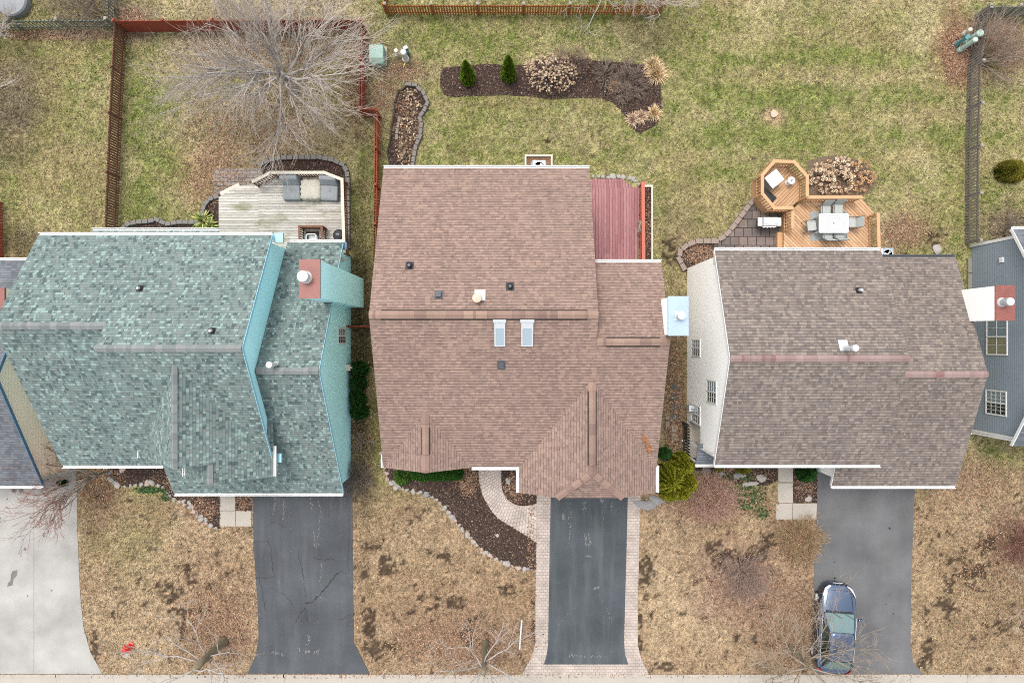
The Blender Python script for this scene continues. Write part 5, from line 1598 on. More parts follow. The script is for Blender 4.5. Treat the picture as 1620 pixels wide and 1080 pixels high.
# dining set
zt = .54
a = PZ([(1282, 335), (1341, 335), (1341, 381), (1282, 381)], zt)
m = MB().prism(a, zt + .004, zt + .012); tag(m.build('outdoor_rug', M['rug']), 'grey outdoor rug under the dining table on the cedar deck', 'rug')
p = P(1319, 353, zt + .74); tc = p.copy(); t = thing('dining_table', 'rectangular slatted metal dining table on grey rug on the cedar deck', 'table', (p.x, p.y, zt))
m = MB(); W_, D_ = 1.50, .92; zz = zt + .72
for i in range(9):
    y = p.y - D_ / 2 + (i + .5) * D_ / 9; m.box(p.x - W_ / 2 + .04, p.x + W_ / 2 - .04, y - D_ / 18 + .008, y + D_ / 18 - .008, zz, zz + .02)
top = m.build('tabletop', M['plastic_white'], t)
m = MB()
for (x0_, x1_, ya, yb) in ((-W_ / 2, -W_ / 2 + .037, -D_ / 2, D_ / 2), (W_ / 2 - .037, W_ / 2, -D_ / 2, D_ / 2), (-W_ / 2 + .038, W_ / 2 - .038, -D_ / 2 - .03, -D_ / 2 - .001), (-W_ / 2 + .038, W_ / 2 - .038, D_ / 2 + .001, D_ / 2 + .03)): m.box(p.x + x0_, p.x + x1_, p.y + ya, p.y + yb, zz - .03, zz + .024)
m.build('frame', M['aluminium'], t)
m = MB(); m.cyl((p.x, p.y, zz + .02), (p.x, p.y, zz + .03), .03); m.build('parasol_hole', M['black'], t)
for sx in (-1, 1):
    for sy in (-1, 1): m = MB(); m.bar((p.x + sx * .68, p.y + sy * .40, zt), (p.x + sx * .68, p.y + sy * .40, zz - .03), .06, .06); m.build('leg', M['aluminium'], t)


def patio_chair():
    t = thing('patio_chair', 'x', 'chair', (0, 0, 0))      # faces +Y, seat centre at the origin
    m = MB(); m.obox((0, 0, .43), (.50, .50, .025), 0); m.build('seat', M['sling'], t)
    m = MB(); m.extr([(-.25, -.27, .45), (.25, -.27, .45), (.25, -.43, .95), (-.25, -.43, .95)], (0, .02, .006)); m.build('backrest', M['sling'], t)
    m = MB()
    for s in (-1, 1): m = MB(); m.tube([(s * .27, .27, 0), (s * .27, .27, .62), (s * .27, .20, .65), (s * .27, -.22, .65), (s * .27, -.36, .70)], .016, 6); m.build('armrest', M['dark_metal'], t)
    m = MB(); m.tube([(-.27, -.30, 0), (-.27, -.25, .45), (-.26, -.45, .99), (.26, -.45, .99), (.27, -.25, .45), (.27, -.30, 0)], .016, 6); m.build('frame', M['dark_metal'], t)
    m = MB()
    for y in (-.25, .26): m = MB(); m.bar((-.27, y, .42), (.27, y, .42), .025, .025); m.build('stretcher', M['dark_metal'], t)
    return t


pc = patio_chair()
spots = [(1307, 333, 180, 'left one of two patio chairs on the far side of the dining table'), (1326, 331, 178, 'right one of two patio chairs on the far side of the dining table'),
         (1284, 357, -82, 'patio chair pulled out at the left end of the dining table'), (1347, 352, 90, 'patio chair at the right end of the dining table near the cedar rail'),
         (1310, 369, 0, 'left patio chair pushed under the near side of the dining table'), (1328, 368, 2, 'right patio chair pushed under the near side of the dining table')]
for i, (px, py, rot, lab) in enumerate(spots):
    o = pc if i == 0 else copy_tree(pc)
    q = P(px, py, zt + .5); o.location = (q.x, q.y, zt + .012 if 1282 < px < 1341 else zt); o.rotation_euler.z = R(rot)
    o['label'] = lab; o['group'] = 'patio chairs round the dining table'

# stainless grill on the patio
p = P(1219, 350, 1.0); t = thing('gas_grill', 'white and steel gas grill on the stone patio beside the cedar deck', 'grill', (p.x, p.y, 0))
m = MB(); m.box(p.x - .36, p.x + .36, p.y - .22, p.y + .22, .12, .82); m.build('cabinet', M['dark_metal'], t, bevel=.01)
for s in (-1, 1): m = MB(); m.obox((p.x + s * .485, p.y, .86), (.235, .44, .04), 0); m.build('side_shelf', M['plastic_white'], t, bevel=.01)
m = MB()
prof = [(-.24, .84), (-.22, 1.0), (-.10, 1.10), (.08, 1.12), (.2, 1.04), (.24, .84)]
m.extr([(p.x - .355, p.y + y, z) for y, z in prof], (.71, 0, 0)); m.build('hood', M['plastic_white'], t, bevel=.02)
m = MB(); m.extr([(p.x - .2, p.y - .20, 1.02), (p.x - .2, p.y - .10, 1.108), (p.x - .2, p.y - .10, 1.125), (p.x - .2, p.y - .215, 1.035)], (.4, 0, 0)); m.tube([(p.x - .26, p.y - .24, .97), (p.x - .24, p.y - .29, .98), (p.x + .24, p.y - .29, .98), (p.x + .26, p.y - .24, .97)], .015, 6); m.build('handle', M['aluminium'], t)
m = MB(); m.obox((p.x, p.y - .25, .80), (.7, .06, .12), 0)
for i in range(4): m.cyl((p.x - .26 + i * .17, p.y - .28, .80), (p.x - .26 + i * .17, p.y - .31, .80), .025)
m.build('control_panel', M['aluminium'], t)
for sx in (-1, 1):
    for sy in (-1, 1): m = MB(); m.cyl((p.x + sx * .33 - .015, p.y + sy * .18, .06), (p.x + sx * .33 + .015, p.y + sy * .18, .06), .06); m.build('wheel', M['black'], t)


# ------------------------------------------------------------------ edging stones and blocks, one object each
def stone_meshes(n, seed, mats):
    out = []
    r = random.Random(seed)
    for i in range(n):
        import bmesh
        bm = bmesh.new(); bmesh.ops.create_icosphere(bm, subdivisions=2, radius=1.0)
        ph = [r.uniform(0, 6) for _ in range(6)]
        for v in bm.verts:
            c = v.co
            k = 1 + .24 * math.sin(2.3 * c.x + ph[0]) * math.cos(2.1 * c.y + ph[1]) + .15 * math.sin(4 * c.z + 3 * c.x + ph[2]) + r.uniform(-.07, .07)
            v.co = Vector((c.x * k, c.y * k * r.uniform(.98, 1.02), c.z * k * .62))
        me = bpy.data.meshes.new('edging_stone'); bm.to_mesh(me); bm.free()
        me.materials.append(mats[i % len(mats)]); out.append(me)
    return out


ST = stone_meshes(9, 3, [M['stone'], M['stone'], M['stone_pink'], M['stone'], M['stone_grey']])


def along(pts_px, step, jit=0.0):
    pts = [P(a, b) for a, b in pts_px]; out = []; carry = 0
    for i in range(len(pts) - 1):
        d = pts[i + 1] - pts[i]; L = d.length; t = carry
        while t < L:
            out.append((pts[i] + d * (t / L), math.atan2(d.y, d.x))); t += step * random.uniform(1 - jit, 1 + jit)
        carry = t - L
    return out


def stones(pts_px, step, size, label, group, meshes=None):
    meshes = meshes or ST
    for (p, a) in along(pts_px, step, .2):
        o = bpy.data.objects.new('edging_stone', random.choice(meshes)); C.objects.link(o)
        s = size * random.uniform(.55, 1.3)
        o.scale = (s * random.uniform(.9, 1.3), s * random.uniform(.8, 1.05), s)
        o.location = (p.x + random.uniform(-.04, .04), p.y + random.uniform(-.04, .04), .0 + s * .18); o.rotation_euler = (random.uniform(-.2, .2), random.uniform(-.2, .2), random.uniform(0, 6.28))
        tag(o, label, 'stone', group)


stones([(604, 718), (604, 727), (613, 755), (622, 767), (650, 776), (671, 781), (692, 790), (704, 804), (718, 822), (733, 838), (754, 861), (775, 878), (801, 892), (828, 900), (843, 899)], .30, .135, 'pale rounded edging stone along the front mulch bed of the brown-roofed house', 'edging stones of the brown-roofed house')
stones(ARC_LEFT, .29, .13, 'pale rounded edging stone along the front bed of the aqua house', 'edging stones of the aqua house')
stones([(290, 792), (303, 797), (315, 812), (330, 825)], .29, .12, 'pale rounded edging stone along the front bed of the aqua house', 'edging stones of the aqua house')


def block_mesh(L, W, Hh, mat, seed):
    m = MB(); me_v = []
    r = random.Random(seed)
    x, y = L / 2, W / 2
    m.add([(-x, -y, 0), (x, -y * r.uniform(.9, 1), 0), (x, y, 0), (-x, y * r.uniform(.9, 1), 0), (-x + .01, -y + .01, Hh), (x - .01, -y + .01, Hh), (x - .01, y - .01, Hh * r.uniform(.95, 1)), (-x + .01, y - .01, Hh)], [(0, 3, 2, 1), (4, 5, 6, 7), (0, 1, 5, 4), (1, 2, 6, 5), (2, 3, 7, 6), (3, 0, 4, 7)])
    me = bpy.data.meshes.new('edging_block'); me.from_pydata(m.v, [], m.f); me.materials.append(mat); me.update()
    return me


def blocks(pts_px, L, W, Hh, mat, label, group):
    ms = [block_mesh(L, W, Hh, mat, i) for i in range(3)]
    for (p, a) in along(pts_px, L + .012):
        o = bpy.data.objects.new('edging_block', random.choice(ms)); C.objects.link(o)
        o.location = (p.x, p.y, 0); o.rotation_euler.z = a + random.uniform(-.05, .05); o.scale.z = random.uniform(.95, 1.05)
        tag(o, label, 'block', group)


blocks(ARC_DECK, .30, .24, .22, M['block'], 'grey retaining block curving round the bed beyond the weathered deck', 'blocks round the weathered deck bed')
blocks(ARC_SIDE, .30, .22, .2, M['block'], 'dark grey retaining block in the short curve left of the weathered deck', 'blocks left of the weathered deck')
blocks(ARC_WEST, .30, .22, .2, M['block'], 'grey-brown retaining block in the wavy row behind the aqua house roof', 'blocks behind the aqua house')
blocks(KID_R, .30, .20, .2, M['block'], 'grey retaining block on the lawn side of the kidney-shaped bed', 'blocks on the right of the kidney bed')
blocks(KID_L, .36, .10, .12, M['wood_dark'], 'thin dark edging piece on the fence side of the kidney-shaped bed', 'edging on the left of the kidney bed')
blocks([(632, 190), (629, 205), (627, 225)], .3, .16, .12, M['block_tan'], 'loose tan block in the left half of the kidney-shaped bed', 'loose blocks in the kidney bed')
blocks(ARC_PATIO, .40, .26, .2, M['block_tan'], 'tan retaining block curving round the stone patio by the white-sided house', 'blocks round the stone patio')
# squared stone posts edging the wine deck steps
stones([(938, 280), (993, 280)], .25, .125, 'pale rounded kerb stone lined up below the wine-red deck steps', 'kerb stones at the wine-red deck', ST[:2])
stones([(995, 281), (1012, 292)], .22, .10, 'pale rounded kerb stone lined up below the wine-red deck steps', 'kerb stones at the wine-red deck', ST[:2])
# flagstones between the houses
for i, (px, py, sx, sy, mt, lab) in enumerate([(1068, 612, .44, .36, 'flag', 'dark flagstone furthest up the narrow side path'), (1067, 627, .46, .40, 'flag', 'dark square flagstone second from the far end of side path'), (1067, 643, .46, .42, 'flag', 'dark square flagstone in the middle of side path'), (1066, 659, .5, .42, 'flag', 'large dark flagstone nearest the pale ones on side path'), (1056, 671, .22, .3, 'flag_pale', 'small pale flagstone beside the side path'), (1067, 677, .36, .40, 'flag_pale', 'pale flagstone just below the dark ones on side path'), (1067, 692, .32, .38, 'flag_pale', 'pale squarish flagstone nearest the golden shrub'), (1056, 660, .22, .2, 'flag_pale', 'tiny pale flagstone beside the large dark one')]):
    c = P(px, py); m = MB(); n = 7
    m.prism([(c.x + math.copysign(min(1, abs(math.cos(k * 6.283 / n + .4)) * 1.35), math.cos(k * 6.283 / n + .4)) * sx / 2 * random.uniform(.9, 1.1), c.y + math.copysign(min(1, abs(math.sin(k * 6.283 / n + .4)) * 1.35), math.sin(k * 6.283 / n + .4)) * sy / 2 * random.uniform(.9, 1.1)) for k in range(n)], -.02, .035)
    tag(m.build('flagstone', M[mt], origin=(c.x, c.y, 0), bevel=.01), lab, 'stone', 'flagstones on the side path')
# larger rocks
for (px, py, s, mt, lab) in [(1482, 394, (.30, .25, .2), 'stone', 'pale boulder on the bare lawn behind the white-sided house'), (1204, 755, (.32, .2, .2), 'stone', 'pale boulder at the right of the rocky bed before the white-sided house'), (1170, 752, (.35, .18, .16), 'stone_grey', 'flat grey rock in the middle of the bed before the white-sided house'), (1140, 748, (.32, .2, .15), 'stone_grey', 'grey rock near the golden shrub in the bed of the white-sided house'), (1185, 765, (.45, .14, .12), 'stone', 'long pale rock along the front of the rocky bed'), (1116, 744, (.26, .22, .15), 'stone_grey', 'grey rock close beside the golden shrub'), (1020, 797, (.55, .25, .14), 'stone_grey', 'flat grey rock slab beside the paver border by the golden shrub'), (1038, 790, (.35, .22, .14), 'stone_grey', 'smaller grey rock between the slab and the golden shrub'), (804, 760, (.14, .2, .1), 'stone', 'single pale stone in the bed beside the curved walk'), (787, 846, (.12, .1, .08), 'stone', 'lone white stone in the front mulch bed'), (194, 741, (.2, .22, .16), 'stone_pink', 'pinkish rock under the eave in the aqua house bed'), (1279, 789, (.2, .16, .12), 'stone', 'squarish pale stone by the concrete walk of the white-sided house'), (1275, 864, (.18, .14, .10), 'stone', 'small pale rock in the brown mound beside the right driveway')]:
    o = bpy.data.objects.new('rock', random.choice(ST).copy()); C.objects.link(o); c = P(px, py)
    o.data.materials[0] = M[mt]; o.scale = s; o.location = (c.x, c.y, s[2] * .2); o.rotation_euler.z = random.uniform(-.4, .4)
    tag(o, lab, 'rock')
# tree stump
c = P(1223, 181); t = thing('tree_stump', 'fresh pale tree stump cut low in the open back lawn', 'stump', (c.x, c.y, 0))
m = MB(); n = 14; pr = [(c.x + math.cos(k * 6.283 / n) * .21 * random.uniform(.75, 1.2), c.y + math.sin(k * 6.283 / n) * .18 * random.uniform(.75, 1.2)) for k in range(n)]
m.prism(pr, -.02, .12); m.build('stem', M['bark_pale'], t)
m = MB(); m.prism([(c.x + (a - c.x) * .93, c.y + (b - c.y) * .93) for a, b in pr], .121, .13); m.build('cut_face', M['stump'], t)

# ------------------------------------------------------------------ utilities
c = P(597, 88, .5); t = thing('transformer_box', 'pale green utility transformer box on a concrete pad by the red fence', 'utility box', (c.x, c.y, 0))
q = pxpoly([(584, 75), (613, 75), (613, 105), (584, 105)]); m = MB().prism(q, -.05, .09); m.build('pad', M['concrete'], t, bevel=.02)
m = MB(); x0_, x1_ = P(584.5, 0, .6).x, P(607.5, 0, .6).x; y1_, y0_ = P(0, 73, .6).y, P(0, 101, .6).y
m.extr([(x0_, y1_, .09), (x0_, y1_, .80), (x0_, y0_ + .22, .80), (x0_, y0_, .62), (x0_, y0_, .09)], (x1_ - x0_, 0, 0)); m.build('cabinet', M['green_box'], t, bevel=.045)
m = MB(); m.extr([(x0_ + .05, y0_ + .28, .806), (x0_ + .05, y0_ + .225, .811), (x0_ + .05, y0_ - .012, .625), (x0_ + .05, y0_ - .012, .12), (x0_ + .05, y0_ - .002, .12), (x0_ + .05, y0_ - .002, .615), (x0_ + .05, y0_ + .23, .801)], (x1_ - x0_ - .1, 0, 0)); m.build('door', M['green_box'], t)


def pedestal(px, py, h, r, mat, label, square=False, rot=0, top=None):
    c = P(px, py); t = thing('utility_pedestal', label, 'pedestal', (c.x, c.y, 0), 'utility pedestals')
    m = MB()
    if square: m.obox((c.x, c.y, h / 2), (r * 2, r * 1.4, h), rot)
    else: m.cyl((c.x, c.y, 0), (c.x, c.y, h - .12), r, n=18)
    m.build('body', M[mat], t, bevel=.015 if square else 0)
    m = MB()
    if square: m.obox((c.x, c.y, h + .02), (r * 2.2, r * 1.6, .05), rot)
    else: m.lathe((c.x, c.y, h - .12), [(r * 1.12, 0), (r * 1.12, .10), (r * .9, .15), (.002, .165)], 18)
    m.build('cap', M[top or mat], t, bevel=.01 if square else 0)
    m = MB(); m.obox((c.x, c.y, .08), (r * 2.3, r * 1.7, .16), rot) if square else m.cyl((c.x, c.y, 0), (c.x, c.y, .22), r * 1.25, n=18)
    m.build('base', M[mat], t)
    return t


pedestal(629.5, 88, .62, .10, 'cream_plastic', 'short cream utility pedestal post nearest the green transformer box')
pedestal(642.5, 95, 1.0, .14, 'plastic_white', 'thick white utility pedestal post right of the transformer box')
pedestal(645, 85.5, .75, .11, 'teal', 'teal utility pedestal behind the white one near the transformer box', True, R(25), 'green_pale')
c = P(640, 104); m = MB(); m.bar((c.x - .05, c.y - .1, .02), (c.x + .06, c.y + .2, .03), .05, .03); m.bar((c.x - .1, c.y + .04, .025), (c.x + .02, c.y + .06, .025), .04, .03)
tag(m.build('stake', M['yellow'], origin=(c.x, c.y, 0)), 'yellow marker stake lying beside the white utility pedestal', 'stake')
pedestal(1517, 80, 1.3, .12, 'green_pale', 'tall pale green utility pedestal by the top right fence corner')
pedestal(1523.5, 55, .6, .10, 'cream_plastic', 'small cream utility pedestal at the top right fence corner')
pedestal(1512.5, 71, .9, .12, 'teal', 'teal square utility pedestal at the top right fence corner', True, R(40), 'teal')
pedestal(1529, 67, 1.1, .16, 'green_pale', 'mint green domed utility pedestal against the top right fence', False)


def ac_unit(px, py, z, s, label, mat):
    c = P(px, py, z); t = thing('air_conditioner', label, 'air conditioner', (c.x, c.y, 0))
    m = MB(); m.box(c.x - s, c.x + s, c.y - s, c.y + s, .06, .75); m.build('case', M[mat], t, bevel=.05)
    m = MB(); m.lathe((c.x, c.y, .752), [(s * .82, 0), (s * .82, .02), (s * .72, .022), (s * .70, .004)], 28); m.build('fan_guard', M['plastic_white'], t)
    m = MB(); m.cyl((c.x, c.y, .752), (c.x, c.y, .756), s * .7, n=28); m.build('well', M['black'], t)
    m = MB()
    for k in range(3):
        a = k * 2.094 + .5; m.add([(c.x, c.y, .765), (c.x + math.cos(a) * s * .62, c.y + math.sin(a) * s * .62, .762), (c.x + math.cos(a + .7) * s * .62, c.y + math.sin(a + .7) * s * .62, .772)], [(0, 1, 2)])
    m.cyl((c.x, c.y, .757), (c.x, c.y, .775), s * .16, n=14); m.build('fan', M['metal_light'], t)
    m = MB(); m.box(c.x - s * 1.15, c.x + s * 1.15, c.y - s * 1.15, c.y + s * 1.15, -.03, .058); m.build('pad', M['concrete'], t)


ac_unit(853, 264, .75, .36, 'air conditioner peeking out from under the eave behind the brown-roofed house', 'metal_sky')
ac_unit(1404.5, 402, .75, .33, 'blue-grey air conditioner at the corner of the cedar deck and white-sided house', 'metal_sky')
m = MB(); q = pxpoly([(830, 246), (874, 246), (874, 300), (830, 300)]); x0_, x1_, y1_ = q[0][0], q[1][0], q[0][1]
m.box(x0_, x1_, y1_ - .09, y1_, 0, .16); m.box(x0_, x0_ + .09, y1_ - 1.5, y1_ - .092, 0, .157); m.box(x1_ - .09, x1_, y1_ - 1.5, y1_ - .092, 0, .157)
tag(m.build('bed_border', M['wood_white']), 'pale timber border round the air conditioner behind the brown-roofed house', 'border')
kind(MB().box(x0_ + .092, x1_ - .092, y1_ - 1.5, y1_ - .092, -.03, .03).build('mulch_bed', M['mulch_red']), 'structure')

# red hydrant on the left front lawn
c = P(207.5, 1020); t = thing('fire_hydrant', 'bright red fire hydrant on the dry lawn by the pale driveway', 'hydrant', (c.x, c.y, 0))
m = MB(); m.lathe((c.x, c.y, 0), [(.17, 0), (.17, .04), (.11, .06), (.10, .50), (.13, .52), (.13, .56), (.115, .58)], 20); m.build('barrel', M['red_paint'], t, smooth=False)
m = MB(); m.lathe((c.x, c.y, .58), [(.125, 0), (.12, .06), (.08, .13), (.03, .16), (.03, .21), (.001, .215)], 20); m.build('bonnet', M['red_paint'], t)
for k, (a, r, l) in enumerate(((R(135), .06, .20), (R(-45), .06, .20), (R(225), .075, .22))):
    d = Vector((math.cos(a), math.sin(a), 0)); m = MB(); m.cyl(Vector((c.x, c.y, .42)), Vector((c.x, c.y, .42)) + d * l, r, n=14); m.cyl(Vector((c.x, c.y, .42)) + d * l, Vector((c.x, c.y, .42)) + d * (l + .03), r * 1.2, n=6); m.build('outlet', M['red_paint'] if k < 2 else M['blue_paint'], t)
c = P(200, 1036); m = MB(); m.prism([(c.x + math.cos(k * .785) * .22, c.y + math.sin(k * .785) * .13) for k in range(8)], -.02, .03)
tag(m.build('valve_cover', M['concrete'], origin=(c.x, c.y, 0)), 'flat pale valve cover in the lawn beside the red hydrant', 'cover')
# white pipe lying on the lawn
a = P(825.5, 980, .04); b = P(822, 1026, .04); m = MB(); m.cyl(a, b, .045, n=14); tag(m.build('plastic_pipe', M['plastic_white']), 'length of white plastic pipe lying on the lawn by the paver border', 'pipe')
# small solar stakes in the back bed
for (px, py, lab) in ((728, 142, 'tiny solar light beside the left evergreen cone'), (825, 150, 'tiny solar light at the lawn edge right of the second evergreen cone'), (956, 148, 'tiny pale solar light in the middle of the back bed'), (1046, 170, 'tiny solar light at the right tip of the back bed')):
    c = P(px, py); t = thing('solar_light', lab, 'garden light', (c.x, c.y, 0)); m = MB(); m.cyl((c.x, c.y, 0), (c.x, c.y, .22), .015, n=8); m.build('stake', M['dark_metal'], t); m = MB(); m.lathe((c.x, c.y, .22), [(.03, 0), (.05, .04), (.045, .05), (.001, .055)], 12); m.build('lamp', M['stone_grey'], t)
# grey covered fire pit top left
c = P(25, 6); t = thing('covered_fire_pit', 'low grey covered round fire pit at the top left corner', 'fire pit', (c.x, c.y, 0))
m = MB(); m.lathe((c.x, c.y, 0), [(.82, 0), (.84, .35), (.78, .44), (.001, .5)], 28); m.build('cover', M['cover_grey'], t, smooth=False)
# ------------------------------------------------------------------ vegetation
def grow(lines, r, p, d, L, rad, lev, maxlev, cfg):
    n = 5 if lev < 2 else 4
    pts = [p.copy()]; rr = [rad]
    end = rad * (.55 if lev < maxlev else .35)
    q = p.copy(); dd = d.copy()
    for i in range(n):
        j = cfg['wob']
        dd = (dd + Vector((r.gauss(0, j), r.gauss(0, j), r.gauss(0, j) + cfg['up']))).normalized()
        q = q + dd * (L / n); pts.append(q.copy()); rr.append(rad + (end - rad) * (i + 1) / n)
    if q.z < .1: pass
    lines.append((lev, pts, rr))
    if lev >= maxlev: return
    k = cfg['kids'][lev]
    for c in range(k):
        t = cfg['t0'] + (1 - cfg['t0']) * (c + r.random()) / k
        i = min(n - 1, int(t * n)); f = t * n - i
        s = pts[i].lerp(pts[i + 1], f); base = (pts[i + 1] - pts[i]).normalized()
        ang = R(r.uniform(*cfg['ang'])); axis = base.orthogonal().normalized(); axis.rotate(Matrix.Rotation(r.uniform(0, 6.283), 3, base).to_quaternion())
        nd = base.copy(); nd.rotate(Matrix.Rotation(ang, 3, axis).to_quaternion())
        if nd.z < cfg.get('minz', -.15): nd.z = abs(nd.z) * .4
        grow(lines, r, s, nd.normalized(), L * r.uniform(*cfg['len']), max(cfg['rmin'], (rr[i] + (rr[i + 1] - rr[i]) * f) * r.uniform(.5, .75)), lev + 1, maxlev, cfg)


def bare_tree(name, label, cat, px, py, trunk_h, trunk_r, limb_L, limbs, cfg, mats, seed, group=None, tilt=(35, 75), trunk_name='trunk', maxlev=3, lean=(0, 0), arc=None, shrub=False):
    r = random.Random(seed)
    c = P(px, py); t = thing(name, label, cat, (c.x, c.y, 0), group)
    lines = []
    top = Vector((c.x + lean[0], c.y + lean[1], trunk_h))
    if not shrub:
        m = MB(); pts = [Vector((c.x, c.y, -.1)), Vector((c.x, c.y, .15))] + [Vector((c.x, c.y, 0)).lerp(top, k / 4) + Vector((r.gauss(0, .03), r.gauss(0, .03), 0)) for k in (1, 2, 3, 4)]
        m.tube(pts, [trunk_r * 1.5, trunk_r * 1.15, trunk_r, trunk_r * .92, trunk_r * .88, trunk_r * .8], 10); m.build(trunk_name, mats[0], t, smooth=True)
    for i in range(limbs):
        a = (2 * math.pi * (i + r.uniform(-.3, .3)) / limbs) if arc is None else R(r.uniform(*arc))
        th = R(r.uniform(*tilt))
        d = Vector((math.cos(a) * math.sin(th), math.sin(a) * math.sin(th), math.cos(th)))
        if shrub: s = Vector((c.x + math.cos(a) * trunk_r * r.random(), c.y + math.sin(a) * trunk_r * r.random(), 0))
        else: s = top - Vector((0, 0, r.uniform(0, trunk_h * .5)))
        grow(lines, r, s, d, limb_L * r.uniform(.75, 1.2), cfg['r0'] * r.uniform(.8, 1.1), 0, maxlev, cfg)
    mb = MB(); mt = MB()
    for lev, pts, rr in lines:
        if lev == 0 and not shrub: mb.tube(pts, rr, 6)
        elif lev <= 1: mb.tube(pts, rr, 5)
        else: mt.tube(pts, rr, 3)
    if mb.v: mb.build('branches', mats[1], t, smooth=True)
    if mt.v: mt.build('twigs', mats[2], t)
    return t


bp, bt, bb = M['bark_pale'], M['bark_twig'], M['bark_brown']
BIG = dict(wob=.085, up=.02, kids=[8, 6, 5], t0=.2, ang=(14, 42), len=(.46, .72), rmin=.0068, r0=.065)
bare_tree('bare_tree', 'large bare pale grey tree with dense fine twigs over the red fence corner', 'tree', 468, 143, 2.4, .17, 3.3, 18, BIG, (bp, bp, bt), 14, tilt=(24, 86))
SM = dict(wob=.13, up=.03, kids=[6, 5, 5], t0=.3, ang=(22, 55), len=(.40, .66), rmin=.010, r0=.055)
ST3 = dict(wob=.15, up=.03, kids=[4, 4, 4], t0=.35, ang=(22, 55), len=(.38, .62), rmin=.0065, r0=.04)
bare_tree('bare_tree', 'bare street tree with thick olive trunk by the cracked driveway', 'tree', 354, 1013, 3.2, .20, 2.7, 8, ST3, (bb, bp, bt), 21, tilt=(45, 88), lean=(-.05, 0))
bare_tree('bare_tree', 'bare street tree beside the white pipe on the centre front lawn', 'tree', 768, 1016, 3.3, .16, 2.9, 9, ST3, (bb, bp, bt), 34, tilt=(35, 88))
bare_tree('bare_tree', 'bare tree with tan twigs spreading over the parked blue car', 'tree', 1250, 1022, 2.4, .12, 3.0, 12, dict(ST3, kids=[7, 6, 4], r0=.04, wob=.09), (bb, M['twig_tan'], M['twig_tan']), 45, tilt=(45, 88))
bare_tree('bare_tree', 'bare tree reaching in from the right edge over the brown lawn', 'tree', 1622, 905, 2.0, .10, 1.9, 9, ST3, (bp, bp, bt), 52, tilt=(50, 90))
bare_tree('bare_tree', 'bare tree hanging over the right end of the top cedar fence', 'tree', 985, -25, 2.6, .15, 2.9, 11, SM, (bp, bp, bt), 63, tilt=(45, 92))
bare_tree('bare_tree', 'bare grey tree reaching in from the left edge beside the far lawn', 'tree', -22, 192, 1.8, .12, 2.3, 10, SM, (bp, M['twig_brown'], bt), 71, tilt=(45, 88))
bare_tree('bare_tree', 'pale bare tree at the top left corner above the mossy fence', 'tree', -10, 60, 1.6, .09, 2.0, 9, SM, (bp, bp, bt), 72, tilt=(45, 88))
bare_tree('bare_tree', 'small red-brown bare tree over the edge of the pale driveway', 'tree', 172, 745, 1.5, .06, 2.6, 9, dict(ST3, kids=[6, 5, 5], r0=.04, wob=.11), (M['twig_brown'], M['twig_brown'], M['twig_red']), 83, tilt=(35, 88), arc=(105, 268))
M['twig_pink'] = plain('pinkish_twig', (.34, .215, .165), 0.9, 0.1, 0.25, 4.0)
M['twig_gold'] = plain('golden_brown_twig', (.29, .205, .12), 0.9, 0.1, 0.25, 4.0)
SH = dict(wob=.14, up=.02, kids=[5, 4, 3], t0=.3, ang=(15, 45), len=(.40, .62), rmin=.005, r0=.018)
bare_tree('bare_shrub', 'mauve bare shrub spreading on the lawn left of the parked car', 'shrub', 1172, 906, .1, .25, 1.15, 46, SH, (M['twig_mauve'],) * 3, 91, tilt=(20, 78), shrub=True, maxlev=2)
bare_tree('bare_shrub', 'dense grey-brown bare shrub at the lower right corner of the aqua house', 'shrub', 564, 752, .1, .2, .85, 50, SH, (M['twig_brown'],) * 3, 92, tilt=(15, 82), shrub=True, maxlev=2)
bare_tree('bare_shrub', 'brown bare bush along the weathered grey fence at top right', 'shrub', 1543, 98, .1, .4, 1.9, 44, dict(SH, kids=[5, 4, 4], r0=.02), (M['twig_tan'], M['twig_tan'], M['twig_mauve']), 93, tilt=(20, 72), shrub=True, maxlev=2, arc=(-70, 130))
bare_tree('bare_shrub', 'tall brown brush beyond the mossy fence at top left', 'shrub', 128, 14, .1, .8, 1.3, 40, SH, (M['twig_tan'],) * 3, 94, tilt=(15, 75), shrub=True, maxlev=2)
bare_tree('bare_shrub', 'second brown brush clump nearest the top left fence corner', 'shrub', 165, 22, .1, .5, 1.1, 30, SH, (M['twig_brown'],) * 3, 95, tilt=(15, 75), shrub=True, maxlev=2)
bare_tree('bare_shrub', 'small bare shrub in the strip between the aqua and brown-roofed houses', 'shrub', 570, 697, .1, .1, .6, 14, SH, (M['twig_tan'],) * 3, 96, tilt=(25, 80), shrub=True, maxlev=2)
bare_tree('bare_shrub', 'pinkish brown bushy shrub just below the golden evergreen', 'shrub', 1120, 785, .1, .75, .80, 190, dict(SH, r0=.013, rmin=.007), (M['twig_mauve'], M['twig_pink'], M['twig_pink']), 97, tilt=(20, 88), shrub=True, maxlev=2)
bare_tree('bare_shrub', 'low brown mounded shrub overhanging the right driveway edge', 'shrub', 1265, 850, .1, .75, .62, 170, dict(SH, r0=.011, rmin=.007), (M['twig_red'], M['twig_gold'], M['twig_gold']), 98, tilt=(20, 88), shrub=True, maxlev=2)
bare_tree('bare_shrub', 'reddish bare shrub at the right edge of the brown lawn', 'shrub', 1612, 858, .1, .3, .9, 50, SH, (M['twig_red'],) * 3, 99, tilt=(20, 85), shrub=True, maxlev=2)
bare_tree('bare_shrub', 'grey brown twiggy shrub in the right part of the back bed', 'shrub', 995, 132, .1, .6, .65, 60, SH, (M['twig_mauve'], M['twig_brown'], M['twig_mauve']), 100, tilt=(20, 85), shrub=True, maxlev=2)
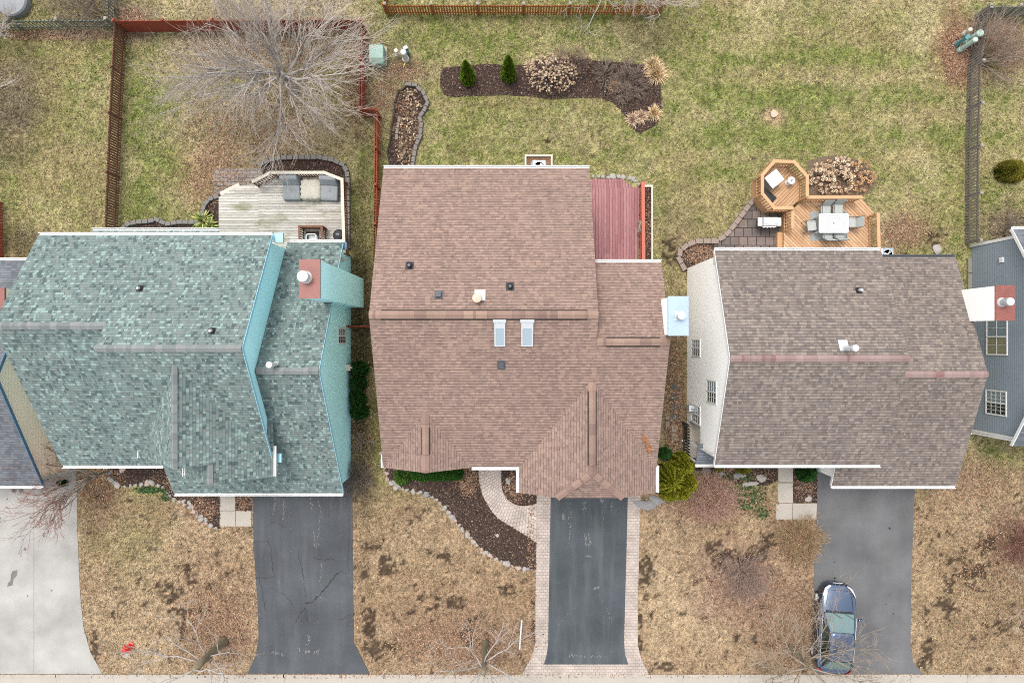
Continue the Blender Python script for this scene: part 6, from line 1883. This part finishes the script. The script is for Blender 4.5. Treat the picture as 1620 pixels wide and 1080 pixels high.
bare_tree('bare_shrub', 'tan twiggy perennial clump in the middle of the back bed', 'shrub', 958, 120, .1, .4, .5, 45, SH, (M['twig_brown'], M['twig_tan'], M['twig_brown']), 101, tilt=(20, 88), shrub=True, maxlev=2)
bare_tree('bare_shrub', 'orange-tan twiggy clump on the lower middle of the back bed', 'shrub', 985, 148, .1, .3, .42, 40, SH, (M['twig_tan'],) * 3, 102, tilt=(20, 88), shrub=True, maxlev=2)
bare_tree('bare_shrub', 'bare twiggy shrub near the slate-blue house top corner', 'shrub', 1592, 372, .1, .3, .8, 34, SH, (M['twig_mauve'], M['twig_brown'], M['twig_brown']), 103, tilt=(20, 80), shrub=True, maxlev=2)


def leaf_tris(r, cen, nrm, L, W, cols, jit=.5, up=0.0):
    """pointed leaf-like diamonds centred at cen, fanning about nrm"""
    n = len(cen)
    d = nrm + r.normal(0, jit, (n, 3)); d[:, 2] += up
    d /= np.linalg.norm(d, axis=1)[:, None] + 1e-9
    s = np.cross(d, r.normal(0, 1, (n, 3))); s /= np.linalg.norm(s, axis=1)[:, None] + 1e-9
    l = (L * r.uniform(.6, 1.35, n))[:, None]; w = (W * r.uniform(.7, 1.3, n))[:, None]
    q = np.stack([cen - d * l * .3, cen + s * w + d * l * .1, cen + d * l * .7, cen - s * w + d * l * .1], 1)
    return q, cols


def lobes_foliage(name, lobes, n, L, W, pal, mat, parent, seed, up=0.5, jit=.5, depth=.22, power=1.0, stripes=0):
    """foliage spread in the outer shell of upright lobes (x, y, z0, rx, ry, h, tip) with gaps between clumps"""
    r = np.random.default_rng(seed); Q = []; CC = []
    tot = sum(l[3] * l[5] for l in lobes)
    for (x, y, z0, rx, ry, h, tip) in lobes:
        k = int(n * rx * h / tot)
        a = r.uniform(0, 2 * np.pi, k); t = r.uniform(0, 1, k) ** .8
        # profile: dome (tip=0) to cone (tip=1)
        rad = (1 - tip) * np.sqrt(np.clip(1 - (t * 1.02 - .0) ** 2.2, 0, 1)) + tip * np.clip(1 - t, 0, 1) ** .72
        rad = rad * (.86 + .14 * np.minimum(1, t * 5))
        cl = vnoise(a * 5.5 + x * 3, t * h * 5.0 + y, seed)            # clumping
        if stripes: cl = .5 + .5 * np.sin(a * stripes + 3 * vnoise(t * 4, a * 2, seed))
        sh = 1 - depth * r.uniform(0, 1, k) ** 1.5 - .16 * (1 - cl)
        keep = r.uniform(0, 1, k) < .45 + .75 * cl
        cx = x + np.cos(a) * rx * rad * sh; cy = y + np.sin(a) * ry * rad * sh; cz = z0 + t * h * (.96 + .04 * sh) + r.normal(0, .012, k)
        nrm = np.stack([np.cos(a), np.sin(a), .35 + t * 1.2], -1)
        pi = np.clip(((cl * .6 + r.uniform(0, 1, k) * .55) * len(pal)).astype(int), 0, len(pal) - 1)
        col = np.array(pal)[pi] * r.uniform(.75, 1.25, k)[:, None]
        q, c = leaf_tris(r, np.stack([cx, cy, cz], -1)[keep], nrm[keep], L, W, col[keep], jit, up)
        Q.append(q); CC.append(c)
    return tri_mesh(name, np.concatenate(Q), np.clip(np.concatenate(CC), .004, .8), mat, parent, k=4)


GREEN_BRIGHT = [(.05, .10, .010), (.095, .17, .014), (.15, .24, .022), (.20, .30, .035)]
GREEN_DARK = [(.012, .040, .010), (.020, .065, .015), (.032, .095, .022), (.05, .125, .03)]
GOLD = [(.035, .055, .006), (.10, .125, .010), (.20, .215, .018), (.31, .295, .035)]
OLIVE = [(.06, .075, .01), (.12, .125, .016), (.19, .18, .025), (.24, .19, .04)]
for px, py, h, lab in ((741, 127, 2.45, 'bright green evergreen cone at the left end of the back bed'), (804.5, 122, 2.7, 'bright green evergreen cone second from the left end of the back bed')):
    c = P(px, py); t = thing('evergreen_cone', lab, 'shrub', (c.x, c.y, 0), 'evergreen cones in the back bed')
    m = MB(); m.cyl((c.x, c.y, -.05), (c.x, c.y, h * .6), .05, .03, n=8); m.build('trunk', bb, t)
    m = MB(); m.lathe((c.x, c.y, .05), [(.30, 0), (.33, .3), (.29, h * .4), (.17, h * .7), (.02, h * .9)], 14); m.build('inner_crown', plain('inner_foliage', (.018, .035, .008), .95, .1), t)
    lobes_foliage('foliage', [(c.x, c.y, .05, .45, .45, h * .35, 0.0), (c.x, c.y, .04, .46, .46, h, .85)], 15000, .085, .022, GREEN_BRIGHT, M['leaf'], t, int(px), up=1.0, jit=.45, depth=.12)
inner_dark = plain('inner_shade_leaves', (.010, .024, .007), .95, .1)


def mound(label, px, py, rx, ry, h, pal, n, seed, name='evergreen_shrub', group=None, L=.055, W=.020, extra=(), tip=0.0, up=.5, stripes=0, inner=None, depth=.2):
    c = P(px, py); t = thing(name, label, 'shrub', (c.x, c.y, 0), group)
    lobes = [(c.x, c.y, .02, rx, ry, h, tip)]
    for (ex, ey, erx, ery, eh) in extra:
        e = P(ex, ey); lobes.append((e.x, e.y, .02, erx, ery, eh, tip))
    m = MB()
    for (x, y, z0, ax, ay, hh, tp) in lobes:
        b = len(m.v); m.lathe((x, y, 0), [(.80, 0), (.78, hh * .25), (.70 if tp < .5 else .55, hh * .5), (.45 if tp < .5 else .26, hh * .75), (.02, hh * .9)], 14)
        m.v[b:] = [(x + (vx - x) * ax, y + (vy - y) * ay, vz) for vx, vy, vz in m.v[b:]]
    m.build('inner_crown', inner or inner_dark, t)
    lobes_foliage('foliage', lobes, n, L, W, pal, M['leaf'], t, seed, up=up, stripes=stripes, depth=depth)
    return t


gr = 'dark clipped shrubs along the aqua house wall'
mound('dark green shrub furthest back along the aqua house wall', 570.5, 583, .53, .46, 1.05, GREEN_DARK, 9000, 1, group=gr)
mound('dark green shrub second from the back along the aqua house wall', 569, 606, .50, .50, 1.0, GREEN_DARK, 9000, 2, group=gr)
mound('dark green shrub third from the back along the aqua house wall', 568.5, 629, .50, .48, .95, GREEN_DARK, 9000, 3, group=gr)
mound('dark green shrub nearest the street along the aqua house wall', 571, 650, .55, .46, 1.0, GREEN_DARK, 9000, 4, group=gr)
mound('round green shrub at the left end of the brown-roofed house front hedge', 638, 752, .50, .50, .75, [(.03, .075, .015), (.05, .11, .02), (.075, .15, .028), (.10, .185, .035)], 9000, 5)
mound('long dark green clipped hedge under the small front gable of the brown-roofed house', 672, 746, .55, .50, .8, [(.018, .055, .01), (.03, .085, .015), (.045, .12, .02), (.06, .15, .026)], 20000, 6, extra=((690, 746, .6, .52, .78), (708, 746, .6, .50, .76), (660, 747, .4, .42, .72), (722, 746, .45, .46, .75)))
mound('dark green shrub between the walk and garage of the white-sided house', 1271, 744, .58, .62, .95, GREEN_DARK, 12000, 7)
mound('olive shrub left in the bed under the white-sided house front eave', 1133, 735, .38, .36, .7, OLIVE, 5000, 8, group='olive shrubs under the front eave')
mound('olive shrub right of its twin under the white-sided house front eave', 1174, 737, .48, .4, .7, OLIVE, 6000, 9, group='olive shrubs under the front eave')
mound('round olive-gold evergreen shrub beyond the grey fence near the slate-blue house', 1594, 273, .92, .66, .8, OLIVE, 22000, 10, up=.8)
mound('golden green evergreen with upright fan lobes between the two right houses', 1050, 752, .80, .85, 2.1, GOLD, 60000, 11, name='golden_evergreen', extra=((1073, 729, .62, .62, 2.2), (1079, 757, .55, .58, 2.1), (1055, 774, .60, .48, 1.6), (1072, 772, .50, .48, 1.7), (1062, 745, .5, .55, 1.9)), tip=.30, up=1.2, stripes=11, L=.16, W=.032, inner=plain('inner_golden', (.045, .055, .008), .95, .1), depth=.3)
mound('small dark green shrub tucked behind the golden evergreen', 1049, 715, .42, .36, 1.0, GREEN_DARK, 6000, 12)
mound('tiny orange-leaved shrub at the brown roof edge beside the golden evergreen', 1030, 752, .30, .34, 1.4, [(.20, .075, .025), (.30, .12, .04), (.38, .17, .06), (.16, .06, .02)], 3000, 13, name='leafy_shrub', inner=M['mulch_red'])
mound('low dark green plant beside the cream house corner board', 101, 763, .32, .18, .35, GREEN_DARK, 2500, 14)
r_ = np.random.default_rng(77)
# ivy-like ground cover
xs, ys = scatter([(1185, 788, 32, 24, 330), (1165, 773, 20, 10, 90), (1170, 752, 40, 9, 130), (1205, 810, 14, 12, 90), (262, 782, 8, 12, 70), (237, 774, 25, 5, 190)], 18)
flat_bits('ground_cover', (xs, ys), 0.06, [(.04, .085, .03), (.065, .125, .045), (.09, .155, .06), (.03, .06, .02)], 19, z=.04, curl=.5, zr=.06, elong=.5)


def tuft(label, px, py, n, L, W, pal, seed, name='ornamental_grass', spread=.15, jit=1.0, up=.7):
    c = P(px, py); r = np.random.default_rng(seed)
    a = r.uniform(0, 2 * np.pi, n); th = r.uniform(.1, 1.35, n)
    d = np.stack([np.cos(a) * np.sin(th), np.sin(a) * np.sin(th), np.cos(th)], -1)
    b = np.stack([c.x + np.cos(a) * spread * r.uniform(0, 1, n), c.y + np.sin(a) * spread * r.uniform(0, 1, n), np.full(n, .02)], -1)
    l = (L * r.uniform(.55, 1.2, n))[:, None]; s = np.stack([-np.sin(a), np.cos(a), np.zeros(n)], -1) * (W * r.uniform(.6, 1.3, n))[:, None]
    mid = b + d * l * .6; tip = b + d * l; tip[:, 2] -= l[:, 0] * .22 * np.sin(th); tip[:, 2] = np.maximum(tip[:, 2], .03)
    col = np.array(pal)[r.integers(0, len(pal), n)] * r.uniform(.75, 1.25, n)[:, None]
    q1 = np.stack([b - s * .7, b + s * .7, mid + s, mid - s], 1); q2 = np.stack([mid - s, mid + s, tip + s * .15, tip - s * .15], 1)
    o = tri_mesh(name, np.concatenate([q1, q2]), np.concatenate([col, col]), M['leaf'], None, k=4, origin=(c.x, c.y, 0))
    return tag(o, label, 'plant')


STRAW = [(.55, .40, .22), (.46, .33, .18), (.62, .48, .29), (.36, .25, .14)]
PINKST = [(.48, .34, .23), (.55, .42, .30), (.38, .27, .19)]
tuft('straw-coloured ornamental grass at the top right end of the back bed', 1032, 105, 420, .50, .012, STRAW, 1)
tuft('golden ornamental grass just below the top right end of the back bed', 1038, 119, 520, .60, .012, STRAW, 2)
tuft('small straw tuft at the lower tip of the back bed', 1000, 190, 300, .38, .011, PINKST, 3)
tuft('pinkish straw tuft in the lower part of the back bed', 1014, 185, 280, .36, .011, PINKST, 4)
tuft('straw tuft at the right side of the lower back bed', 1034, 180, 320, .42, .011, STRAW, 5)
tuft('orange-tan tuft in the back bed right of centre', 972, 138, 200, .34, .010, [(.40, .22, .12), (.46, .30, .18)], 6)
tuft('pale grey tuft at the left edge of dried hydrangea', 838, 106, 160, .3, .010, PINKST, 7)
tuft('variegated yellow-green yucca beside the weathered deck', 323, 350, 150, .62, .028, [(.34, .34, .10), (.22, .27, .07), (.48, .46, .20), (.13, .17, .05)], 8, name='yucca', spread=.10)
tuft('second variegated yellow-green yucca nearest the deck edge', 333, 357, 110, .52, .026, [(.34, .34, .10), (.22, .27, .07), (.48, .46, .20)], 9, name='yucca', spread=.08)


def hydrangea(label, px, py, rx, ry, h, heads, hs, seed, stem='twig_mauve', pal=((.50, .37, .24), (.60, .47, .33), (.44, .31, .20), (.68, .56, .41)), group=None, stems=1.0):
    c = P(px, py); t = thing('dried_hydrangea', label, 'shrub', (c.x, c.y, 0), group)
    r = random.Random(seed); rn = np.random.default_rng(seed)
    m = MB(); C_ = []
    for i in range(heads):
        a = r.uniform(0, 6.283); q = math.sqrt(r.random())
        z = h * (1 - .55 * q * q) * r.uniform(.75, 1.05)
        x, y = c.x + math.cos(a) * q * rx, c.y + math.sin(a) * q * ry
        b = Vector((c.x + math.cos(a) * q * rx * .35, c.y + math.sin(a) * q * ry * .35, 0)); e = Vector((x, y, z))
        mid = b.lerp(e, .5) + Vector((r.gauss(0, .03), r.gauss(0, .03), .05))
        if r.random() < stems: m.tube([b, mid, e], [.009, .007, .005], 3)
        if r.random() < .8:
            e2 = mid + Vector((r.gauss(0, .16), r.gauss(0, .16), r.uniform(.1, .3))); m.tube([mid, e2], [.006, .004], 3)
        C_.append(e)
    m.build('stems', M[stem], t)
    k = 30; cen = np.repeat(np.array(C_), k, 0)
    d = rn.normal(0, 1, cen.shape); d /= np.linalg.norm(d, axis=1)[:, None]; d[:, 2] = np.abs(d[:, 2]) * .9 - .2
    s = np.repeat(hs * rn.uniform(.6, 1.25, heads), k)
    hc = np.repeat(np.array(pal)[rn.integers(0, len(pal), heads)] * rn.uniform(.75, 1.2, heads)[:, None], k, 0) * rn.uniform(.75, 1.2, (len(cen), 1))
    q, _ = leaf_tris(rn, cen + d * s[:, None] * .72, d, hs * .62, hs * .36, None, .45)
    tri_mesh('flower_heads', q, hc, M['leaf'], t, k=4)
    return t


gh = 'dried hydrangeas by the cedar deck'
hydrangea('big dried hydrangea thick with tan heads in the middle of the back bed', 872, 122, 1.35, 1.05, 1.15, 330, .050, 1)
hydrangea('smaller brown dried hydrangea behind the big one in the back bed', 902, 100, 1.15, .85, 1.15, 190, .034, 2, pal=((.28, .19, .13), (.36, .26, .18), (.22, .15, .11)))
hydrangea('dried hydrangea nearest the octagon railing', 1297, 283, .78, .80, .6, 70, .092, 3, 'twig_brown', group=gh)
hydrangea('dried hydrangea in the centre of the bed beside the cedar deck', 1326, 278, .95, .95, .6, 90, .090, 4, 'twig_brown', group=gh)
hydrangea('dried orange-tan hydrangea at the right end of the bed beside the cedar deck', 1357, 280, .85, .85, .55, 85, .078, 5, 'twig_brown', pal=((.46, .28, .14), (.52, .34, .19), (.40, .24, .13)), group=gh)
gk = 'dried perennials in the kidney-shaped bed'
for i, (px, py, lab) in enumerate(((650, 152, 'tan-headed perennial at the top of the kidney-shaped bed'), (655, 172, 'tan-headed perennial just below the top of the kidney-shaped bed'), (645, 195, 'tan-headed perennial in the middle of the kidney-shaped bed'), (648, 215, 'tan-headed perennial below the middle of kidney-shaped bed'), (637, 236, 'tan-headed perennial near the lower end of kidney-shaped bed'), (640, 254, 'tan-headed perennial at the very bottom of kidney-shaped bed by the roof'))):
    hydrangea(lab, px, py, .42, .36, .32, 26, .050, 20 + i, 'twig_brown', group=gk, stems=.5)

# ------------------------------------------------------------------ the parked car
def loft(m, rings, close=False):
    n = len(rings[0]); b = [v for r in rings for v in r]
    f = []
    for i in range(len(rings) - 1):
        for k in range(n - 1): f.append((i * n + k, (i + 1) * n + k, (i + 1) * n + k + 1, i * n + k + 1))
    f += [tuple(range(n)), tuple(range((len(rings) - 1) * n, len(rings) * n))[::-1]]
    m.add(b, f)


cc_ = P(1322, 994, .7)
car = thing('parked_car', 'blue metallic sedan parked on the right driveway under bare branches', 'car', (cc_.x, cc_.y, .02))
def CL(pts):
    rot = Matrix.Rotation(R(-4.5), 3, 'Z')
    return [Vector((cc_.x, cc_.y, .02)) + rot @ Vector(p) for p in pts]


ST_ = [(2.32, .36, .46, .52), (2.26, .58, .58, .65), (2.10, .75, .67, .75), (1.80, .88, .76, .85), (1.35, .955, .84, .94), (.9, .975, .89, 1.00), (.3, .985, .92, 1.02), (-.4, .985, .94, 1.03), (-1.1, .975, .95, 1.04), (-1.6, .96, .96, 1.05), (-1.95, .92, .95, 1.05), (-2.12, .84, .90, 1.02), (-2.24, .72, .78, .92), (-2.28, .62, .60, .66)]
rings = []
for y, w, zs, zt_ in ST_:
    half = [(w * .92, .20), (w * .99, .30), (w * 1.0, .52 if zs > .6 else .46), (w * .985, zs * .86), (w * .955, zs * .97), (w * .80, zs + (zt_ - zs) * .62), (w * .45, zt_ - .006), (0, zt_)]
    rings.append(CL([(x, y, z) for x, z in half] + [(-x, y, z) for x, z in half[::-1][1:]]))
m = MB(); loft(m, rings); body = m.build('body', M['car_paint'], car, smooth=True)
sub = body.modifiers.new('smooth', 'SUBSURF'); sub.levels = 1; sub.render_levels = 1
# cabin: glass shell and painted roof
base = [(-.62, .98), (.62, .98)]
gb = lambda s: None
def cab(yb, yt, yrt, yrb):
    pass
gl = MB()
# rows: belt line ring and roof ring, as four glazed faces with rounded corners
belt = [(.74, .92, .99), (.84, .55, 1.0), (.86, -.5, 1.01), (.83, -1.35, 1.03), (.70, -1.92, 1.04)]
roof = [(.57, .08, 1.42), (.615, -.05, 1.435), (.64, -.6, 1.46), (.615, -1.15, 1.44), (.56, -1.40, 1.415)]
v = [(x, y, z) for x, y, z in belt] + [(-x, y, z) for x, y, z in belt[::-1]] + [(x, y, z) for x, y, z in roof] + [(-x, y, z) for x, y, z in roof[::-1]]
n = 10
f = [(i, (i + 1) % n, n + (i + 1) % n, n + i) for i in range(n)]
gl.add(CL(v), [f[9]]); gl.build('windscreen', M['car_glass'], car)
gl = MB(); gl.add(CL(v), [f[4]]); gl.build('rear_window', M['car_glass'], car)
gl = MB(); gl.add(CL(v), [f[i] for i in (0, 1, 2, 3, 5, 6, 7, 8)]); gl.build('window', M['car_glass_dark'], car)
rf = MB(); v = []
YS = [.10, -.05, -.35, -.7, -1.05, -1.25, -1.38]
for y in YS:
    w_ = np.interp(y, [-1.38, -1.15, -.6, -.05, .10], [.565, .62, .65, .625, .58]); zz = np.interp(y, [-1.38, -1.15, -.6, -.05, .10], [1.42, 1.445, 1.465, 1.44, 1.422])
    v.append(CL([(w_, y, zz - .03), (w_ * .97, y, zz + .012), (w_ * .6, y, zz + .045), (0, y, zz + .055), (-w_ * .6, y, zz + .045), (-w_ * .97, y, zz + .012), (-w_, y, zz - .03)]))
loft(rf, v); rf.build('roof', M['car_paint'], car, smooth=True)
pl = MB()
for s in (-1, 1):
    pl.bar(*CL([(s * .775, .91, 1.01), (s * .595, .06, 1.435)]), .06, .05)
    pl.bar(*CL([(s * .74, -1.90, 1.045), (s * .585, -1.38, 1.43)]), .10, .05)
    pl.bar(*CL([(s * .865, -.42, 1.01), (s * .645, -.5, 1.445)]), .07, .03)
pl.build('pillar', M['car_paint'], car)
m = MB()
for s in (-1, 1): m = MB(); m.bar(*CL([(s * .875, .75, 1.005), (s * .86, -1.5, 1.035)]), .02, .02); m.build('window_trim', M['aluminium'], car)
m = MB(); m.bar(*CL([(-.70, .97, 1.012), (.70, .97, 1.012)]), .09, .012); m.build('wiper_cowl', M['black'], car)
m = MB()
for s in (-1, 1): m.bar(*CL([(s * .58, 1.98, .80), (s * .74, 1.05, .975)]), .012, .012)
m.bar(*CL([(-.56, 2.02, .785), (.56, 2.02, .785)]), .012, .012)
m.build('hood_seam', M['black'], car)
for s in (-1, 1):
    m = MB(); v = CL([(s * .46, 2.24, .62), (s * .71, 2.08, .67), (s * .86, 1.72, .77), (s * .80, 1.74, .835), (s * .64, 2.04, .765), (s * .42, 2.20, .70)])
    m.extr(v, (0, 0, .03)); m.build('headlight', M['lamp_lens'], car, bevel=.008)
    m = MB(); v = CL([(s * .54, -2.25, .82), (s * .76, -2.17, .82), (s * .89, -1.96, .88), (s * .83, -1.96, .985), (s * .70, -2.12, .97), (s * .50, -2.21, .93)])
    m.extr(v, (0, 0, .035)); m.build('taillight', M['tail_red'], car, bevel=.008)
    m = MB(); q = CL([(s * 1.05, .66, 1.04)])[0]; m.obox(q, (.22, .12, .14), R(-4.5 + s * 8)); m.build('mirror', M['car_paint'], car, bevel=.03)
    for y in (1.42, -1.38):
        tm = MB(); rot = Matrix.Rotation(R(-4.5), 3, 'Z')
        a, b = CL([(s * .72, y, .31), (s * .93, y, .31)]); tm.cyl(a, b, .315, n=28); w = tm.build('wheel', M['black'], car, bevel=.02)
        rm = MB(); a, b = CL([(s * .92, y, .31), (s * .935, y, .31)]); rm.cyl(a, b, .21, n=24)
        for k in range(5):
            an = k * 1.2566; e = CL([(s * .938, y + math.cos(an) * .19, .31 + math.sin(an) * .19)])[0]; c0 = CL([(s * .94, y, .31)])[0]; rm.bar(c0, e, .045, .03)
        rm.build('rim', M['aluminium'], w)
for s in (-.35, .25): m = MB(); m.bar(*CL([(s, .93, 1.03), (s + .42, .72, 1.135)]), .018, .015); m.build('wiper', M['black'], car)
m = MB(); m.bar(*CL([(-.42, 2.29, .42), (.42, 2.29, .42)]), .05, .14); m.build('grille', M['dark_metal'], car, bevel=.01)
m = MB(); m.bar(*CL([(-.26, 2.315, .52), (.26, 2.315, .52)]), .02, .03); m.build('grille_bar', M['aluminium'], car)
m = MB()
for s in (-1, 1):
    for y in (.42, -.45, -1.2): m.bar(*CL([(s * .99, y, .38), (s * .97, y, .84)]), .006, .012)
    for y in (-.32, -1.08):
        m.bar(*CL([(s * .985, y, .80), (s * .985, y + .16, .80)]), .02, .03)
m.build('door_handle', M['dark_metal'], car)
